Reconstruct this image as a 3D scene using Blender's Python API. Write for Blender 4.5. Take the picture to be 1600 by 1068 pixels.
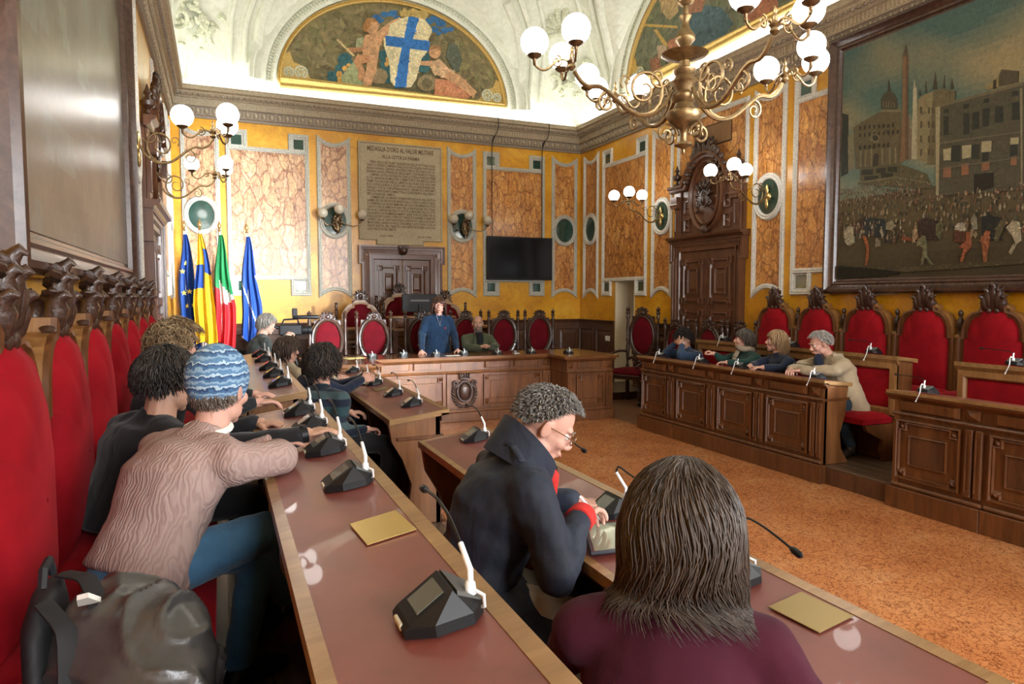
import bpy, bmesh, math, random
import numpy as np
from mathutils import Matrix, Vector, noise as mnoise

for o in list(bpy.data.objects): bpy.data.objects.remove(o)
scene = bpy.context.scene
COL = scene.collection
R = math.radians
PI = math.pi

# ---------------------------------------------------------------- camera, light, exposure
cam_data = bpy.data.cameras.new('camera')
cam_data.lens = 24.0; cam_data.sensor_width = 36.0; cam_data.clip_end = 100; cam_data.clip_start = 0.05
cam = bpy.data.objects.new('camera', cam_data)
cam.location = (0, 0, 1.70)
cam.rotation_euler = (R(90 - 3.70), 0, R(-23.13))
COL.objects.link(cam); scene.camera = cam

scene.view_settings.view_transform = 'Standard'
scene.view_settings.look = 'None'
scene.view_settings.gamma = 1.0
scene.view_settings.use_curve_mapping = False
scene.view_settings.exposure = 0.62
scene.cycles.use_denoising = True
scene.cycles.max_bounces = 7
scene.cycles.diffuse_bounces = 4
scene.cycles.sample_clamp_indirect = 6.0

world = bpy.data.worlds.new('world'); scene.world = world; world.use_nodes = True
world.node_tree.nodes['Background'].inputs[0].default_value = (0.75, 0.87, 1.0, 1)
world.node_tree.nodes['Background'].inputs[1].default_value = 1.0

# room extents (metres); camera stands at x = y = 0
XL, XR, YB, YF = -0.69, 6.80, 12.37, -3.2
ZC0, ZC1 = 4.65, 5.07          # cornice underside and top
P1, P2 = 0.17, 0.34            # the two platform levels of the seat rows

def area(name, loc, rot, sx, sy, power, color):
    d = bpy.data.lights.new(name, 'AREA'); d.shape = 'RECTANGLE'; d.size = sx; d.size_y = sy
    d.energy = power; d.color = color
    o = bpy.data.objects.new(name, d); o.location = loc; o.rotation_euler = rot; COL.objects.link(o); return o
# daylight entering the tall windows of the right wall and of the wall behind the camera
def aim(o, target):
    o.rotation_euler = (Vector(target) - o.location).to_track_quat('-Z', 'Y').to_euler()
for k, yy in enumerate((-1.75, 0.85)):
    w = area('window_daylight', (8.3, yy - 0.6, 3.5), (0, 0, 0), 1.9, 2.6, 300, (0.93, 0.97, 1.0)); aim(w, (4.0, yy + 2.0, 1.2))
    w = area('window_skylight', (8.25, yy - 2.75, 2.9), (0, 0, 0), 1.3, 1.3, 480, (0.84, 0.93, 1.0)); aim(w, (0.55, 12.37, 2.0)); w.data.spread = R(24)
for xx in (0.9, 3.05, 5.2):
    w = area('window_daylight', (xx, YF - 0.75, 3.1), (0, 0, 0), 1.25, 2.9, 225, (0.95, 0.98, 1.0)); aim(w, (xx, 4.0, 1.4))
# strip lights lying on the cornice, shining up into the vault
area('cove_strip_light', (3.05, YB - 0.13, ZC1 + 0.03), (R(180), 0, 0), 7.0, 0.07, 30, (1.0, 0.97, 0.88))
area('cove_strip_light', (XL + 0.13, 4.6, ZC1 + 0.03), (R(180), 0, R(90)), 15.0, 0.07, 62, (1.0, 0.97, 0.88))
area('cove_strip_light', (XR - 0.13, 4.6, ZC1 + 0.03), (R(180), 0, R(90)), 15.0, 0.07, 62, (1.0, 0.97, 0.88))

# ---------------------------------------------------------------- mesh helpers
class MB:
    """collects geometry of ONE mesh"""
    def __init__(s): s.v = []; s.f = []; s.m = []; s.c = []
    def add(s, verts, faces, mi=0, col=None):
        b = len(s.v); s.v.extend([tuple(p) for p in verts])
        for f in faces:
            s.f.append(tuple(i + b for i in f)); s.m.append(mi); s.c.append(col)
        return s
    def box(s, x0, y0, z0, x1, y1, z1, b=0.0, mi=0, col=None):
        if x0 > x1: x0, x1 = x1, x0
        if y0 > y1: y0, y1 = y1, y0
        if z0 > z1: z0, z1 = z1, z0
        if b <= 0:
            v = [(x, y, z) for z in (z0, z1) for y in (y0, y1) for x in (x0, x1)]
            return s.add(v, [(0,2,3,1),(4,5,7,6),(0,1,5,4),(2,6,7,3),(0,4,6,2),(1,3,7,5)], mi, col)
        b = min(b, (x1-x0)*.49, (y1-y0)*.49, (z1-z0)*.49)
        lo, hi = (x0, y0, z0), (x1, y1, z1); v = []; idx = {}
        for c in range(8):
            sg = [(c >> k) & 1 for k in range(3)]
            for a in range(3):
                p = []
                for k in range(3):
                    e = hi[k] if sg[k] else lo[k]
                    p.append(e if k == a else e + (-b if sg[k] else b))
                idx[(c, a)] = len(v); v.append(p)
        F = []
        for a in range(3):
            k1, k2 = (a+1) % 3, (a+2) % 3
            for sgn in (0, 1):
                cs = [(sgn << a) | (i << k1) | (j << k2) for i, j in ((0,0),(1,0),(1,1),(0,1))]
                f = [idx[(c, a)] for c in cs]; F.append(f if sgn else f[::-1])
        for k in range(3):
            a, c2 = (k+1) % 3, (k+2) % 3
            for i in (0, 1):
                for j in (0, 1):
                    c0 = (i << a) | (j << c2); c1 = c0 | (1 << k)
                    f = [idx[(c0, a)], idx[(c1, a)], idx[(c1, c2)], idx[(c0, c2)]]
                    F.append(f if (i ^ j) else f[::-1])
        for c in range(8):
            f = [idx[(c, 0)], idx[(c, 1)], idx[(c, 2)]]
            F.append(f if bin(c).count('1') % 2 else f[::-1])
        return s.add(v, F, mi, col)
    def tf(s, start, M):
        for i in range(start, len(s.v)): s.v[i] = tuple(M @ Vector(s.v[i]))
        return s
    def prism(s, poly, y0, y1, mi=0, col=None, plane='xz'):
        """poly in (x,z); extruded along y from y0 to y1 (plane 'xz'), or (x,y) extruded along z ('xy'), or (y,z) along x ('yz')"""
        n = len(poly)
        A = sum(poly[i][0]*poly[(i+1) % n][1] - poly[(i+1) % n][0]*poly[i][1] for i in range(n))
        if A < 0: poly = poly[::-1]
        if y0 > y1: y0, y1 = y1, y0
        if plane == 'xz': mk = lambda p, h: (p[0], h, p[1]); flip = True
        elif plane == 'xy': mk = lambda p, h: (p[0], p[1], h); flip = False
        else: mk = lambda p, h: (h, p[0], p[1]); flip = False
        v = [mk(p, y0) for p in poly] + [mk(p, y1) for p in poly]
        F = [tuple(range(n))[::-1], tuple(range(n, 2*n))] + [(i, (i+1) % n, n+(i+1) % n, n+i) for i in range(n)]
        if flip: F = [f[::-1] for f in F]
        return s.add(v, F, mi, col)
    def tube(s, path, r, n=8, mi=0, col=None, cap=True, closed=False, flat=None):
        """round (or flattened) tube along a path; r number or list"""
        P = [Vector(p) for p in path]; m = len(P)
        if not hasattr(r, '__len__'): r = [r]*m
        T = []
        for i in range(m):
            if closed: t = P[(i+1) % m] - P[i-1]
            else: t = P[min(i+1, m-1)] - P[max(i-1, 0)]
            T.append(t.normalized() if t.length > 1e-9 else Vector((0,0,1)))
        up = Vector((0,0,1)) if abs(T[0].z) < .9 else Vector((1,0,0))
        N = (up - T[0]*up.dot(T[0])).normalized(); v = []
        for i in range(m):
            N = N - T[i]*N.dot(T[i])
            if N.length < 1e-6: N = T[i].orthogonal()
            N.normalize(); B = T[i].cross(N)
            for k in range(n):
                a = 2*PI*k/n; ca, sa = math.cos(a)*r[i], math.sin(a)*r[i]
                if flat: ca *= flat
                v.append(P[i] + N*ca + B*sa)
        F = []
        for i in range(m if closed else m-1):
            for k in range(n):
                a0, a1 = i*n+k, i*n+(k+1) % n; j = ((i+1) % m)*n
                F.append((a0, a1, j+(k+1) % n, j+k))
        if cap and not closed:
            F.append(tuple(range(n))[::-1]); F.append(tuple((m-1)*n+k for k in range(n)))
        return s.add(v, F, mi, col)
    def lathe(s, prof, c=(0,0,0), n=16, mi=0, col=None, axis='z'):
        v = []; F = []; m = len(prof)
        for r, h in prof:
            for k in range(n):
                a = 2*PI*k/n; x, y = r*math.cos(a), r*math.sin(a)
                p = (x, y, h) if axis == 'z' else ((x, -h, y) if axis == 'y' else (h, x, y))
                v.append((p[0]+c[0], p[1]+c[1], p[2]+c[2]))
        for i in range(m-1):
            for k in range(n): F.append((i*n+k, i*n+(k+1) % n, (i+1)*n+(k+1) % n, (i+1)*n+k))
        F.append(tuple(range(n))[::-1]); F.append(tuple((m-1)*n+k for k in range(n)))
        return s.add(v, F, mi, col)
    def ell(s, c, r, n=12, m=8, mi=0, col=None, M=None):
        if not hasattr(r, '__len__'): r = (r, r, r)
        v = [(0, 0, -1)]
        for i in range(1, m):
            ph = -PI/2 + PI*i/m
            for k in range(n): a = 2*PI*k/n; v.append((math.cos(ph)*math.cos(a), math.cos(ph)*math.sin(a), math.sin(ph)))
        v.append((0, 0, 1)); L = len(v)-1; F = []
        for k in range(n):
            F.append((0, 1+(k+1) % n, 1+k)); F.append((L, L-n+k, L-n+(k+1) % n))
        for i in range(m-2):
            for k in range(n):
                a = 1+i*n; F.append((a+k, a+(k+1) % n, a+n+(k+1) % n, a+n+k))
        w = []
        for p in v:
            q = Vector((p[0]*r[0], p[1]*r[1], p[2]*r[2]))
            if M is not None: q = M @ q
            w.append((q.x+c[0], q.y+c[1], q.z+c[2]))
        return s.add(w, F, mi, col)
    def mould(s, path, prof, closed=True, y=0.0, mi=0, col=None):
        """sweep profile [(offset outward in plane, height towards viewer)] along a path in the xz plane with mitred corners; -y faces the room"""
        n = len(path); pts = [Vector(p) for p in path]; v = []; k = len(prof)
        for i in range(n):
            if closed or 0 < i < n-1:
                a = (pts[i]-pts[i-1]).normalized(); b = (pts[(i+1) % n]-pts[i]).normalized()
                n1 = Vector((a.y, -a.x)); n2 = Vector((b.y, -b.x)); mm = n1+n2
                d = mm.dot(n1); mm = mm/max(d, .3)
            elif i == 0: b = (pts[1]-pts[0]).normalized(); mm = Vector((b.y, -b.x))
            else: a = (pts[i]-pts[i-1]).normalized(); mm = Vector((a.y, -a.x))
            for o, h in prof: q = pts[i]+mm*o; v.append((q.x, y-h, q.y))
        F = []
        for i in range(n if closed else n-1):
            j = (i+1) % n
            for q in range(k-1): F.append((i*k+q, i*k+q+1, j*k+q+1, j*k+q))
        if not closed:
            F.append(tuple(range(k))); F.append(tuple((n-1)*k+q for q in range(k))[::-1])
        return s.add(v, F, mi, col)
    def grid(s, P, closeu=False, mi=0, col=None):
        """P[i][j] points"""
        ni, nj = len(P), len(P[0]); v = [p for row in P for p in row]; F = []
        for i in range(ni-1):
            for j in range(nj if closeu else nj-1):
                F.append((i*nj+j, i*nj+(j+1) % nj, (i+1)*nj+(j+1) % nj, (i+1)*nj+j))
        return s.add(v, F, mi, col)
    def pyramid(s, x0, z0, x1, z1, y, h, mi=0, flat=0.0):
        """raised diamond-cut block on a front facing -y"""
        cx, cz = (x0+x1)/2, (z0+z1)/2; fx, fz = (x1-x0)/2*flat, (z1-z0)/2*flat
        if flat <= 0: return s.add([(x0,y,z0),(x1,y,z0),(x1,y,z1),(x0,y,z1),(cx,y-h,cz)], [(0,1,4),(1,2,4),(2,3,4),(3,0,4)], mi)
        return s.add([(x0,y,z0),(x1,y,z0),(x1,y,z1),(x0,y,z1),(cx-fx,y-h,cz-fz),(cx+fx,y-h,cz-fz),(cx+fx,y-h,cz+fz),(cx-fx,y-h,cz+fz)],
                     [(0,1,5,4),(1,2,6,5),(2,3,7,6),(3,0,4,7),(4,5,6,7)], mi)

def finish(o, label=None, cat=None, group=None, kind=None):
    if label: o['label'] = label
    if cat: o['category'] = cat
    if group: o['group'] = group
    if kind: o['kind'] = kind
    return o
def mesh_from(mb, name, mats, smooth=False):
    me = bpy.data.meshes.new(name); me.from_pydata(mb.v, [], mb.f)
    if not isinstance(mats, (list, tuple)): mats = [mats]
    for m in mats: me.materials.append(m)
    if len(mats) > 1: me.polygons.foreach_set('material_index', mb.m)
    if any(c is not None for c in mb.c):
        at = me.color_attributes.new('Col', 'FLOAT_COLOR', 'CORNER'); arr = []
        for f, c in zip(mb.f, mb.c):
            c = c or (.5, .5, .5); arr.extend((c[0], c[1], c[2], 1.0)*len(f))
        at.data.foreach_set('color', arr)
    me.validate(); me.update()
    if smooth:
        me.polygons.foreach_set('use_smooth', [True]*len(me.polygons))
        if smooth != 'all':
            try: me.set_sharp_from_angle(angle=R(smooth if smooth is not True else 38))
            except Exception: pass
    return me
def obj(name, mb, mats, parent=None, smooth=False, kind=None, label=None, cat=None, group=None, loc=None, rz=0):
    me = mb if isinstance(mb, bpy.types.Mesh) else mesh_from(mb, name, mats, smooth)
    o = bpy.data.objects.new(name, me); COL.objects.link(o)
    if parent is not None: o.parent = parent
    if loc is not None: o.location = loc
    if rz: o.rotation_euler = (0, 0, rz)
    return finish(o, label, cat, group, kind)
def thing(name, label, cat, loc=(0,0,0), rz=0, group=None, kind=None):
    o = bpy.data.objects.new(name, None); COL.objects.link(o); o.empty_display_size = .1
    o.location = loc; o.rotation_euler = (0, 0, rz)
    return finish(o, label, cat, group, kind)
def copy_tree(o, parent=None):
    c = o.copy(); COL.objects.link(c); c.parent = parent
    for ch in list(o.children): copy_tree(ch, c)
    return c
def place(o, loc, rz=0, label=None, group=None):
    o.location = loc; o.rotation_euler = (0, 0, rz)
    if label: o['label'] = label
    if group: o['group'] = group
    return o
def arc(cx, cz, rx, rz, a0, a1, n):
    return [(cx+rx*math.cos(R(a0+(a1-a0)*i/n)), cz+rz*math.sin(R(a0+(a1-a0)*i/n))) for i in range(n+1)]
def spiral(c, r0, r1, a0, turns, n, plane='xz', y=0.0, sgn=1):
    out = []
    for i in range(n+1):
        t = i/n; a = a0+sgn*turns*2*PI*t; r = r0+(r1-r0)*t**.8
        p = (c[0]+r*math.cos(a), c[1]+r*math.sin(a))
        out.append((p[0], y, p[1]))
    return out
def bez(p0, p1, p2, p3, n=12):
    p0, p1, p2, p3 = map(Vector, (p0, p1, p2, p3)); out = []
    for i in range(n+1):
        t = i/n; out.append(p0*(1-t)**3 + p1*3*t*(1-t)**2 + p2*3*t*t*(1-t) + p3*t**3)
    return out

# ---------------------------------------------------------------- materials
MATS = {}
def newmat(name):
    m = bpy.data.materials.new(name); m.use_nodes = True; nt = m.node_tree
    return m, nt, nt.nodes['Principled BSDF'], nt.nodes, nt.links
def C4(c): return (c[0], c[1], c[2], 1)
def texc(nd, lk, scale=(1,1,1), kind='Object', rot=(0,0,0)):
    tc = nd.new('ShaderNodeTexCoord'); mp = nd.new('ShaderNodeMapping')
    mp.inputs['Scale'].default_value = scale; mp.inputs['Rotation'].default_value = rot
    lk.new(tc.outputs[kind], mp.inputs[0]); return mp
def ramp(nd, lk, src, stops):
    r = nd.new('ShaderNodeValToRGB'); e = r.color_ramp.elements
    while len(e) < len(stops): e.new(.5)
    for el, (p, c) in zip(e, stops): el.position = p; el.color = C4(c)
    lk.new(src, r.inputs[0]); return r
def noisen(nd, lk, mp, scale, detail=6, rough=.6, dist=0.0):
    n = nd.new('ShaderNodeTexNoise'); n.inputs['Scale'].default_value = scale; n.inputs['Detail'].default_value = detail
    n.inputs['Roughness'].default_value = rough; n.inputs['Distortion'].default_value = dist
    lk.new(mp.outputs[0], n.inputs['Vector']); return n
def bump(nd, lk, b, src, strength=.3, dist=.01):
    bp = nd.new('ShaderNodeBump'); bp.inputs['Strength'].default_value = strength; bp.inputs['Distance'].default_value = dist
    lk.new(src, bp.inputs['Height']); lk.new(bp.outputs[0], b.inputs['Normal']); return bp
def mixc(nd, lk, fac, a, b, mode='MIX'):
    m = nd.new('ShaderNodeMix'); m.data_type = 'RGBA'; m.blend_type = mode
    if hasattr(fac, 'links') or hasattr(fac, 'is_output'): lk.new(fac, m.inputs[0])
    else: m.inputs[0].default_value = fac
    for s_, x in ((6, a), (7, b)):
        if isinstance(x, (tuple, list)): m.inputs[s_].default_value = C4(x)
        else: lk.new(x, m.inputs[s_])
    return m.outputs[2]
def plain(name, col, rough=.5, metal=0.0, bumpn=None, spec=.5, vary=.0, vscale=20, coat=0.0, sheen=0.0):
    if name in MATS: return MATS[name]
    m, nt, b, nd, lk = newmat(name)
    b.inputs['Base Color'].default_value = C4(col); b.inputs['Roughness'].default_value = rough
    b.inputs['Metallic'].default_value = metal; b.inputs['Specular IOR Level'].default_value = spec
    b.inputs['Coat Weight'].default_value = coat; b.inputs['Sheen Weight'].default_value = sheen
    if vary or bumpn:
        mp = texc(nd, lk); n = noisen(nd, lk, mp, vscale)
        if vary:
            r = ramp(nd, lk, n.outputs[0], [(.3, [c*(1-vary) for c in col]), (.7, [min(1, c*(1+vary)) for c in col])])
            lk.new(r.outputs[0], b.inputs['Base Color'])
        if bumpn: bump(nd, lk, b, n.outputs[0], bumpn[0], bumpn[1])
    MATS[name] = m; return m
def wood(name, c1, c2, rough=.35, scale=3.0, stretch=(1,1,.12), coat=.25, dark=None):
    m, nt, b, nd, lk = newmat(name)
    mp = texc(nd, lk, stretch); n = noisen(nd, lk, mp, scale*5, 8, .62, 1.2)
    mp2 = texc(nd, lk, (1,1,1)); n2 = noisen(nd, lk, mp2, 2.2, 3, .5)
    r = ramp(nd, lk, n.outputs[0], [(.32, c1), (.52, [(a+b_)/2 for a, b_ in zip(c1, c2)]), (.72, c2)])
    mx = mixc(nd, lk, .35, r.outputs[0], ramp(nd, lk, n2.outputs[0], [(.35, [.55]*3), (.7, [1.25]*3)]).outputs[0], 'MULTIPLY')
    lk.new(mx, b.inputs['Base Color'])
    b.inputs['Roughness'].default_value = rough; b.inputs['Coat Weight'].default_value = coat; b.inputs['Coat Roughness'].default_value = .25
    bump(nd, lk, b, n.outputs[0], .12, .004)
    return m
def velvet(name, col, dark):
    m, nt, b, nd, lk = newmat(name)
    mp = texc(nd, lk); n = noisen(nd, lk, mp, 5, 5, .6); n2 = noisen(nd, lk, mp, 220, 2, .5)
    r = ramp(nd, lk, n.outputs[0], [(.3, dark), (.7, col)]); lk.new(r.outputs[0], b.inputs['Base Color'])
    b.inputs['Roughness'].default_value = .85; b.inputs['Sheen Weight'].default_value = .35; b.inputs['Sheen Roughness'].default_value = .4
    b.inputs['Sheen Tint'].default_value = C4([min(1, c*1.6+.05) for c in col]); b.inputs['Specular IOR Level'].default_value = .15
    bump(nd, lk, b, n2.outputs[0], .25, .002)
    return m
def stucco_yellow():
    m, nt, b, nd, lk = newmat('yellow_stucco'); mp = texc(nd, lk)
    n = noisen(nd, lk, mp, 1.3, 10, .68, .6); n2 = noisen(nd, lk, mp, 9, 8, .7, 1.5)
    r = ramp(nd, lk, n.outputs[0], [(.28, (.50, .20, .010)), (.5, (.68, .32, .013)), (.72, (.80, .45, .04))])
    r2 = ramp(nd, lk, n2.outputs[0], [(.3, (.66, .60, .55)), (.55, (1, 1, 1)), (.8, (1.12, 1.10, 1.05))])
    mx = mixc(nd, lk, .6, r.outputs[0], r2.outputs[0], 'MULTIPLY'); lk.new(mx, b.inputs['Base Color'])
    b.inputs['Roughness'].default_value = .34; b.inputs['Coat Weight'].default_value = .2; b.inputs['Coat Roughness'].default_value = .2
    bump(nd, lk, b, n2.outputs[0], .08, .004); return m
def breccia(name, cols, vein, scale=7.0, rot=0.6):
    """painted imitation marble: broken angular pieces and brushed diagonal streaks in darker veins"""
    m, nt, b, nd, lk = newmat(name); mp = texc(nd, lk, (1, 1, .5), rot=(0, rot, 0))
    nz = noisen(nd, lk, mp, 3.5, 5, .6); mm = nd.new('ShaderNodeMixRGB'); mm.blend_type = 'ADD'; mm.inputs[0].default_value = .22
    lk.new(mp.outputs[0], mm.inputs[1]); lk.new(nz.outputs[1], mm.inputs[2])
    def vor(sc, feat=None):
        v = nd.new('ShaderNodeTexVoronoi'); v.inputs['Scale'].default_value = sc; lk.new(mm.outputs[0], v.inputs['Vector'])
        if feat: v.feature = feat
        return v
    v = vor(scale*1.2); ve = vor(scale*1.2, 'DISTANCE_TO_EDGE'); v2 = vor(scale*2.9); ve2 = vor(scale*2.9, 'DISTANCE_TO_EDGE')
    sp = nd.new('ShaderNodeSeparateColor'); lk.new(v.outputs['Color'], sp.inputs[0]); sp2 = nd.new('ShaderNodeSeparateColor'); lk.new(v2.outputs['Color'], sp2.inputs[0])
    r = ramp(nd, lk, sp.outputs[0], [(i/(len(cols)-1), c) for i, c in enumerate(cols)]); r2 = ramp(nd, lk, sp2.outputs[1], [(i/(len(cols)-1), c) for i, c in enumerate(cols[::-1])])
    base = mixc(nd, lk, .45, r.outputs[0], r2.outputs[0])
    e1 = ramp(nd, lk, ve.outputs[0], [(.0, (0,0,0)), (.07, (1,1,1))]); e2 = ramp(nd, lk, ve2.outputs[0], [(.0, (.30,.25,.22)), (.09, (1,1,1))])
    a = mixc(nd, lk, e1.outputs[0], vein, base); a2 = mixc(nd, lk, .7, a, e2.outputs[0], 'MULTIPLY')
    st_ = noisen(nd, lk, texc(nd, lk, (1, 1, .10), rot=(0, rot+.25, 0)), 26, 5, .6, .3); n3 = noisen(nd, lk, mp, 1.6, 4, .55)
    a3 = mixc(nd, lk, .6, a2, ramp(nd, lk, st_.outputs[0], [(.3, (.55, .45, .40)), (.6, (1.15, 1.12, 1.05))]).outputs[0], 'MULTIPLY')
    a4 = mixc(nd, lk, .6, a3, ramp(nd, lk, n3.outputs[0], [(.3, (.70, .58, .52)), (.62, (1.15, 1.15, 1.1))]).outputs[0], 'MULTIPLY')
    lk.new(a4, b.inputs['Base Color']); b.inputs['Roughness'].default_value = .3; b.inputs['Coat Weight'].default_value = .2; b.inputs['Coat Roughness'].default_value = .15
    return m
def relief_plaster(name, col, dark, scale=60, strength=.6, dist=.012):
    m, nt, b, nd, lk = newmat(name); mp = texc(nd, lk); n = noisen(nd, lk, mp, scale, 4, .55, .8); n2 = noisen(nd, lk, mp, 4, 4, .6)
    r = ramp(nd, lk, n.outputs[0], [(.35, dark), (.6, col)]); mx = mixc(nd, lk, .3, r.outputs[0], ramp(nd, lk, n2.outputs[0], [(.3, (.7, .7, .68)), (.7, (1.1, 1.1, 1.08))]).outputs[0], 'MULTIPLY')
    lk.new(mx, b.inputs['Base Color']); b.inputs['Roughness'].default_value = .7
    bump(nd, lk, b, n.outputs[0], strength, dist); return m
def floor_marble():
    m, nt, b, nd, lk = newmat('red_marble_floor'); mp = texc(nd, lk)
    nz = noisen(nd, lk, mp, 6, 4, .6); mm = nd.new('ShaderNodeMixRGB'); mm.blend_type = 'ADD'; mm.inputs[0].default_value = .25
    lk.new(mp.outputs[0], mm.inputs[1]); lk.new(nz.outputs[1], mm.inputs[2])
    ve = nd.new('ShaderNodeTexVoronoi'); ve.feature = 'DISTANCE_TO_EDGE'; ve.inputs['Scale'].default_value = 24; lk.new(mm.outputs[0], ve.inputs['Vector'])
    ve2 = nd.new('ShaderNodeTexVoronoi'); ve2.feature = 'DISTANCE_TO_EDGE'; ve2.inputs['Scale'].default_value = 62; lk.new(mm.outputs[0], ve2.inputs['Vector'])
    n2 = noisen(nd, lk, mp, 1.6, 6, .6, .5); n3 = noisen(nd, lk, mp, 3.1, 8, .75, 2.0)
    base = ramp(nd, lk, n2.outputs[0], [(.3, (.46, .165, .055)), (.5, (.58, .235, .085)), (.72, (.66, .33, .14))])
    e = ramp(nd, lk, ve.outputs[0], [(0, (.30, .20, .17)), (.09, (1, 1, 1))]); e2 = ramp(nd, lk, ve2.outputs[0], [(0, (.72, .6, .55)), (.12, (1, 1, 1))])
    a = mixc(nd, lk, .9, base.outputs[0], e.outputs[0], 'MULTIPLY'); a = mixc(nd, lk, .6, a, e2.outputs[0], 'MULTIPLY')
    w = ramp(nd, lk, n3.outputs[0], [(.66, (0,0,0)), (.70, (1,1,1))]); a = mixc(nd, lk, mixc(nd, lk, .45, (0,0,0), w.outputs[0]), a, (.78, .55, .40))
    lk.new(a, b.inputs['Base Color']); b.inputs['Roughness'].default_value = .22; b.inputs['Specular IOR Level'].default_value = .45
    n4 = noisen(nd, lk, mp, 2.5, 3, .5); bump(nd, lk, b, n4.outputs[0], .03, .01); return m
def paint_mat(name, rough=.35, coat=.3, amount=.35, scale=14):
    """colours stored on the faces, broken up like brushwork"""
    m, nt, b, nd, lk = newmat(name); at = nd.new('ShaderNodeAttribute'); at.attribute_name = 'Col'
    mp = texc(nd, lk); n = noisen(nd, lk, mp, scale, 8, .7, 1.0)
    mx = mixc(nd, lk, amount, at.outputs['Color'], ramp(nd, lk, n.outputs[0], [(.25, (.35, .35, .35)), (.75, (1.6, 1.55, 1.5))]).outputs[0], 'MULTIPLY')
    lk.new(mx, b.inputs['Base Color']); b.inputs['Roughness'].default_value = rough; b.inputs['Coat Weight'].default_value = coat; b.inputs['Coat Roughness'].default_value = .2; b.inputs['Specular IOR Level'].default_value = .3
    bump(nd, lk, b, n.outputs[0], .15, .003); return m
def fabric(name, col, rough=.85, vary=.25, weave=260, big=4, bstr=.5, bd=.02, sheen=.15, stripes=None):
    m, nt, b, nd, lk = newmat(name); mp = texc(nd, lk); n = noisen(nd, lk, mp, big, 4, .55); n2 = noisen(nd, lk, mp, weave, 2, .5)
    r = ramp(nd, lk, n.outputs[0], [(.3, [c*(1-vary) for c in col]), (.7, [min(1, c*(1+vary)) for c in col])])
    src = r.outputs[0]
    if stripes:
        axis, sc, stops = stripes
        tc = texc(nd, lk, (1,1,1)); sx = nd.new('ShaderNodeSeparateXYZ'); lk.new(tc.outputs[0], sx.inputs[0])
        mt = nd.new('ShaderNodeMath'); mt.operation = 'MULTIPLY'; mt.inputs[1].default_value = sc; lk.new(sx.outputs[axis], mt.inputs[0])
        fr = nd.new('ShaderNodeMath'); fr.operation = 'FRACT'; lk.new(mt.outputs[0], fr.inputs[0])
        rs = ramp(nd, lk, fr.outputs[0], stops); rs.color_ramp.interpolation = 'CONSTANT'; src = rs.outputs[0]
    lk.new(src, b.inputs['Base Color']); b.inputs['Roughness'].default_value = rough; b.inputs['Sheen Weight'].default_value = sheen
    b.inputs['Specular IOR Level'].default_value = .25
    b2 = bump(nd, lk, b, n2.outputs[0], .3, .003)
    if bstr:
        n3 = noisen(nd, lk, texc(nd, lk, (1, 1, .55)), big*2.2, 3, .5, .6); b3 = nd.new('ShaderNodeBump'); b3.inputs['Strength'].default_value = bstr; b3.inputs['Distance'].default_value = bd
        lk.new(n3.outputs[0], b3.inputs['Height']); lk.new(b2.outputs[0], b3.inputs['Normal']); lk.new(b3.outputs[0], b.inputs['Normal'])
    return m
def emis(name, col, strength):
    m, nt, b, nd, lk = newmat(name); b.inputs['Base Color'].default_value = C4(col)
    b.inputs['Emission Color'].default_value = C4(col); b.inputs['Emission Strength'].default_value = strength; b.inputs['Roughness'].default_value = .3
    return m

M_YEL = stucco_yellow()
M_BREC = breccia('painted_breccia_orange', [(.50, .20, .050), (.72, .36, .10), (.60, .26, .055), (.80, .46, .17), (.42, .15, .05)], (.30, .10, .03), 6.5)
M_BREC_LIT = breccia('painted_breccia_daylit', [(.50, .27, .13), (.68, .42, .24), (.58, .33, .17), (.74, .50, .32), (.44, .23, .14)], (.30, .13, .07), 5.0, -.5)  # paler copy of the breccia: window light on the left panels put into colour
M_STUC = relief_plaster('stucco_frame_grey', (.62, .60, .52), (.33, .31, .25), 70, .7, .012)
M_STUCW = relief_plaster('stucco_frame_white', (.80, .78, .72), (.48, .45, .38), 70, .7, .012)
M_CORN = relief_plaster('cornice_stone', (.46, .37, .25), (.32, .25, .16), 45, .35, .006)
M_CORND = relief_plaster('cornice_dark_stone', (.30, .24, .18), (.19, .145, .10), 60, .6, .008)  # darker tone of the cornice stone
M_VAULT = relief_plaster('vault_plaster', (.78, .80, .70), (.70, .73, .60), 16, .10, .01)
M_VORN = relief_plaster('vault_ornament', (.74, .76, .62), (.46, .50, .33), 40, .6, .01)
M_VTAN = relief_plaster('vault_gilt_field', (.42, .34, .16), (.30, .24, .10), 30, .5, .01)
M_GOLD = plain('gilding', (.62, .43, .14), .4, .45, (.5, .006), vary=.3, vscale=50)
M_GLASSG = plain('dark_green_glass', (.020, .055, .040), .12, 0, None, .6, .35, 8, coat=.5)
M_STONE = relief_plaster('plaque_stone', (.46, .38, .25), (.38, .31, .20), 30, .12, .002)
M_INK = plain('inscription_paint', (.115, .06, .028), .7)
M_OAKD = wood('walnut_dark', (.060, .024, .012), (.135, .055, .024), .33, 3)
M_OAK = wood('walnut_carved', (.080, .027, .008), (.185, .068, .020), .36, 3, coat=.12)
M_OAKL = wood('honey_walnut', (.20, .088, .027), (.36, .18, .060), .38, 3, coat=.12)
M_DOOR = wood('door_walnut', (.085, .032, .016), (.175, .072, .033), .30, 3)
M_PRES = wood('presidium_walnut', (.115, .039, .012), (.24, .092, .028), .42, 3, coat=.04)
M_CARVE = plain('carved_dark_wood', (.050, .022, .013), .32, 0, (.6, .006), .5, .4, 60, coat=.3)
M_EDGE = wood('worn_desk_edge', (.22, .112, .040), (.40, .235, .095), .30, 3, (1, .12, 1))
M_RED = velvet('red_velvet', (.30, .004, .010), (.19, .002, .006))
M_REDD = velvet('crimson_velvet', (.13, .002, .007), (.075, .001, .004))
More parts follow.
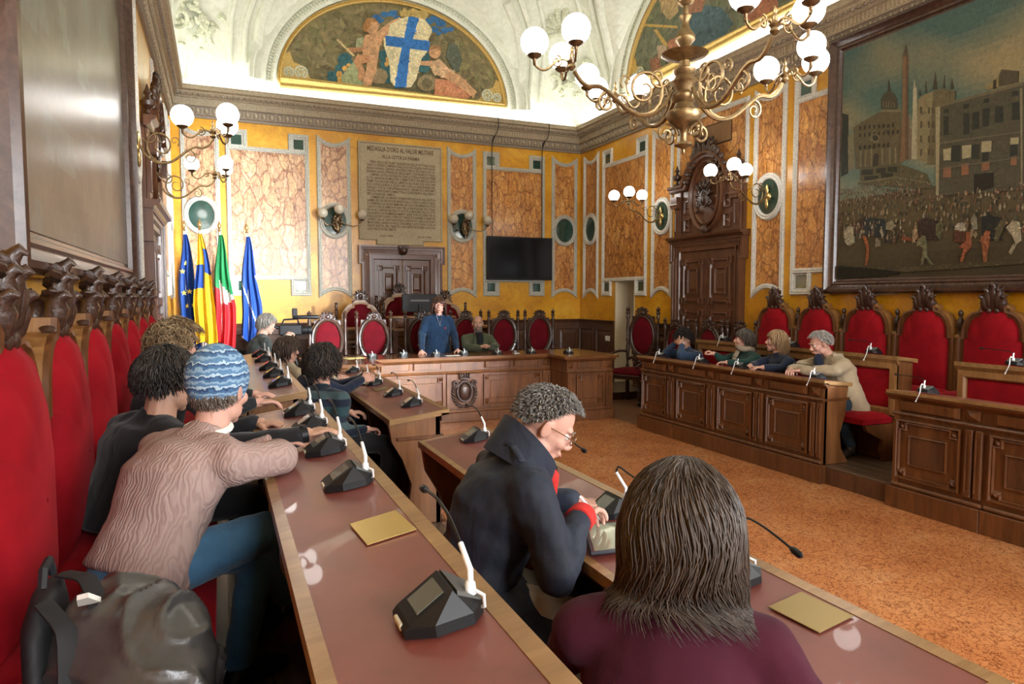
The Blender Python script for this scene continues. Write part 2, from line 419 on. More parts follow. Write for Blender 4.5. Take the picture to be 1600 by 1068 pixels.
M_LEATH = plain('oxblood_leather', (.20, .052, .040), .42, 0, (.15, .002), .8, .22, 5, coat=.2)
M_BRASS = plain('aged_brass', (.25, .165, .075), .38, .8, (.3, .002), .5, .35, 30)
M_BRASSD = plain('dark_bronze', (.16, .10, .05), .4, .8, (.3, .002), .5, .4, 30)
M_PLATE = plain('polished_brass_plate', (.70, .50, .20), .25, .9)
M_GLOBE = emis('lit_opal_glass', (1.0, .97, .92), 9.0)
M_GLOBEOFF = plain('unlit_opal_glass', (.50, .43, .33), .15, 0, None, .6, coat=.4)
M_BLACK = plain('black_plastic', (.009, .009, .010), .42, spec=.3)
M_BLACKG = plain('dark_grey_plastic', (.10, .105, .10), .35)
M_WHITE = plain('white_plastic', (.80, .82, .84), .35)
M_SCREENL = plain('grey_lcd', (.14, .15, .13), .2, coat=.5)
M_TV = plain('black_screen', (.004, .004, .005), .16, 0, None, .25)
M_FLOOR = floor_marble()
M_PLANK = wood('platform_boards', (.070, .042, .025), (.15, .095, .058), .42, 3, (1, .12, 1))
M_PAINT = paint_mat('oil_paint', .45, .0, .5, 22)
M_FRESCO = paint_mat('fresco_paint', .7, .0, .65, 7)
M_PAPER = plain('paper', (.78, .76, .70), .7)
M_PAPERY = plain('yellow_paper', (.72, .60, .22), .7)
M_CREAM = plain('cream_plaster', (.66, .55, .37), .6, 0, (.1, .003), .4, .08, 3)
M_IRON = plain('black_iron', (.015, .014, .013), .5)

# painted pictures of the place: outlines in metres on their own surfaces
ART_LUNETTE = [((0.16,0.15,0.08),[(1.62,5.45),(2.24,5.75),(3.02,5.68),(3.77,5.95),(4.55,5.61),(4.35,5.42),(2.03,5.38)]),((0.05,0.17,0.38),[(2.75,6.65),(2.73,6.61),(2.69,6.59),(2.65,6.58),(2.61,6.59),(2.59,6.62),(2.61,6.66),(2.65,6.68),(2.7,6.69),(2.73,6.68)]),((0.05,0.17,0.38),[(2.89,6.72),(2.88,6.69),(2.84,6.66),(2.79,6.66),(2.75,6.67),(2.74,6.7),(2.75,6.73),(2.79,6.76),(2.84,6.76),(2.88,6.75)]),((0.05,0.17,0.38),[(3.05,6.76),(3.03,6.73),(2.98,6.7),(2.93,6.69),(2.89,6.7),(2.87,6.74),(2.89,6.77),(2.93,6.8),(2.99,6.81),(3.03,6.8)]),((0.05,0.17,0.38),[(3.12,6.69),(3.11,6.66),(3.07,6.63),(3.03,6.63),(2.99,6.64),(2.98,6.67),(2.99,6.7),(3.03,6.72),(3.07,6.73),(3.11,6.72)]),((0.05,0.17,0.38),[(2.81,6.6),(2.79,6.58),(2.76,6.56),(2.72,6.55),(2.69,6.56),(2.68,6.59),(2.69,6.61),(2.72,6.63),(2.76,6.64),(2.79,6.63)]),((0.05,0.17,0.38),[(3.71,6.73),(3.7,6.69),(3.65,6.66),(3.59,6.65),(3.55,6.67),(3.53,6.7),(3.55,6.74),(3.59,6.77),(3.65,6.77),(3.7,6.76)]),((0.05,0.17,0.38),[(3.83,6.8),(3.81,6.76),(3.76,6.73),(3.71,6.72),(3.66,6.74),(3.64,6.77),(3.66,6.81),(3.71,6.84),(3.76,6.85),(3.81,6.83)]),((0.05,0.17,0.38),[(3.95,6.73),(3.93,6.69),(3.88,6.66),(3.82,6.65),(3.77,6.66),(3.75,6.7),(3.77,6.74),(3.82,6.77),(3.88,6.78),(3.93,6.76)]),((0.05,0.17,0.38),[(3.82,6.6),(3.8,6.57),(3.76,6.54),(3.71,6.53),(3.67,6.55),(3.65,6.58),(3.67,6.61),(3.71,6.64),(3.76,6.64),(3.8,6.63)]),((0.05,0.17,0.38),[(4.01,6.61),(3.99,6.58),(3.95,6.55),(3.9,6.54),(3.86,6.56),(3.84,6.59),(3.86,6.62),(3.9,6.65),(3.95,6.66),(3.99,6.64)]),((0.05,0.17,0.38),[(4.1,6.64),(4.09,6.62),(4.06,6.6),(4.02,6.59),(3.99,6.6),(3.98,6.62),(3.99,6.65),(4.02,6.67),(4.06,6.68),(4.09,6.67)]),((0.05,0.17,0.38),[(3.86,6.54),(3.85,6.51),(3.83,6.5),(3.79,6.49),(3.77,6.5),(3.76,6.52),(3.77,6.54),(3.79,6.56),(3.83,6.56),(3.85,6.56)]),((0.05,0.15,0.17),[(2.22,5.85),(2.19,5.78),(2.14,5.73),(2.06,5.72),(2.01,5.75),(1.98,5.82),(2.01,5.89),(2.07,5.94),(2.14,5.95),(2.2,5.92)]),((0.05,0.15,0.17),[(2.33,5.73),(2.3,5.65),(2.24,5.6),(2.16,5.59),(2.1,5.63),(2.08,5.7),(2.1,5.77),(2.17,5.82),(2.24,5.83),(2.3,5.8)]),((0.05,0.15,0.17),[(2.13,5.67),(2.11,5.61),(2.06,5.56),(2.0,5.55),(1.95,5.58),(1.93,5.64),(1.95,5.7),(2.0,5.75),(2.06,5.76),(2.11,5.73)]),((0.05,0.15,0.17),[(1.99,5.53),(1.97,5.47),(1.92,5.43),(1.86,5.42),(1.81,5.45),(1.8,5.51),(1.82,5.57),(1.86,5.61),(1.92,5.61),(1.97,5.58)]),((0.05,0.15,0.17),[(2.91,6.01),(2.89,5.95),(2.84,5.9),(2.77,5.89),(2.72,5.92),(2.7,5.98),(2.72,6.05),(2.77,6.09),(2.84,6.1),(2.89,6.07)]),((0.05,0.15,0.17),[(2.96,5.84),(2.94,5.77),(2.88,5.72),(2.8,5.71),(2.74,5.75),(2.72,5.81),(2.74,5.89),(2.8,5.94),(2.88,5.95),(2.94,5.91)]),((0.05,0.15,0.17),[(2.82,5.62),(2.8,5.56),(2.76,5.52),(2.7,5.52),(2.65,5.54),(2.64,5.59),(2.65,5.65),(2.7,5.69),(2.76,5.7),(2.81,5.67)]),((0.05,0.15,0.17),[(3.64,6.08),(3.62,6.02),(3.57,5.98),(3.51,5.97),(3.46,6.0),(3.44,6.05),(3.46,6.11),(3.51,6.15),(3.57,6.15),(3.62,6.13)]),((0.05,0.15,0.17),[(3.65,5.9),(3.62,5.84),(3.57,5.79),(3.51,5.78),(3.45,5.81),(3.43,5.87),(3.45,5.93),(3.51,5.97),(3.57,5.98),(3.63,5.95)]),((0.05,0.15,0.17),[(2.96,5.63),(2.94,5.57),(2.89,5.52),(2.82,5.52),(2.77,5.55),(2.75,5.61),(2.77,5.67),(2.82,5.72),(2.89,5.72),(2.94,5.69)]),((0.6,0.36,0.1),[(2.15,5.69),(2.14,5.66),(2.11,5.64),(2.08,5.63),(2.06,5.65),(2.05,5.67),(2.06,5.7),(2.08,5.72),(2.11,5.73),(2.14,5.71)]),((0.6,0.36,0.1),[(2.06,5.57),(2.04,5.54),(2.02,5.52),(1.98,5.51),(1.96,5.53),(1.95,5.56),(1.96,5.59),(1.98,5.62),(2.02,5.62),(2.05,5.6)]),((0.6,0.36,0.1),[(2.09,5.48),(2.08,5.44),(2.04,5.41),(2.01,5.41),(1.98,5.43),(1.97,5.46),(1.98,5.5),(2.01,5.52),(2.05,5.53),(2.08,5.51)]),((0.6,0.36,0.1),[(2.2,5.75),(2.2,5.72),(2.18,5.71),(2.16,5.71),(2.14,5.72),(2.13,5.74),(2.14,5.76),(2.16,5.77),(2.18,5.78),(2.2,5.76)]),((0.6,0.36,0.1),[(2.9,5.94),(2.89,5.92),(2.87,5.9),(2.84,5.89),(2.82,5.91),(2.82,5.93),(2.82,5.96),(2.85,5.97),(2.87,5.98),(2.89,5.96)]),((0.6,0.36,0.1),[(2.88,5.85),(2.87,5.83),(2.85,5.81),(2.83,5.8),(2.8,5.82),(2.8,5.84),(2.8,5.87),(2.83,5.88),(2.85,5.89),(2.87,5.88)]),((0.34,0.38,0.2),[(2.2,5.75),(2.31,5.9),(2.44,5.54),(2.51,5.44),(2.06,5.4),(2.03,5.52)]),((0.3,0.24,0.13),[(2.86,5.64),(2.82,5.55),(2.74,5.49),(2.64,5.48),(2.56,5.52),(2.53,5.6),(2.56,5.68),(2.65,5.74),(2.74,5.76),(2.83,5.72)]),((0.3,0.24,0.13),[(3.77,5.62),(3.73,5.53),(3.63,5.47),(3.52,5.45),(3.42,5.5),(3.39,5.58),(3.42,5.67),(3.52,5.74),(3.63,5.75),(3.73,5.71)]),((0.18,0.15,0.08),[(3.68,5.61),(3.66,5.56),(3.61,5.52),(3.54,5.52),(3.49,5.54),(3.47,5.59),(3.49,5.64),(3.54,5.68),(3.61,5.69),(3.66,5.66)]),((0.13,0.15,0.11),[(4.0,6.39),(4.16,6.36),(4.25,6.12),(4.19,5.9),(4.1,5.88),(3.94,6.12)]),((0.4,0.42,0.24),[(2.31,6.21),(2.42,6.25),(2.45,6.09),(2.38,6.0),(2.29,6.07)]),((0.62,0.36,0.19),[(2.45,6.28),(2.67,6.38),(2.78,6.29),(2.71,6.12),(2.68,5.95),(2.52,5.89),(2.41,5.95),(2.41,6.12)]),((0.62,0.36,0.19),[(2.67,6.38),(2.87,6.56),(3.05,6.68),(3.12,6.68),(3.05,6.58),(2.78,6.27)]),((0.5,0.26,0.13),[(2.47,6.26),(2.42,6.08),(2.14,6.03),(2.13,5.98),(2.23,5.96),(2.41,6.01)]),((0.62,0.36,0.19),[(2.5,5.94),(2.69,5.99),(2.65,5.73),(2.56,5.45),(2.41,5.41),(2.47,5.68)]),((0.5,0.26,0.13),[(2.51,5.96),(2.31,5.93),(2.25,5.82),(2.33,5.66),(2.32,5.52),(2.41,5.5),(2.45,5.67),(2.38,5.79),(2.55,5.85)]),((0.62,0.36,0.19),[(2.71,6.49),(2.68,6.4),(2.62,6.34),(2.54,6.33),(2.48,6.37),(2.45,6.45),(2.48,6.53),(2.54,6.59),(2.62,6.6),(2.68,6.56)]),((0.4,0.2,0.07),[(2.42,6.44),(2.48,6.57),(2.63,6.6),(2.69,6.55),(2.56,6.52),(2.49,6.35),(2.44,6.36)]),((0.62,0.5,0.24),[(1.97,6.15),(1.99,6.15),(2.27,5.92),(2.24,5.91)]),((0.62,0.27,0.14),[(3.73,5.7),(4.11,5.71),(4.49,5.53),(4.35,5.41),(3.71,5.39)]),((0.66,0.44,0.26),[(3.62,5.96),(3.81,6.07),(3.98,5.92),(4.12,5.88),(4.0,5.71),(3.7,5.79)]),((0.62,0.36,0.19),[(3.66,6.01),(3.38,5.96),(3.36,5.91),(3.69,5.92)]),((0.62,0.36,0.19),[(3.98,5.86),(4.19,5.82),(4.53,5.56),(4.46,5.45),(4.15,5.63),(3.9,5.74)]),((0.62,0.36,0.19),[(3.84,6.19),(3.82,6.12),(3.76,6.06),(3.69,6.06),(3.63,6.09),(3.61,6.16),(3.63,6.23),(3.69,6.28),(3.76,6.29),(3.82,6.25)]),((0.36,0.2,0.09),[(3.64,6.22),(3.71,6.29),(3.83,6.28),(3.84,6.19),(3.77,6.24),(3.67,6.21)]),((0.76,0.68,0.42),[(2.89,6.53),(3.1,6.67),(3.25,6.74),(3.53,6.73),(3.67,6.57),(3.67,6.52),(3.6,6.37),(3.61,6.2),(3.47,6.02),(3.37,5.65),(3.27,5.49),(3.02,5.46),(2.9,5.55),(2.89,5.84),(2.8,6.14),(2.78,6.27),(2.88,6.39)]),((0.045,0.19,0.52),[(3.24,6.73),(3.43,6.74),(3.26,6.17),(3.18,5.48),(2.97,5.45),(3.07,6.0),(3.15,6.33)]),((0.045,0.19,0.52),[(2.81,6.33),(3.62,6.35),(3.61,6.17),(2.83,6.16)]),((0.55,0.4,0.14),[(3.1,6.7),(3.07,6.8),(3.11,6.79),(3.16,6.87),(3.22,6.82),(3.33,6.89),(3.42,6.85),(3.53,6.9),(3.58,6.83),(3.63,6.85),(3.55,6.72),(3.32,6.74)])]
ART_LUNETTE_R = [((0.1,0.17,0.2),[(-9.0,6.02),(-8.59,6.08),(-8.14,5.88),(-7.88,5.56),(-8.26,5.38),(-8.76,5.46)]),((0.45,0.2,0.12),[(-7.81,5.86),(-7.06,5.57),(-7.02,5.4),(-7.45,5.38),(-7.64,5.55)]),((0.42,0.22,0.14),[(-8.98,6.31),(-8.5,6.13),(-8.59,5.99),(-8.93,6.08)]),((0.6,0.42,0.14),[(-10.46,6.5),(-9.18,5.99),(-9.17,5.95),(-10.46,6.45)]),((0.6,0.42,0.14),[(-9.83,6.16),(-9.74,6.13),(-9.4,5.76),(-9.49,5.75)]),((0.55,0.42,0.3),[(-9.71,5.86),(-9.49,5.8),(-9.43,5.67),(-9.59,5.59),(-9.7,5.66)]),((0.5,0.38,0.2),[(-9.67,6.58),(-9.19,6.39),(-9.16,6.2),(-9.39,6.16),(-9.61,6.37)]),((0.4,0.2,0.12),[(-9.93,5.7),(-9.7,5.69),(-9.59,5.47),(-9.87,5.48)]),((0.46,0.22,0.13),[(-9.43,5.83),(-9.07,5.83),(-8.91,5.63),(-9.06,5.49),(-9.37,5.56)])]
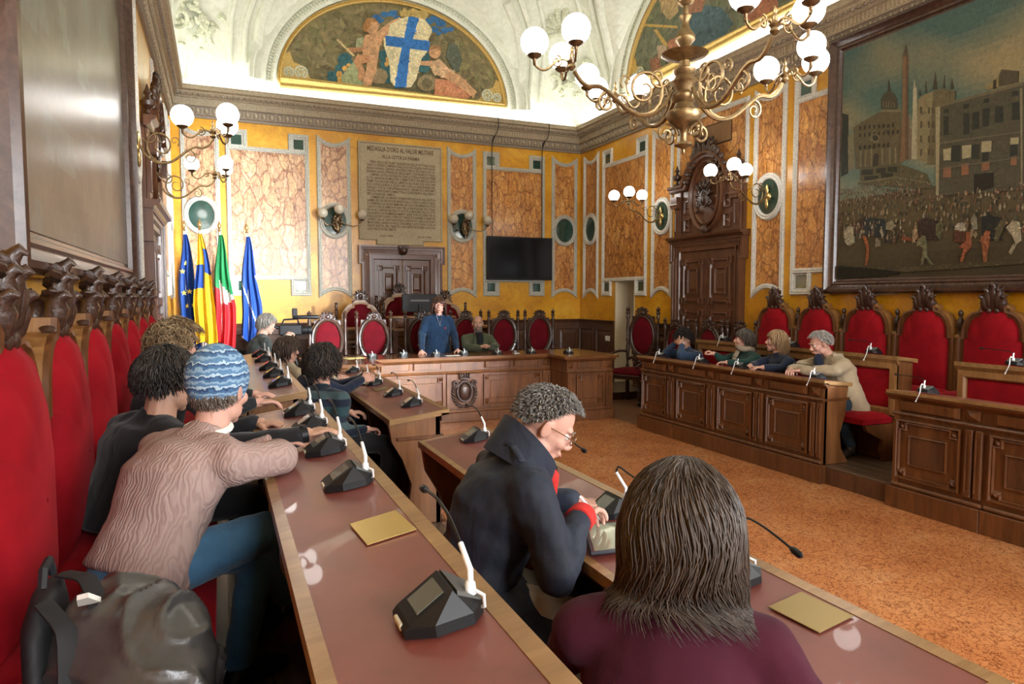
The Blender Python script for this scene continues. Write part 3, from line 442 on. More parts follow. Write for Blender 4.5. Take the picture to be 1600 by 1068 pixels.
ART_PIAZZA = [((0.023,0.027,0.021),[(-5.98,3.86),(-5.88,3.81),(-5.86,3.14),(-5.96,3.12)]),((0.167,0.15,0.084),[(-5.88,3.57),(-5.8,3.57),(-5.78,3.18),(-5.86,3.17)]),((0.167,0.125,0.084),[(-5.11,3.5),(-5.06,3.46),(-5.05,3.15),(-5.11,3.16),(-5.13,3.61),(-5.1,3.59)]),((0.359,0.329,0.21),[(-5.08,3.9),(-5.04,3.89),(-4.99,3.14),(-5.07,3.16)]),((0.283,0.264,0.17),[(-5.08,3.89),(-5.07,3.99),(-5.05,3.89)]),((0.103,0.084,0.044),[(-5.81,3.66),(-5.5,3.74),(-5.4,3.75),(-5.21,3.7),(-5.18,3.13),(-5.76,3.17)]),((0.167,0.142,0.075),[(-5.48,3.75),(-5.4,3.76),(-5.21,3.71),(-5.21,3.68)]),((0.034,0.028,0.018),[(-5.73,3.65),(-5.7,3.65),(-5.7,3.6),(-5.73,3.6)]),((0.034,0.028,0.018),[(-5.67,3.64),(-5.64,3.64),(-5.64,3.59),(-5.67,3.59)]),((0.034,0.028,0.018),[(-5.61,3.63),(-5.58,3.63),(-5.58,3.59),(-5.6,3.59)]),((0.034,0.028,0.018),[(-5.55,3.62),(-5.52,3.62),(-5.52,3.58),(-5.54,3.58)]),((0.034,0.028,0.018),[(-5.49,3.61),(-5.46,3.61),(-5.46,3.57),(-5.48,3.57)]),((0.034,0.028,0.018),[(-5.43,3.6),(-5.4,3.6),(-5.4,3.56),(-5.43,3.56)]),((0.034,0.028,0.018),[(-5.37,3.59),(-5.35,3.59),(-5.34,3.55),(-5.37,3.55)]),((0.034,0.028,0.018),[(-5.31,3.59),(-5.29,3.59),(-5.29,3.55),(-5.31,3.54)]),((0.034,0.028,0.018),[(-5.73,3.56),(-5.7,3.56),(-5.7,3.52),(-5.72,3.52)]),((0.034,0.028,0.018),[(-5.66,3.56),(-5.64,3.56),(-5.64,3.51),(-5.66,3.51)]),((0.034,0.028,0.018),[(-5.6,3.55),(-5.58,3.55),(-5.58,3.51),(-5.6,3.5)]),((0.034,0.028,0.018),[(-5.54,3.54),(-5.52,3.54),(-5.52,3.5),(-5.54,3.5)]),((0.034,0.028,0.018),[(-5.48,3.53),(-5.46,3.53),(-5.46,3.49),(-5.48,3.49)]),((0.034,0.028,0.018),[(-5.42,3.52),(-5.4,3.52),(-5.4,3.48),(-5.42,3.48)]),((0.034,0.028,0.018),[(-5.37,3.52),(-5.34,3.52),(-5.34,3.47),(-5.36,3.47)]),((0.034,0.028,0.018),[(-5.31,3.51),(-5.29,3.51),(-5.28,3.47),(-5.31,3.47)]),((0.034,0.028,0.018),[(-5.25,3.5),(-5.23,3.5),(-5.23,3.46),(-5.25,3.46)]),((0.034,0.028,0.018),[(-5.72,3.43),(-5.7,3.43),(-5.69,3.38),(-5.72,3.38)]),((0.034,0.028,0.018),[(-5.66,3.42),(-5.63,3.42),(-5.63,3.38),(-5.66,3.38)]),((0.034,0.028,0.018),[(-5.6,3.41),(-5.57,3.41),(-5.57,3.37),(-5.6,3.37)]),((0.034,0.028,0.018),[(-5.54,3.41),(-5.51,3.41),(-5.51,3.36),(-5.54,3.36)]),((0.034,0.028,0.018),[(-5.48,3.4),(-5.45,3.4),(-5.45,3.36),(-5.48,3.36)]),((0.034,0.028,0.018),[(-5.42,3.39),(-5.39,3.39),(-5.39,3.35),(-5.42,3.35)]),((0.034,0.028,0.018),[(-5.36,3.39),(-5.34,3.39),(-5.34,3.34),(-5.36,3.34)]),((0.157,0.128,0.07),[(-5.46,3.46),(-5.47,3.43),(-5.49,3.42),(-5.53,3.43),(-5.56,3.45),(-5.57,3.48),(-5.56,3.51),(-5.53,3.52),(-5.5,3.51),(-5.47,3.49)]),((0.037,0.033,0.02),[(-5.47,3.46),(-5.48,3.44),(-5.5,3.44),(-5.52,3.44),(-5.54,3.46),(-5.55,3.48),(-5.55,3.5),(-5.53,3.51),(-5.5,3.5),(-5.48,3.48)]),((0.167,0.142,0.075),[(-5.71,3.37),(-5.69,3.37),(-5.68,3.19),(-5.7,3.19)]),((0.167,0.142,0.075),[(-5.64,3.36),(-5.62,3.36),(-5.62,3.18),(-5.64,3.18)]),((0.167,0.142,0.075),[(-5.57,3.36),(-5.55,3.36),(-5.54,3.17),(-5.56,3.17)]),((0.167,0.142,0.075),[(-5.43,3.34),(-5.41,3.34),(-5.4,3.16),(-5.42,3.16)]),((0.167,0.142,0.075),[(-5.34,3.33),(-5.32,3.33),(-5.31,3.15),(-5.33,3.15)]),((0.167,0.142,0.075),[(-5.27,3.32),(-5.25,3.32),(-5.24,3.15),(-5.26,3.15)]),((0.037,0.031,0.02),[(-5.53,3.28),(-5.5,3.31),(-5.47,3.28),(-5.47,3.16),(-5.53,3.16)]),((0.061,0.053,0.032),[(-5.46,3.87),(-5.43,3.92),(-5.37,3.95),(-5.3,3.9),(-5.26,3.83),(-5.25,3.72),(-5.45,3.77)]),((0.049,0.045,0.031),[(-5.38,3.94),(-5.37,4.06),(-5.34,3.93)]),((0.117,0.098,0.055),[(-5.44,3.85),(-5.42,3.85),(-5.42,3.78),(-5.43,3.78)]),((0.117,0.098,0.055),[(-5.4,3.84),(-5.39,3.84),(-5.38,3.77),(-5.4,3.77)]),((0.117,0.098,0.055),[(-5.37,3.83),(-5.35,3.83),(-5.35,3.76),(-5.37,3.76)]),((0.117,0.098,0.055),[(-5.33,3.82),(-5.32,3.82),(-5.32,3.75),(-5.33,3.75)]),((0.117,0.098,0.055),[(-5.3,3.81),(-5.29,3.81),(-5.28,3.74),(-5.3,3.75)]),((0.183,0.107,0.055),[(-5.21,4.27),(-5.15,4.25),(-5.11,3.17),(-5.2,3.14),(-5.19,3.63)]),((0.117,0.07,0.039),[(-5.17,4.26),(-5.15,4.25),(-5.11,3.17),(-5.14,3.16)]),((0.081,0.059,0.041),[(-5.21,4.26),(-5.18,4.38),(-5.15,4.25)]),((0.205,0.17,0.087),[(-5.02,3.76),(-4.97,3.79),(-4.77,3.81),(-4.62,3.74),(-4.62,3.63),(-4.81,3.63),(-4.78,3.06),(-5.0,3.14)]),((0.122,0.102,0.054),[(-4.85,3.8),(-4.77,3.81),(-4.62,3.74),(-4.62,3.63),(-4.81,3.62),(-4.79,3.06),(-4.89,3.07)]),((0.053,0.046,0.032),[(-5.01,3.8),(-5.0,3.86),(-4.98,3.79)]),((0.053,0.046,0.032),[(-4.94,3.81),(-4.94,3.93),(-4.92,3.8)]),((0.053,0.046,0.032),[(-4.86,3.82),(-4.84,3.99),(-4.81,3.81)]),((0.053,0.046,0.032),[(-4.75,3.81),(-4.74,3.93),(-4.73,3.8)]),((0.053,0.046,0.032),[(-4.67,3.77),(-4.66,3.87),(-4.64,3.77)]),((0.081,0.066,0.037),[(-4.99,3.68),(-4.97,3.68),(-4.96,3.6),(-4.99,3.61)]),((0.081,0.066,0.037),[(-4.9,3.65),(-4.88,3.65),(-4.88,3.58),(-4.9,3.59)]),((0.081,0.066,0.037),[(-4.86,3.64),(-4.84,3.64),(-4.83,3.57),(-4.85,3.57)]),((0.081,0.066,0.037),[(-4.98,3.53),(-4.96,3.53),(-4.96,3.46),(-4.98,3.46)]),((0.081,0.066,0.037),[(-4.9,3.51),(-4.88,3.51),(-4.87,3.44),(-4.89,3.44)]),((0.081,0.066,0.037),[(-4.85,3.5),(-4.83,3.5),(-4.83,3.43),(-4.85,3.43)]),((0.081,0.066,0.037),[(-4.98,3.38),(-4.96,3.38),(-4.95,3.31),(-4.97,3.31)]),((0.081,0.066,0.037),[(-4.89,3.36),(-4.87,3.36),(-4.87,3.29),(-4.89,3.29)]),((0.081,0.066,0.037),[(-4.85,3.35),(-4.82,3.35),(-4.82,3.28),(-4.84,3.28)]),((0.081,0.066,0.037),[(-4.97,3.24),(-4.95,3.24),(-4.95,3.17),(-4.97,3.17)]),((0.081,0.066,0.037),[(-4.89,3.23),(-4.86,3.23),(-4.86,3.16),(-4.88,3.16)]),((0.081,0.066,0.037),[(-4.84,3.22),(-4.82,3.22),(-4.82,3.15),(-4.84,3.15)]),((0.234,0.18,0.077),[(-4.32,3.7),(-4.21,3.77),(-4.19,3.82),(-4.04,3.76),(-4.04,3.66),(-4.32,3.67)]),((0.077,0.062,0.037),[(-4.21,3.77),(-4.19,3.82),(-4.04,3.76),(-4.04,3.66),(-4.21,3.67)]),((0.034,0.027,0.02),[(-4.26,3.74),(-4.23,3.74),(-4.23,3.66),(-4.26,3.66)]),((0.071,0.064,0.04),[(-4.82,3.63),(-4.0,3.64),(-3.16,3.67),(-3.11,2.6),(-3.98,2.68),(-4.76,2.73)]),((0.127,0.107,0.063),[(-4.82,3.65),(-4.0,3.65),(-3.16,3.68),(-3.16,3.66),(-4.0,3.62),(-4.82,3.62)]),((0.283,0.245,0.142),[(-4.82,3.63),(-4.77,3.63),(-4.75,2.73),(-4.78,2.75)]),((0.2,0.174,0.104),[(-4.02,3.6),(-4.0,3.6),(-3.96,2.73),(-3.97,2.69)]),((0.028,0.03,0.023),[(-4.53,3.5),(-4.47,3.49),(-4.46,3.29),(-4.52,3.29)]),((0.028,0.03,0.023),[(-4.35,3.5),(-4.28,3.49),(-4.28,3.32),(-4.34,3.33)]),((0.028,0.03,0.023),[(-4.08,3.49),(-4.02,3.48),(-4.01,3.32),(-4.08,3.33)]),((0.028,0.03,0.023),[(-4.73,3.59),(-4.68,3.58),(-4.68,3.54),(-4.73,3.55)]),((0.028,0.03,0.023),[(-4.53,3.59),(-4.48,3.58),(-4.48,3.54),(-4.53,3.54)]),((0.028,0.03,0.023),[(-4.34,3.59),(-4.29,3.58),(-4.29,3.54),(-4.34,3.55)]),((0.028,0.03,0.023),[(-4.09,3.59),(-4.03,3.58),(-4.03,3.54),(-4.08,3.55)]),((0.028,0.03,0.023),[(-4.43,3.18),(-4.36,3.17),(-4.36,3.03),(-4.43,3.04)]),((0.028,0.03,0.023),[(-4.33,3.08),(-4.27,3.08),(-4.27,3.0),(-4.33,3.0)]),((0.028,0.03,0.023),[(-4.08,3.1),(-4.02,3.1),(-4.01,3.0),(-4.08,3.01)]),((0.028,0.03,0.023),[(-4.73,3.52),(-4.68,3.51),(-4.67,3.33),(-4.72,3.33)]),((0.028,0.03,0.023),[(-4.44,3.49),(-4.38,3.48),(-4.37,3.32),(-4.44,3.32)]),((0.028,0.03,0.023),[(-4.23,3.49),(-4.16,3.48),(-4.15,3.33),(-4.23,3.34)]),((0.028,0.03,0.023),[(-4.63,3.21),(-4.55,3.2),(-4.54,3.04),(-4.63,3.05)]),((0.028,0.03,0.023),[(-3.91,3.49),(-3.85,3.48),(-3.84,3.31),(-3.91,3.32)]),((0.028,0.03,0.023),[(-3.9,3.15),(-3.83,3.14),(-3.82,2.97),(-3.89,2.97)]),((0.028,0.03,0.023),[(-3.74,3.49),(-3.67,3.48),(-3.66,3.31),(-3.74,3.32)]),((0.028,0.03,0.023),[(-3.73,3.17),(-3.65,3.16),(-3.65,2.96),(-3.72,2.97)]),((0.02,0.017,0.012),[(-4.4,2.89),(-4.22,2.88),(-4.21,2.74),(-4.39,2.71)]),((0.322,0.283,0.166),[(-4.72,3.19),(-4.64,3.19),(-4.64,3.07),(-4.71,3.08)]),((0.322,0.283,0.166),[(-4.53,3.19),(-4.44,3.18),(-4.44,3.06),(-4.52,3.06)]),((0.322,0.283,0.166),[(-4.34,3.19),(-4.25,3.18),(-4.25,3.08),(-4.34,3.09)]),((0.322,0.283,0.166),[(-4.08,3.17),(-4.01,3.16),(-4.01,3.1),(-4.08,3.11)]),((0.211,0.101,0.053),[(-4.71,3.01),(-4.63,3.01),(-4.63,2.9),(-4.71,2.91)]),((0.211,0.101,0.053),[(-4.53,3.01),(-4.46,3.01),(-4.45,2.9),(-4.52,2.9)]),((0.211,0.101,0.053),[(-4.33,2.99),(-4.26,2.99),(-4.26,2.91),(-4.33,2.91)]),((0.211,0.101,0.053),[(-4.07,2.99),(-4.02,2.99),(-4.02,2.91),(-4.07,2.92)]),((0.117,0.102,0.063),[(-4.76,3.27),(-4.0,3.21),(-4.0,3.2),(-4.76,3.25)]),((0.117,0.102,0.063),[(-4.75,3.01),(-3.99,2.98),(-3.99,2.97),(-4.75,3.0)]),((0.09,0.079,0.041),[(-5.69,3.17),(-5.22,3.14),(-4.89,2.98),(-4.81,2.81),(-5.68,2.99)]),((0.028,0.028,0.017),[(-5.67,3.15),(-5.52,3.13),(-5.52,3.07),(-5.67,3.09)]),((0.028,0.028,0.017),[(-5.48,3.13),(-5.36,3.12),(-5.36,3.06),(-5.48,3.08)]),((0.028,0.028,0.017),[(-5.34,3.12),(-5.23,3.11),(-5.22,3.05),(-5.34,3.07)]),((0.028,0.028,0.017),[(-5.63,3.07),(-5.45,3.05),(-5.44,3.01),(-5.63,3.02)]),((0.028,0.028,0.017),[(-5.42,3.07),(-5.27,3.05),(-5.27,3.0),(-5.41,3.01)]),((0.137,0.121,0.064),[(-5.71,3.02),(-5.26,3.01),(-4.88,2.9),(-4.88,2.88),(-5.26,2.99),(-5.71,3.0)]),((0.02,0.027,0.03),[(-5.76,2.41),(-5.76,2.56),(-5.6,2.61),(-5.36,2.56),(-5.33,2.49),(-5.34,2.37)]),((0.053,0.032,0.025),[(-5.76,2.56),(-5.63,2.61),(-5.62,2.41),(-5.76,2.41)]),((0.336,0.109,0.039),[(-5.63,2.41),(-5.59,2.4),(-5.55,2.29),(-5.55,2.14),(-5.57,2.07),(-5.58,2.08),(-5.57,2.25)]),((0.041,0.024,0.019),[(-4.95,2.51),(-4.86,2.52),(-4.75,2.48),(-4.74,2.29),(-4.94,2.3)]),((0.023,0.024,0.02),[(-4.31,2.48),(-4.24,2.48),(-4.13,2.45),(-4.12,2.24),(-4.3,2.25)]),((0.359,0.329,0.22),[(-5.88,2.47),(-5.83,2.53),(-5.75,2.51),(-5.74,2.33),(-5.8,2.3),(-5.86,2.34)]),((0.379,0.329,0.22),[(-4.08,2.35),(-4.03,2.41),(-3.97,2.39),(-3.95,2.22),(-3.99,2.19),(-4.02,2.26)]),((0.359,0.329,0.24),[(-4.57,2.38),(-4.53,2.44),(-4.47,2.43),(-4.45,2.36),(-4.53,2.35)]),((0.309,0.27,0.174),[(-4.05,2.12),(-4.01,2.2),(-3.99,2.19),(-4.03,2.1)]),((0.309,0.097,0.043),[(-4.45,2.35),(-4.41,2.33),(-4.4,2.2),(-4.46,2.13),(-4.48,2.05),(-4.5,2.06),(-4.47,2.19),(-4.52,2.2),(-4.45,2.26)]),((0.283,0.099,0.042),[(-4.26,2.34),(-4.22,2.33),(-4.23,2.23),(-4.25,2.13),(-4.25,2.03),(-4.27,2.03),(-4.3,2.23),(-4.31,2.25)]),((0.167,0.159,0.084),[(-4.9,2.35),(-4.87,2.33),(-4.86,2.23),(-4.85,2.13),(-4.78,2.04),(-4.8,2.03),(-4.87,2.13),(-4.9,2.03),(-4.91,2.04),(-4.89,2.21),(-4.97,2.27),(-4.97,2.28)]),((0.246,0.21,0.137),[(-5.45,2.36),(-5.41,2.33),(-5.4,2.27),(-5.46,2.26)]),((0.283,0.245,0.151),[(-5.33,2.52),(-5.27,2.54),(-5.22,2.48),(-5.27,2.43),(-5.32,2.45)]),((0.322,0.215,0.117),[(-5.02,2.41),(-4.98,2.42),(-4.95,2.34),(-4.99,2.29),(-5.01,2.32)]),((0.258,0.074,0.037),[(-5.13,2.36),(-5.03,2.33),(-5.03,2.3),(-5.13,2.32)]),((0.246,0.228,0.155),[(-4.41,2.46),(-4.38,2.51),(-4.36,2.46),(-4.35,2.36),(-4.39,2.35)]),((0.117,0.109,0.055),[(-4.76,2.45),(-4.71,2.48),(-4.68,2.38),(-4.73,2.3),(-4.76,2.35)]),((0.108,0.093,0.046),[(-4.17,2.35),(-4.13,2.43),(-4.08,2.43),(-4.1,2.36),(-4.15,2.23),(-4.18,2.23)]),((0.01,0.011,0.008),[(-6.08,2.09),(-5.16,1.99),(-5.16,1.95),(-5.96,1.92),(-5.97,2.08)]),((0.077,0.062,0.031),[(-5.51,2.04),(-3.88,2.04),(-3.88,2.01),(-5.1,1.97)]),((0.099,0.038,0.019),[(-4.57,2.37),(-4.45,2.34),(-4.46,2.23),(-4.57,2.26)])]

# ================================================================ THE SETTING
def st(name, mb, mat, parent=None, smooth=False, kind='structure'):
    return obj(name, mb, mat, parent, smooth, kind if parent is None or kind == 'stuff' else None)
# floor of marble slabs
floor = st('floor', MB().box(XL-.5, YF-.5, -.12, XR+.5, YB+.5, -.006), plain('floor_joint', (.20, .09, .04), .6))
slab = mesh_from(MB().box(0, 0, -.006, 1.2445, 1.6445, 0), 'slab', M_FLOOR)
for i in range(3):
    for j in range(6):
        o = bpy.data.objects.new('slab', slab); COL.objects.link(o); o.parent = floor; o.location = (1.35+i*1.246, -.5+j*1.646, 0)
# platforms of the seat rows, boarded
def platform(name, x0, y0, x1, y1, z, mat=M_PLANK, along='y', w=.145):
    p = st(name, MB().box(x0, y0, 0, x1, y1, z-.02), M_OAKD)
    n = max(1, round((x1-x0)/w)) if along == 'y' else max(1, round((y1-y0)/w)); ww = ((x1-x0) if along == 'y' else (y1-y0))/n
    me = mesh_from(MB().box(.0015, 0, -.02, ww-.0015, (y1-y0), 0, .002) if along == 'y' else MB().box(0, .0015, -.02, (x1-x0), ww-.0015, 0, .002), 'plank', mat)
    for k in range(n):
        o = bpy.data.objects.new('plank', me); COL.objects.link(o); o.parent = p
        o.location = (x0+k*ww, y0, z) if along == 'y' else (x0, y0+k*ww, z)
    return p
platform('floor_left_lower', .42, -1.5, 1.36, 7.75, P1)
platform('floor_left_upper', XL, -1.5, .42, 7.75, P2)
platform('floor_right_lower', 5.06, .2, 5.83, 7.55, P1)
platform('floor_right_upper', 5.83, .2, XR, 7.55, P2)
platform('floor_dais', XL, 9.75, XR, YB, .12, M_PLANK, 'x', .22)

# walls (u = along the wall seen from the room, z up, -y towards the room)
wall_back = st('wall_back', MB().box(XL-.6, 0, -.1, XR+.6, .5, 7.9), M_YEL); wall_back.location = (0, YB, 0)
def wall_with_openings(name, u0, u1, holes, loc, rz, mat, top=7.9):
    mb = MB(); T = .55; us = sorted({u0, u1, *[h[0] for h in holes], *[h[1] for h in holes]})
    for a, b in zip(us[:-1], us[1:]):
        hs = sorted([h for h in holes if h[0] <= a+1e-6 and h[1] >= b-1e-6], key=lambda h: h[2]); z = -.1
        for h in hs:
            if h[2] > z: mb.box(a, 0, z, b, T, h[2])
            z = h[3]
        mb.box(a, 0, z, b, T, top)
    o = st(name, mb, mat); o.location = loc; o.rotation_euler = (0, 0, rz); return o
WINR = [(1.75-.8, 1.75+.8, 1.3, 3.7), (-.85-.8, -.85+.8, 1.3, 3.7)]
wall_right = wall_with_openings('wall_right', -YB, -YF, WINR + [(-11.01, -10.35, 0, 2.02)], (XR, 0, 0), R(-90), M_YEL)
wall_left = wall_with_openings('wall_left', YF, YB, [], (XL, 0, 0), R(90), M_YEL)
WINF = [(x-.65, x+.65, 1.3, 4.2) for x in (-5.2, -3.05, -.9)]
wall_front = wall_with_openings('wall_front', -XR, -XL, WINF, (0, YF, 0), R(180), M_YEL)
M_WINW = plain('window_paint', (.70, .66, .56), .4)
for k, (w, par) in enumerate([(h, wall_right) for h in WINR] + [(h, wall_front) for h in WINF]):
    mb = MB(); mb.mould([(w[0], w[2]), (w[1], w[2]), (w[1], w[3]), (w[0], w[3])], [(0, .02), (.0, -.3), (-.07, -.3), (-.07, -.22), (0, .02)][:4], True, 0)
    for u in ((w[0]+w[1])/2,): mb.box(u-.03, .24, w[2], u+.03, .30, w[3])
    for z in (w[2]+.9, w[2]+1.8): mb.box(w[0], .25, z-.02, w[1], .29, z+.02)
    o = obj('window_%d' % (k+1), mb, M_WINW, kind='structure'); o.location = par.location; o.rotation_euler = par.rotation_euler

# dark wainscot on the far walls
def wainscot(name, parent, u0, u1, z0, z1, pw=.62, skip=None):
    t = bpy.data.objects.new(name, None); COL.objects.link(t); t.location = parent.location; t.rotation_euler = parent.rotation_euler; t['kind'] = 'structure'
    mb = MB(); mb.box(u0, -.03, z0, u1, 0, z1-.06); obj('backing_board', mb, M_OAKD, t)
    mb = MB(); mb.mould([(u1, z1), (u0, z1)], [(-.06, 0), (-.06, .03), (-.02, .045), (0, .06), (.012, .06), (.012, 0)], False); obj('cap_rail', mb, M_OAKD, t)
    mb = MB(); mb.box(u0, -.045, z0, u1, 0, z0+.16, .008); obj('base_rail', mb, M_OAKD, t)
    n = max(1, round((u1-u0)/pw)); w = (u1-u0)/n
    for i in range(n):
        a, b = u0+i*w+.06, u0+(i+1)*w-.06; mb = MB()
        mb.mould([(a, z0+.24), (b, z0+.24), (b, z1-.16), (a, z1-.16)], [(0, .03), (0, .05), (-.02, .05), (-.03, .032)])
        mb.pyramid(a+.05, z0+.29, b-.05, z1-.21, -.03, .012, 0, .8); obj('panel', mb, M_OAKD, t)
    return t
wainscot('trim_1', wall_back, XL, 2.25, .12, 1.26)
wainscot('trim_2', wall_back, 3.92, XR, .12, 1.26)
wainscot('trim_3', wall_right, -YB+.001, -11.02, .12, 1.26, .7)
wainscot('trim_4', wall_right, -10.34, -9.22, .0, 1.26, .56)

# ---------------------------------------------------------------- stucco panels on the walls
FRP = [(.035, 0), (.035, .02), (.02, .035), (.005, .028), (-.008, .034), (-.02, .022), (-.035, .018), (-.035, 0)]
def narrow_path(c, hw, z0, z1):
    d = .10; n = 8
    top = [(c+hw-(2*hw)*i/n, z1-d*math.sin(PI*i/n)**.8) for i in range(n+1)]
    bot = [(c-hw+(2*hw)*i/n, z0+d*math.sin(PI*i/n)**.8) for i in range(n+1)]
    return bot + top
def narrow_panel(wall, c, st_m, inlay, z0=1.76, z1=4.45, hw=.255, oval=True, orn=False):
    P = narrow_path(c, hw, z0, z1); mb = MB()
    mb.mould(P, FRP); obj('panel_frame', mb, st_m, wall, 30)
    mb = MB(); q = narrow_path(c, hw-.03, z0+.03, z1-.03); mb.prism(q, -.004, 0); obj('marble_inlay', mb, inlay, wall)
    if oval:
        ov = arc(c, 3.05, .225, .265, 0, 360, 28)[:-1]; mb = MB(); mb.mould(ov, [(.05, 0), (.05, .03), (.03, .05), (.008, .038), (-.01, .046), (-.03, .03), (-.03, 0)]); obj('oval_frame', mb, st_m, wall, 30)
        mb = MB(); mb.prism(arc(c, 3.05, .205, .245, 0, 360, 28)[:-1], -.014, -.003); obj('oval_inlay', mb, M_GLASSG, wall)
def big_panel(wall, u0, u1, st_m, inlay, z0=1.77, z1=4.45, sq=.27, dark=M_GLASSG, cut=None):
    P = [(u0, z0), (u0+sq, z0), (u0+sq, z0+sq), (u1-sq, z0+sq), (u1-sq, z0), (u1, z0), (u1, z1), (u1-sq, z1), (u1-sq, z1-sq), (u0+sq, z1-sq), (u0+sq, z1), (u0, z1)]
    mb = MB(); mb.mould(P, FRP); obj('panel_frame', mb, st_m, wall, 30)
    for a, b, z in ((u0, u0+sq, z0+sq), (u1-sq, u1, z0+sq), (u0, u0+sq, z1-sq), (u1-sq, u1, z1-sq)):
        mb = MB(); mb.mould([(a, z), (b, z)], FRP, False, -.001); obj('frame_rail', mb, st_m, wall, 30)
    mb = MB(); mb.box(u0, -.004, z0+sq, u1, 0, z1-sq); obj('marble_inlay', mb, inlay, wall)
    for a in (u0, u1-sq):
        for b in (z0, z1-sq):
            mb = MB(); mb.box(a+.055, -.009, b+.055, a+sq-.055, 0, b+sq-.055, .003); obj('square_inlay', mb, dark, wall)
            mb = MB(); mb.box(a, -.003, b, a+sq, 0, b+sq); obj('square_border', mb, st_m, wall)
for c, b in ((-.24, M_BREC_LIT), (1.89, M_BREC_LIT), (4.25, M_BREC), (6.43, M_BREC)): narrow_panel(wall_back, c, M_STUC, b)
big_panel(wall_back, .18, 1.44, M_STUC, M_BREC_LIT); big_panel(wall_back, 4.71, 5.95, M_STUC, M_BREC)
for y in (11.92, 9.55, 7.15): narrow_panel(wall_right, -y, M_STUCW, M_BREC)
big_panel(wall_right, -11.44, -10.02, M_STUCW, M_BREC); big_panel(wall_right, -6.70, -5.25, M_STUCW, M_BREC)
mb = MB(); mb.box(-9.10, -.004, 3.3, -7.60, 0, 4.42); obj('marble_inlay', mb, M_BREC, wall_right)
mb = MB(); mb.mould([(-7.58, 3.3), (-7.58, 4.45), (-9.12, 4.45), (-9.12, 3.3)], FRP, False); obj('panel_frame', mb, M_STUCW, wall_right, 30)
for y in (11.92, 9.55, 7.15): narrow_panel(wall_left, y, M_STUCW, M_BREC)
big_panel(wall_left, 10.02, 11.44, M_STUCW, M_BREC); big_panel(wall_left, 5.25, 6.70, M_STUCW, M_BREC)

# ---------------------------------------------------------------- cornice
def perimeter(mb, prof, mi=0):
    cs = [(XL, YB, 1, -1), (XR, YB, -1, -1), (XR, YF, -1, 1), (XL, YF, 1, 1)]; k = len(prof); v = []; F = []
    for x, y, sx, sy in cs: v += [(x+sx*o, y+sy*o, z) for o, z in prof]
    for i in range(4):
        j = (i+1) % 4
        for q in range(k-1): F.append((i*k+q, i*k+q+1, j*k+q+1, j*k+q))
    mb.add(v, F, mi)
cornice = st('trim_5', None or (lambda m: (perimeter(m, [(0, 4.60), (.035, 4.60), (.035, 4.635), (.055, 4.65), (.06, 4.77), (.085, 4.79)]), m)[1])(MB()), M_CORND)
mb = MB(); perimeter(mb, [(.05, 4.785), (.09, 4.785), (.09, 4.895), (.115, 4.90), (.115, 4.915)]); obj('fluted_band', mb, M_CORN, cornice)
mb = MB(); perimeter(mb, [(.05, 4.91), (.13, 4.912), (.175, 4.965), (.18, 4.985), (.23, 5.0), (.235, 5.045), (.245, 5.07), (.22, 5.07), (.215, 5.03), (.0, 5.03)]); obj('crown_moulding', mb, M_CORN, cornice)
def band(name, mat, pitch, maker, smooth=False):
    mb = MB()
    for wx, wy, dx, dy, L in ((XL, YB, 1, 0, XR-XL), (XR, YB, 0, -1, 11.5), (XL, YB, 0, -1, 11.5)):
        n = int(L/pitch)
        nx, ny = (0, -1) if dx else ((-1, 0) if wx > 3 else (1, 0))
        for i in range(n):
            t = (i+.5)*pitch; s0 = len(mb.v); maker(mb)
            M = Matrix(((dx, -nx, 0, wx+dx*t), (dy, -ny, 0, wy+dy*t), (0, 0, 1, 0), (0, 0, 0, 1))); mb.tf(s0, M)
    obj(name, mb, mat, cornice, smooth, 'stuff')
band('egg_moulding', M_CORN, .125, lambda m: (m.ell((0, -.058, 4.71), (.030, .028, .042), 8, 6), m.box(-.062, -.075, 4.655, -.050, -.05, 4.765)), 40)
band('flutes', M_CORN, .052, lambda m: m.box(-.010, -.103, 4.80, .010, -.085, 4.888))
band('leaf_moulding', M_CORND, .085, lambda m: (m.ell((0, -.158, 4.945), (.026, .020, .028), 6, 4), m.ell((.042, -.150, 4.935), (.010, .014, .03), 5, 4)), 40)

# ---------------------------------------------------------------- vault with lunettes
LUN = [(8.35, 2.6), (3.55, 2.6), (-1.25, 2.6)]
def vz(x, y):
    dx = min(x-XL, XR-x); dy = min(y-YF, YB-y)
    a = max(0, 1-dx/3); b = max(0, 1-dy/3); r = (a**8+b**8)**.125
    z = 5.15+2.6*math.sqrt(max(0, 1-r*r))
    for c, h in LUN:
        t = (y-c)/h
        if abs(t) < 1: z = max(z, 5.15+2.05*math.sqrt(1-t*t))
    t = (x-3.06)/2.45
    if abs(t) < 1: z = max(z, 5.15+2.0*math.sqrt(1-t*t))
    return z
def spaced(a, b, n): return [a+(b-a)*(.5-.5*math.cos(PI*i/n)) for i in range(n+1)]
xs = sorted(set(spaced(XL, XR, 76))); ys = sorted(set(spaced(YF, YB, 130)))
mb = MB(); mb.grid([[(x, y, vz(x, y)) for x in xs] for y in ys]); mb.f = [f[::-1] for f in mb.f]
vault = st('ceiling', mb, M_VAULT, None, 25)
mb = MB(); mb.box(XL-.6, YF-.6, 7.9, XR+.6, YB+.6, 8.1); obj('vault_back', mb, M_VAULT, vault)
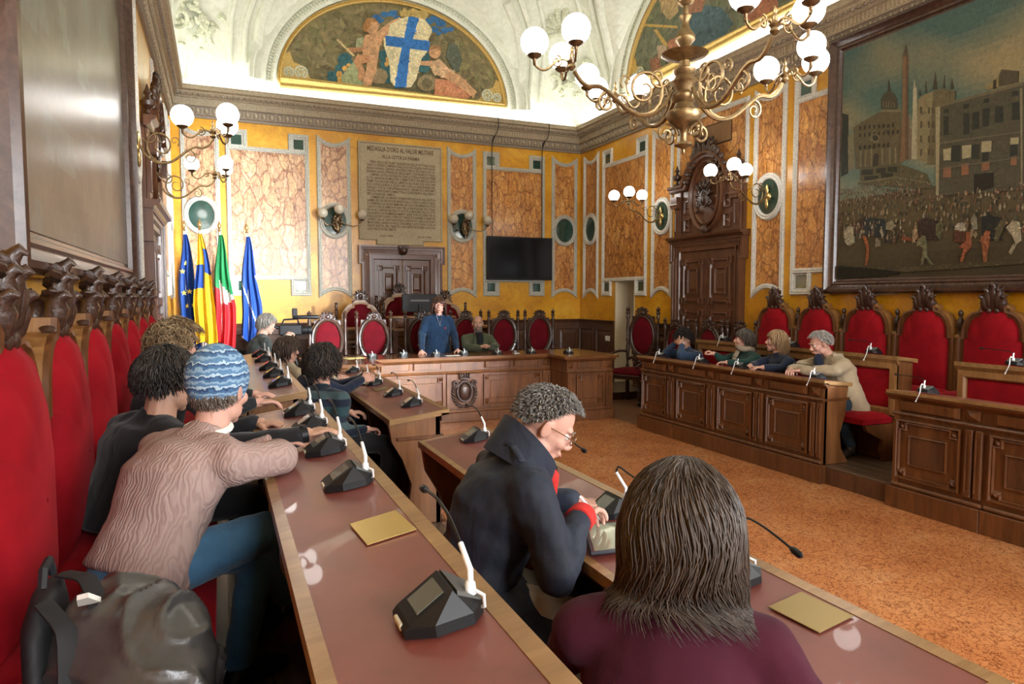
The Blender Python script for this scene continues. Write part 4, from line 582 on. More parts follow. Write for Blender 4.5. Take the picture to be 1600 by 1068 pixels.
# white wall strip between cornice and lunettes
for wl, u0, u1 in ((wall_back, XL, XR), (wall_right, -YB, -YF), (wall_left, YF, YB)):
    mb = MB(); mb.box(u0, -.02, 5.03, u1, 0, 7.85); obj('upper_wall', mb, M_VAULT, wl)
def inside(poly, u, z):
    c = False; n = len(poly)
    for i in range(n):
        (x0, y0), (x1, y1) = poly[i-1], poly[i]
        if (y0 > z) != (y1 > z) and u < (x1-x0)*(z-y0)/(y1-y0)+x0: c = not c
    return c
def brush(mb, poly, d, col, rnd, dens, size, jit=.35, edge=.35, dj=.0006):
    """brush dabs over a painted shape, a few spilling past its outline"""
    us = [p[0] for p in poly]; zs = [p[1] for p in poly]; A = (max(us)-min(us))*(max(zs)-min(zs)); s_ = min(size, .35*max(.02, min(max(us)-min(us), max(zs)-min(zs))))
    for k in range(int(A*dens)+3):
        u, z = rnd.uniform(min(us), max(us)), rnd.uniform(min(zs), max(zs))
        if not inside(poly, u, z): continue
        a = rnd.uniform(0, PI); L = s_*rnd.uniform(.5, 1.2); w = L*rnd.uniform(.25, .5); f = rnd.uniform(1-jit, 1+jit); ca, sa = math.cos(a), math.sin(a)
        pts = [(u+ca*L, z+sa*L), (u-sa*w, z+ca*w), (u-ca*L, z-sa*L), (u+sa*w, z-ca*w)]
        if rnd.random() > edge and not all(inside(poly, *p) for p in pts): continue
        dd = d-dj*rnd.random(); mb.add([(p[0], dd, p[1]) for p in pts], [(0, 1, 2, 3)], 0, tuple(c*f*rnd.uniform(.92, 1.08) for c in col))
def lunette(wall, c, hw, hh, zb, art, field, gold=True):
    n = 40; A = arc(c, zb, hw, hh, 0, 180, n)
    mb = MB(); mb.prism(A, -.03, -.018, col=field); obj('painted_field', mb, M_FRESCO, wall)
    if art:
        mb = MB(); d = -.0302; rnd = random.Random(4); brush(mb, arc(c, zb+.03, hw-.06, hh-.08, 0, 180, 30), d, field, rnd, 200, .11, .32, .2)
        for col, poly in art:
            q = [(u, z) for u, z in poly]; d -= .0009; mb.prism(q, d, -.028, col=col); brush(mb, q, d-.0001, col, rnd, 700, .045, .28)
        obj('painted_figures', mb, M_FRESCO, wall)
    if gold:
        mb = MB(); P = arc(c, zb, hw, hh, 0, 180, n)
        mb.mould(P + [(c-hw, zb)], [(-.015, .0), (-.015, .06), (.0, .075), (.022, .05), (.038, .065), (.048, .06), (.048, .0)], True, -.02); obj('gilt_frame', mb, M_GOLD, wall, 30)
        for s in (-1, 1):
            mb = MB(); cx = c+s*(hw-.30); mb.prism([(c+s*hw, zb), (c+s*(hw-.62), zb), (c+s*(hw-.48), zb+.07), (c+s*(hw-.40), zb+.24), (c+s*(hw-.22), zb+.30), (c+s*(hw-.16), zb+.46), (c+s*(hw-.04), zb+.40)], -.045, -.02); obj('gilt_corner', mb, M_GOLD, wall)
            for dx, dz, rr in ((.34, .14, .10), (.14, .12, .075)):
                mb = MB(); p = arc(c+s*(hw-dx), zb+dz, rr, rr, 0, 360, 14)[:-1]; mb.mould(p, [(.012, .045), (.012, .062), (-.012, .062), (-.012, .045)])
                for k in range(6):
                    a = k*PI/3; mb.ell((c+s*(hw-dx)+math.cos(a)*rr*.5, -.05, zb+dz+math.sin(a)*rr*.5), (rr*.28, .014, rr*.28), 6, 4)
                obj('gilt_rosette', mb, M_VORN, wall, 40)
    # concentric arch bands
    prof = [(.0, .02), (.0, .09), (.05, .115), (.085, .115), (.095, .09), (.15, .085), (.16, .12), (.25, .17), (.34, .17), (.36, .20), (.42, .20), (.43, .02)]
    mb = MB(); mb.mould(arc(c, zb-.10, hw+.08, hh+.18, 0, 180, n), prof, False, -.0); obj('arch_band', mb, M_VAULT, wall, 30)
    mb = MB()
    for k in range(110):
        a = PI*(k+.5)/110
        for rr, w_, h_ in ((.175, .075, .10),):
            u = c+(hw+rr)*math.cos(a); z = zb-.10+(hh+.10+rr)*math.sin(a); s0 = len(mb.v); mb.box(-.012, -.118, -.045, .012, -.09, .045)
            mb.tf(s0, Matrix.Translation((u, 0, z)) @ Matrix.Rotation(PI/2-a, 4, 'Y'))
    obj('arch_flutes', mb, M_VORN, wall, False, 'stuff')
FIELD = (.22, .19, .095)
lunette(wall_back, 3.06, 2.03, 1.55, 5.38, ART_LUNETTE, FIELD)
for k, (c, h) in enumerate(LUN[:2]):
    lunette(wall_right, -c, 2.18, 1.58, 5.41, ART_LUNETTE_R if k == 0 else None, (.19, .21, .14))
    lunette(wall_left, c, 2.18, 1.58, 5.41, None, (.19, .21, .14))
# pendentive ornament in the two far corners: shell niche, scrolls, garlands, rib mouldings
def on_vault(x, y, lift=.03): return Vector((x, y, vz(x, y)-lift))
def vault_normal(x, y):
    e = .04; a = Vector((2*e, 0, vz(x+e, y)-vz(x-e, y))); b = Vector((0, 2*e, vz(x, y+e)-vz(x, y-e)))
    n = b.cross(a).normalized(); return n if n.z < 0 else -n
for sx in (1, -1):
    X = lambda d: (XR-d) if sx > 0 else (XL+d)
    # rib mouldings following the groins out of the corner
    for pts, r in (([(1.36, .05), (1.40, .25), (1.62, .55), (1.98, .85)], .085), ([(1.16, .05), (1.20, .25), (1.42, .60), (1.78, .95)], .05),
                   ([(.05, 1.42), (.22, 1.46), (.5, 1.66), (.78, 1.98)], .085), ([(.05, 1.22), (.22, 1.26), (.55, 1.48), (.88, 1.80)], .05),
                   ([(.95, .05), (.98, .30), (1.14, .66), (1.42, .98)], .038), ([(.05, .98), (.28, 1.0), (.62, 1.18), (.95, 1.48)], .038)):
        P = []
        for i in range(len(pts)-1):
            for t in (0, .25, .5, .75): P.append((pts[i][0]+(pts[i+1][0]-pts[i][0])*t, pts[i][1]+(pts[i+1][1]-pts[i][1])*t))
        P.append(pts[-1]); mb = MB(); mb.tube([on_vault(X(a), YB-b, .02) for a, b in P], r, 8); obj('groin_rib', mb, M_VAULT, vault, 50)
    def orn_frame(d, e, lift=.02):
        p = on_vault(X(d), YB-e, lift); n = Vector((-sx*.62, -.62, -.48)).normalized(); up = (Vector((0, 0, 1))-n*n.z).normalized(); rt = n.cross(up) * -1
        k = 1.45; return Matrix(((rt.x*k, -n.x*k, up.x*k, p.x), (rt.y*k, -n.y*k, up.y*k, p.y), (rt.z*k, -n.z*k, up.z*k, p.z), (0, 0, 0, 1)))
    mb = MB()                                    # shell
    for k in range(9):
        a = R(90+(k-4)*26); L_ = .30; s0 = len(mb.v)
        mb.tube([(0, -.02, 0), (math.cos(a)*L_*.5, -.07, math.sin(a)*L_*.5), (math.cos(a)*L_, -.05, math.sin(a)*L_), (math.cos(a)*L_*1.08, -.01, math.sin(a)*L_*1.08)], [.02, .045, .062, .03], 8)
    mb.ell((0, -.05, -.02), (.07, .05, .05), 10, 6); mb.tf(0, orn_frame(.82, .74)); obj('shell_ornament', mb, M_VORN, vault, 50)
    for s2 in (-1, 1):
        mb = MB(); mb.tube(spiral((s2*.34, .42), .17, .03, PI/2, 1.6, 30, y=-.05, sgn=s2), [.035-.02*i/30 for i in range(31)], 7)
        mb.tube([(s2*.33, -.05, .59), (s2*.2, -.05, .55), (s2*.05, -.05, .5), (0, -.05, .46)], .03, 7); mb.tf(0, orn_frame(.95, .88)); obj('scroll_ornament', mb, M_VORN, vault, 50)
        mb = MB(); mb.tube(spiral((s2*.24, -.34), .20, .03, R(100), 1.3, 30, y=-.04, sgn=-s2), [.04-.025*i/30 for i in range(31)], 7)
        mb.tf(0, orn_frame(.62, .56)); obj('scroll_ornament', mb, M_VORN, vault, 50)
    rnd = random.Random(5+sx); mb = MB()
    for k in range(46):
        a = rnd.uniform(0, 2*PI); rr = rnd.uniform(.05, .30); s0 = len(mb.v)
        mb.ell((0, 0, 0), (.045*rnd.uniform(.6, 1.3), .03, .03*rnd.uniform(.6, 1.3)), 7, 5, M=Matrix.Rotation(rnd.uniform(0, 3), 3, 'Y'))
        mb.tf(s0, Matrix.Translation((math.cos(a)*rr*1.1, -.03, -.30+math.sin(a)*rr*.9)))
    mb.tf(0, orn_frame(.58, .52)); obj('garland_ornament', mb, M_VORN, vault, 50)
    for s2, (d, e) in ((1, (2.0, .35)), (-1, (.35, 2.05))):
        mb = MB(); p = on_vault(X(d), YB-e, .012)
for (x0, y0) in ((XR-2.25, YB-.95), (XL+2.25, YB-.95)):       # gilt fields beside the shells
    mb = MB(); s = 1 if x0 > 3 else -1
    tri = [(x0-s*.05, y0+.02), (x0+s*.36, y0-.10), (x0-s*.20, y0-.75)]
    P = [on_vault(a, b, .03) for a, b in tri]; mb.add([*P, *[p+Vector((0, 0, .025)) for p in P]], [(0, 1, 2), (5, 4, 3), (0, 3, 4, 1), (1, 4, 5, 2), (2, 5, 3, 0)]); obj('gilt_field', mb, M_VTAN, vault)

# ---------------------------------------------------------------- carving helper
def carve(mb, cx, cz, w, h, y, seed=1, shield=True, dep=.05):
    """symmetrical carved crest: palmette, side scrolls, leaves round a small boss"""
    rnd = random.Random(seed)
    if shield:
        mb.ell((cx, y, cz), (w*.15, dep*.8, h*.21), 12, 8)
        mb.tube([(cx+math.cos(a)*w*.18, y-dep*.3, cz+math.sin(a)*h*.25) for a in [2*PI*i/18 for i in range(18)]], w*.035, 6, closed=True)
    for s in (-1, 1):
        mb.tube(spiral((cx+s*w*.33, cz-h*.12), w*.15, w*.03, PI/2, 1.3, 16, y=y-dep*.3, sgn=s), [w*.05-w*.025*i/16 for i in range(17)], 6)
        mb.tube(spiral((cx+s*w*.26, cz+h*.20), w*.11, w*.02, -PI/2, 1.2, 14, y=y-dep*.3, sgn=-s), [w*.04-w*.02*i/14 for i in range(15)], 6)
        for k in range(5):
            a = R(20+k*28) if s > 0 else R(160-k*28); s0 = len(mb.v)
            mb.ell((0, 0, 0), (w*.13, dep*.6, w*.045), 7, 5); mb.tf(s0, Matrix.Translation((cx+math.cos(a)*w*.36, y-dep*.2, cz+math.sin(a)*h*.36)) @ Matrix.Rotation(-a, 4, 'Y'))
        s0 = len(mb.v); mb.ell((0, 0, 0), (w*.12, dep*.5, w*.04), 7, 5); mb.tf(s0, Matrix.Translation((cx+s*w*.42, y, cz-h*.36)) @ Matrix.Rotation(s*.6, 4, 'Y'))
    for k in range(-2, 3):
        a = PI/2+k*.38; s0 = len(mb.v); mb.ell((0, 0, 0), (h*.16, dep*.55, h*.05), 7, 5)
        mb.tf(s0, Matrix.Translation((cx+math.cos(a)*h*.40, y-dep*.3, cz+h*.10+math.sin(a)*h*.34)) @ Matrix.Rotation(-a, 4, 'Y'))
    return mb

# ---------------------------------------------------------------- panelled double doors
def knot_panel(leaf, cx, cz, w, h, y, mat):
    a, b = w/2, h/2; mb = MB()
    mb.mould([(cx-a, cz-b), (cx+a, cz-b), (cx+a, cz+b), (cx-a, cz+b)], [(0, 0), (0, .034), (-.018, .036), (-.028, .010), (-.030, 0)], True, y)
    mb.mould([(cx-a*.55, cz-b*.62), (cx+a*.55, cz-b*.62), (cx+a*.55, cz+b*.62), (cx-a*.55, cz+b*.62)], [(0, 0), (0, .034), (-.016, .036), (-.024, .006), (-.026, 0)], True, y)
    obj('panel_moulding', mb, mat, leaf)
    mb = MB(); mb.pyramid(cx-a*.42, cz-b*.5, cx+a*.42, cz+b*.5, y, .016, 0, .7); obj('panel_field', mb, mat, leaf)
    for sx in (-1, 1):
        for sz in (-1, 1):
            px, pz = cx+sx*(a-.02), cz+sz*(b-.02); mb = MB(); mb.mould([(px-.05, pz-.05), (px+.05, pz-.05), (px+.05, pz+.05), (px-.05, pz+.05)], [(0, 0), (0, .042), (-.016, .044), (-.022, .018), (-.05, .014)], True, y)
            obj('corner_block', mb, mat, leaf)
def double_door(name, wall, c, hi, ho, zt_leaf, zt, z0, mat, arch_low=False):
    t = bpy.data.objects.new(name, None); COL.objects.link(t); t.location = wall.location; t.rotation_euler = wall.rotation_euler; t['kind'] = 'structure'
    e = .055
    path = [(c+ho, z0), (c+ho, zt-.33), (c+ho+e, zt-.33), (c+ho+e, zt), (c-ho-e, zt), (c-ho-e, zt-.33), (c-ho, zt-.33), (c-ho, z0)]
    mb2 = MB(); mb2.mould([(x, z) for x, z in path], [(0, 0), (0, .115), (-.03, .115), (-.035, .095), (-.075, .09), (-.08, .07), (-.14, .06), (-.15, 0)], False)
    obj('architrave', mb2, mat, t, 25)
    mb = MB(); mb.box(c-ho+.12, -.06, z0, c-hi, -.0, zt-.10); mb.box(c+hi, -.06, z0, c+ho-.12, 0, zt-.10); mb.box(c-hi, -.06, zt_leaf, c+hi, 0, zt-.10); obj('door_jamb', mb, mat, t)
    mb = MB(); mb.mould([(c+hi, z0), (c+hi, zt_leaf), (c-hi, zt_leaf), (c-hi, z0)], [(0, 0), (0, .075), (-.02, .075), (-.03, .05), (-.03, 0)], False, 0)
    mb.mould([(c-hi-.05, z0), (c-hi-.05, zt_leaf+.05), (c+hi+.05, zt_leaf+.05), (c+hi+.05, z0)], [(0, 0), (0, .08), (-.012, .08), (-.02, .06)], False, 0); obj('inner_moulding', mb, mat, t)
    for s in (-1, 1):
        a, b = (c-hi+.03, c-.006) if s < 0 else (c+.006, c+hi-.03); mb = MB(); mb.box(a, -.035, z0+.01, b, 0, zt_leaf-.03, .004); leaf = obj('door_leaf', mb, mat, t)
        w = b-a; m_ = (a+b)/2; H = zt_leaf-z0
        for zc, hh in ((z0+H*.80, H*.26), (z0+H*.48, H*.26), (z0+H*.18, H*.22)): knot_panel(leaf, m_, zc, w-.17, hh, -.035, mat)
        mb = MB(); mb.lathe([(.012, 0), (.012, .03), (.026, .045), (.030, .06), (.018, .075), (0.001, .08)], (c+s*.06, -.035, z0+1.02), 10, axis='y'); obj('knob', mb, M_BRASSD, leaf, True)
    return t
door_back = double_door('door_1', wall_back, 3.085, .545, .74, 2.42, 2.64, .12, M_DOOR)
door_right = double_door('door_2', wall_right, -8.35, .66, .78, 2.44, 2.58, .0, M_DOOR)
door_left = double_door('door_3', wall_left, 8.35, .66, .78, 2.44, 2.58, .0, M_DOOR)
def overdoor(t, c):
    y = 0.0; m = M_DOOR
    mb = MB(); mb.mould([(c+.86, 2.60), (c-.86, 2.60)], [(-.03, 0), (-.03, .12), (.0, .14), (.015, .18), (.05, .19), (.06, 0)], False); obj('lower_cornice', mb, m, t, 25)
    arch = arc(c, 3.20, .50, .62, 0, 180, 20)
    mb = MB(); mb.prism([(c-.78, 2.64), (c+.78, 2.64), (c+.78, 3.38), (c+.50, 3.38)] + arch[1:-1] + [(c-.50, 3.38), (c-.78, 3.38)], -.06, 0); obj('overdoor_board', mb, m, t)
    mb = MB(); mb.mould([(c+.86, 3.40), (c+.50, 3.40)] + arch[3:-3] + [(c-.50, 3.40), (c-.86, 3.40)], [(.05, .06), (.05, .17), (.02, .17), (.0, .13), (-.03, .12), (-.05, .08), (-.05, .06)], False); obj('arched_pediment', mb, m, t, 25)
    for s in (-1, 1):
        mb = MB(); mb.box(c+s*.60, -.09, 2.66, c+s*.76, -.06, 3.35, .006); mb.mould([(c+s*.68-.05, 2.74), (c+s*.68+.05, 2.74), (c+s*.68+.05, 3.05), (c+s*.68-.05, 3.05)], [(0, .09), (0, .105), (-.015, .105), (-.02, .092)]); obj('side_pilaster', mb, m, t)
        mb = MB(); mb.lathe([(.05, -.09), (.05, .09)], (c+s*.68, -.12, 3.16), 14, axis='x'); mb.prism([(-.16, 3.1), (-.06, 3.1), (-.06, 3.28), (-.17, 3.28)], c+s*.68-.075, c+s*.68+.075, plane='yz'); obj('scroll_bracket', mb, m, t, 40)
        mb = MB(); mb.lathe([(.05, 0), (.05, .03), (.02, .05), (.02, .08), (.065, .12), (.07, .16), (.03, .19), (.02, .22), (.04, .24), (.02, .28), (.004, .33)], (c+s*.70, -.09, 3.45), 12); obj('finial', mb, M_CARVE, t, 40)
        for zc in (2.82, 3.10):
            mb = MB(); mb.mould([(c+s*.46-.08, zc-.10), (c+s*.46+.08, zc-.10), (c+s*.46+.08, zc+.10), (c+s*.46-.08, zc+.10)], [(0, .06), (0, .085), (-.02, .085), (-.03, .065)]); mb.pyramid(c+s*.46-.03, zc-.03, c+s*.46+.03, zc+.03, -.06, .03); obj('side_panel', mb, m, t)
    for rx, rz, h in ((.36, .50, .05), (.27, .41, .035)):
        mb = MB(); mb.mould(arc(c, 3.22, rx, rz, 0, 360, 32)[:-1], [(.03, .06), (.03, .06+h), (.0, .075+h), (-.03, .06+h*.6), (-.04, .06)]); obj('oval_moulding', mb, m, t, 25)
    mb = carve(MB(), c, 3.18, .40, .50, -.10, 3, True, .06); obj('carved_cartouche', mb, M_CARVE, t, 50)
    mb = MB(); carve(mb, c, 3.92, .62, .30, -.12, 4, False, .06)
    for k in range(13):
        a = R(20+k*140/12); s0 = len(mb.v); mb.ell((0, 0, 0), (.10, .05, .045), 7, 5); mb.tf(s0, Matrix.Translation((c+math.cos(a)*.46, -.12, 3.26+math.sin(a)*.66)) @ Matrix.Rotation(-a, 4, 'Y'))
    obj('carved_crest', mb, M_CARVE, t, 50)
    mb = MB(); mb.ell((c, -.1, 2.72), (.07, .05, .07), 10, 6); obj('drop_ornament', mb, M_CARVE, t, 50)
overdoor(door_right, -8.35); overdoor(door_left, 8.35)
# open doorway in the right wall: cream reveal and a leaf standing open inside
t = bpy.data.objects.new('door_4', None); COL.objects.link(t); t.location = wall_right.location; t.rotation_euler = wall_right.rotation_euler; t['kind'] = 'structure'
mb = MB(); mb.box(-11.012, -.004, .0, -10.985, .56, 2.03); mb.box(-10.375, -.004, 0, -10.348, .56, 2.03); mb.box(-11.01, -.004, 2.0, -10.35, .56, 2.03); obj('door_reveal', mb, M_CREAM, t)
mb = MB(); mb.box(-10.99, .0, .12, -10.37, 1.6, .125); obj('door_sill', mb, M_PLANK, t)
mb = MB(); mb.box(-10.92, .50, .14, -10.87, 1.10, 1.98, .004); leaf = obj('door_leaf', mb, M_CREAM, t)
mb = MB(); mb.box(-11.6, 1.5, 0, -9.6, 1.6, 2.6); mb.box(-11.7, .55, 0, -11.6, 1.6, 2.6); mb.box(-9.7, .55, 0, -9.6, 1.6, 2.6); mb.box(-11.7, .55, 2.5, -9.6, 1.6, 2.6); obj('passage_wall', mb, M_CREAM, t)

# ---------------------------------------------------------------- paintings
def painting(name, label, wall, u0, u1, z0, z1, art=None, seed=2):
    t = thing(name, label, 'painting', tuple(Vector(wall.location)), wall.rotation_euler[2])
    fw = .17; P = [(u0, z0), (u1, z0), (u1, z1), (u0, z1)]
    mb = MB(); mb.mould(P, [(0, .0), (0, .10), (-.02, .125), (-.045, .13), (-.06, .105), (-.10, .075), (-.115, .085), (-.135, .08), (-.15, .05), (-.172, .045), (-.172, .0)], True, 0)
    obj('frame', mb, M_FRAME, t, 25)
    a0, a1, b0, b1 = u0+fw, u1-fw, z0+fw, z1-fw
    mb = MB(); nx, nz = 56, 40
    for i in range(nx):
        for j in range(nz):
            u = a0+(a1-a0)*(i+.5)/nx; z = b0+(b1-b0)*(j+.5)/nz; f = (z-b0)/(b1-b0); g = (u-a0)/(a1-a0)
            n1 = mnoise.noise(Vector((u*1.1+z*.8, z*1.6, seed))); n2 = mnoise.noise(Vector((u*3, z*4, seed+7)))
            if art:
                if f > .36:
                    cl = max(0, min(1, .30+n1*1.4-abs(g-.30)*.7+.25*n2)); sky = (.062+.04*(1-f), .112+.05*(1-f), .098+.02*(1-f))
                    c = tuple(s_*(1-cl)+k_*cl for s_, k_ in zip(sky, (.27, .22, .115)))
                    if f < .62: c = tuple(x*(1.0)+.05*(.62-f)*4*y_ for x, y_ in zip(c, (1.0, .95, .7)))
                else: k_ = .35+f*1.7+n2*.15; c = (.125*k_, .098*k_, .050*k_)
            else:
                k_ = 1+.5*n1+.35*n2; c = (.135*k_, .105*k_, .075*k_) if n2 < .28 else (.16, .15, .12)
            x0, x1, q0, q1 = a0+(a1-a0)*i/nx, a0+(a1-a0)*(i+1)/nx, b0+(b1-b0)*j/nz, b0+(b1-b0)*(j+1)/nz
            mb.add([(x0, -.05, q0), (x1, -.05, q0), (x1, -.05, q1), (x0, -.05, q1)], [(0, 1, 2, 3)], 0, c)
    mb.box(a0, -.049, b0, a1, -.02, b1, col=(.05, .04, .03)); cv = obj('canvas', mb, M_PAINT if art else M_PAINTG, t)
    if art:
        mb = MB(); d = -.0502; rnd = random.Random(8)
        def clip(poly):
            for ax, lim, sg in ((0, a0+.002, 1), (0, a1-.002, -1), (1, b0+.002, 1), (1, b1-.002, -1)):
                out = []
                for i in range(len(poly)):
                    p, q = poly[i-1], poly[i]; ip = (p[ax]-lim)*sg >= 0; iq = (q[ax]-lim)*sg >= 0
                    if ip != iq: s_ = (lim-p[ax])/(q[ax]-p[ax]); out.append((p[0]+(q[0]-p[0])*s_, p[1]+(q[1]-p[1])*s_))
                    if iq: out.append(q)
                poly = out
                if len(poly) < 3: return None
            return poly
        def dab(u, z, w, h, c):
            mb.add([(u-w, d, z), (u, d-.0006, z-h), (u+w, d, z), (u, d-.0006, z+h)], [(0, 1, 2, 3)], 0, c)
        for col, poly in art[:-20]:
            poly = clip(poly)
            if poly: d -= .00012; mb.prism(poly, d, -.049, col=col); brush(mb, poly, d-.00002, col, rnd, 330, .035, .3, .12, .00009)
        d -= .0003
        cols = [(.22, .17, .10), (.05, .045, .035), (.30, .26, .17), (.12, .07, .045), (.20, .08, .045), (.09, .09, .06), (.03, .028, .02)]
        for z, n, s_, u_lo, u_hi in ((2.93, 160, .6, a0, -4.9), (2.86, 170, .65, a0, -4.8), (2.80, 150, .8, a0, -4.9), (2.70, 190, 1.0, a0, a1), (2.62, 180, 1.1, a0, a1), (2.52, 150, 1.3, a0, a1), (2.42, 90, 1.6, a0, a1), (2.34, 80, 1.8, a0, a1)):
            for k in range(n):
                u = rnd.uniform(u_lo+.01, u_hi-.01); zz = z+rnd.uniform(-.035, .035); c = rnd.choice(cols); w = .010*s_*rnd.uniform(.6, 1.3); h = .020*s_*rnd.uniform(.7, 1.4); dab(u, zz, w, h, c)
                if rnd.random() < .5: dab(u, zz+h*1.05, w*.6, w*.8, (.30, .20, .12))
        d -= .0006
        for col, poly in art[-20:]:
            poly = clip(poly)
            if poly: d -= .00012; mb.prism(poly, d, -.049, col=tuple(x*.7 for x in col)); brush(mb, poly, d-.00002, col, rnd, 2500, .022, .5, .5, .00009)
        obj('painted_scene', mb, M_PAINT, cv)
    return t
M_PAINTG = paint_mat('varnished_paint', .36, .12, .5, 5)
M_FRAME = wood('painting_frame_wood', (.045, .020, .014), (.10, .048, .030), .25, 3, (1, 1, 1), .5)
painting('oil_painting', 'huge dark oil painting of a crowded city square with towers and carriages', wall_right, -6.14, -2.3, 1.75, 4.72, ART_PIAZZA)
painting('oil_painting', 'huge shiny brown canvas in heavy dark frame above the red chairs on the left', wall_left, 2.62, 6.14, 1.78, 4.75, None, 5)

# ---------------------------------------------------------------- plaque with inscription
t = thing('stone_plaque', 'large beige stone tablet with carved inscription above the wooden double door', 'plaque', (0, YB, 0))
mb = MB(); mb.prism([(2.31, 2.74), (2.62, 2.74), (2.62, 2.66), (3.50, 2.66), (3.50, 2.74), (3.85, 2.74), (3.85, 4.47), (2.31, 4.47)], -.035, 0); obj('slab', mb, M_STONE, t)
mb = MB(); mb.mould([(2.31, 2.74), (2.62, 2.74), (2.62, 2.66), (3.50, 2.66), (3.50, 2.74), (3.85, 2.74), (3.85, 4.47), (2.31, 4.47)], [(0, .0), (0, .05), (-.015, .055), (-.028, .045), (-.035, .034)]); obj('border', mb, M_STONE, t)
def text_mesh(lines, size_default, name, mat, parent, y):
    objs = []
    vs, fs = [], []
    for txt, cx, z, width, size, align in lines:
        cu = bpy.data.curves.new('txt', 'FONT'); cu.body = txt; cu.size = size; cu.align_x = align; cu.resolution_u = 2; cu.extrude = 0; cu.offset = size*.022
        o = bpy.data.objects.new('txt', cu); COL.objects.link(o); dg = bpy.context.evaluated_depsgraph_get(); me = o.evaluated_get(dg).to_mesh()
        co = np.empty(len(me.vertices)*3); me.vertices.foreach_get('co', co); co = co.reshape(-1, 3); ss = 1.0
        if width and len(co):
            w = co[:, 0].max()-co[:, 0].min(); ss = width/w
        b = len(vs)
        for p in co: vs.append((cx+p[0]*ss, y, z+p[1]))
        for pl in me.polygons: fs.append(tuple(i+b for i in pl.vertices))
        o.evaluated_get(dg).to_mesh_clear(); bpy.data.objects.remove(o); bpy.data.curves.remove(cu)
    mb = MB(); mb.add(vs, fs); return obj(name, mb, mat, parent)
TXT = ["FIERA DELLE SECOLARI TRADIZIONI DELLA VITTORIA SULLE", "ORDE DI FEDERICO IMPERATORE LE NUOVE LEGIONI PARTIGIANE", "RINNOVAVANO L'EPOPEA VINCENDO PER LA SECONDA VOLTA I", "BARBARI NUOVI OPPRESSORI DELLE GENTI CONTRARIE DI ITALIA.",
 "L'IMPARI LOTTA SOSTENUTA CON LA STESSA PUREZZA PRIMI", "E COL SANGUE DEI MIGLIORI COMBATTENTI PER MESI ED ANNI", "PRIMI VOLONTARI DELLA LIBERTA ALL'ALBA DEL 9-IX-1943", "E SI CONCLUDEVA IL 25-IV-1945 CON LA DEDIZIONE DEL",
 "POPOLO TUTTO CHE AFFIANCANDO I GENEROSI E INDOMITI", "FRATELLI PARTIGIANI COMBATTEVA E CONTENDEVA ALLA RESA E", "PER LA FUGA DEL NEMICO.", "L'OMBRA DEL GLORIOSO CORRIDONI DESTAVA DELL'ANTICA",
 "GAMMA DEL VALORE INCORONANDO DALLA STESSA GLORIA ALTERNA", "E COPRENDO LA SACRA MEMORIA DEI SUOI INNUMEREVOLI FIGLI", "CADUTI CON LE ARMI IN PUGNO PER LA REDENZIONE DELL'ITALIA", "SEI DAGLI ORRORI DEI DEVOTI SOTTO LE MACERIE DELLA CITTA",
 "DILANIATA DAI BOMBARDAMENTI AEREI CHE UCCISERO ED AI", "CINQUECENTODIECI E PERCIO' VINDICE E INSIEME AI MARTIRI", "OFFERTI DA LE CENTONOVANTA DEPORTATI NELLE EPICHE E", "MORTIFERI LANDE DI PACE STRANIERE COSTITUIVA COSI LA",
 "PARTE ELETTA DEL TRIBUTO CHE SEPPE RECIDERE E RICON-", "QUISTARE LE PATRIE LIBERTA."]
lines = [("MEDAGLIA D'ORO AL VALOR MILITARE", 3.08, 4.315, 1.22, .115, 'CENTER'), ("ALLA CITTÀ DI PARMA", 3.08, 4.195, .70, .085, 'CENTER')]
z = 4.10
for k, s_ in enumerate(TXT):
    short = k in (10, 21); ind = .06 if k in (0, 4, 11) else 0
    lines.append((s_, 2.46+ind, z, (.52 if short else 1.26-ind), .060, 'LEFT')); z -= .0565
lines += [("9-IX-1943", 2.68, 2.80, .24, .045, 'LEFT'), ("25-IV-1945", 3.38, 2.80, .26, .045, 'LEFT'), ]
text_mesh(lines, .06, 'inscription', M_INK, t, -.0365)

# ================================================================ FURNITURE
M_OAKM = wood('walnut_mid', (.15, .058, .020), (.29, .128, .045), .36, 3, coat=.12)
def cushion(mb, outline, cx, cz, y, bulge, rings=7):
    """upholstered pad: outline in xz, bulging towards -y"""
    n = len(outline); P = []
    for k in range(rings+1):
        s = 1-k/rings*.985; d = bulge*(1-s**3.2)**.6 if s < 1 else 0
        P.append([(cx+(x-cx)*s, y-d, cz+(z-cz)*s) for x, z in outline])
    P.insert(0, [(x, y+.02, z) for x, z in outline]); mb.grid(P, True); return mb
def softbox(mb, x0, y0, z0, x1, y1, z1, r=.03, crown=.02):
    """cushion block with rounded edges and a crowned top"""
    n, m = 12, 10; P = []
    def prof(t, a, b): return a+(b-a)*t
    for j in range(m+1):
        row = []; v = j/m
        for i in range(n+1):
            u = i/n; ex = min(u, 1-u)*(x1-x0); ey = min(v, 1-v)*(y1-y0)
            d = max(0, 1-min(ex, ey)/r); z = z1+crown*math.sin(PI*u)**.5*math.sin(PI*v)**.5-r*(1-math.sqrt(max(0, 1-d*d)))
            row.append((x0+(x1-x0)*u, y0+(y1-y0)*v, z))
        P.append(row)
    mb.grid(P); b = z1-r
    ring = [(x0, y0), (x1, y0), (x1, y1), (x0, y1)]
    mb.add([(x, y, b) for x, y in ring]+[(x, y, z0) for x, y in ring], [(0, 4, 5, 1), (1, 5, 6, 2), (2, 6, 7, 3), (3, 7, 4, 0), (4, 7, 6, 5)]); return mb
TURN = [(.022, 0), (.022, .03), (.014, .04), (.026, .07), (.014, .10), (.020, .16), (.028, .24), (.018, .30), (.026, .33), (.016, .36), (.022, .45), (.016, .52), (.026, .55), (.016, .58)]
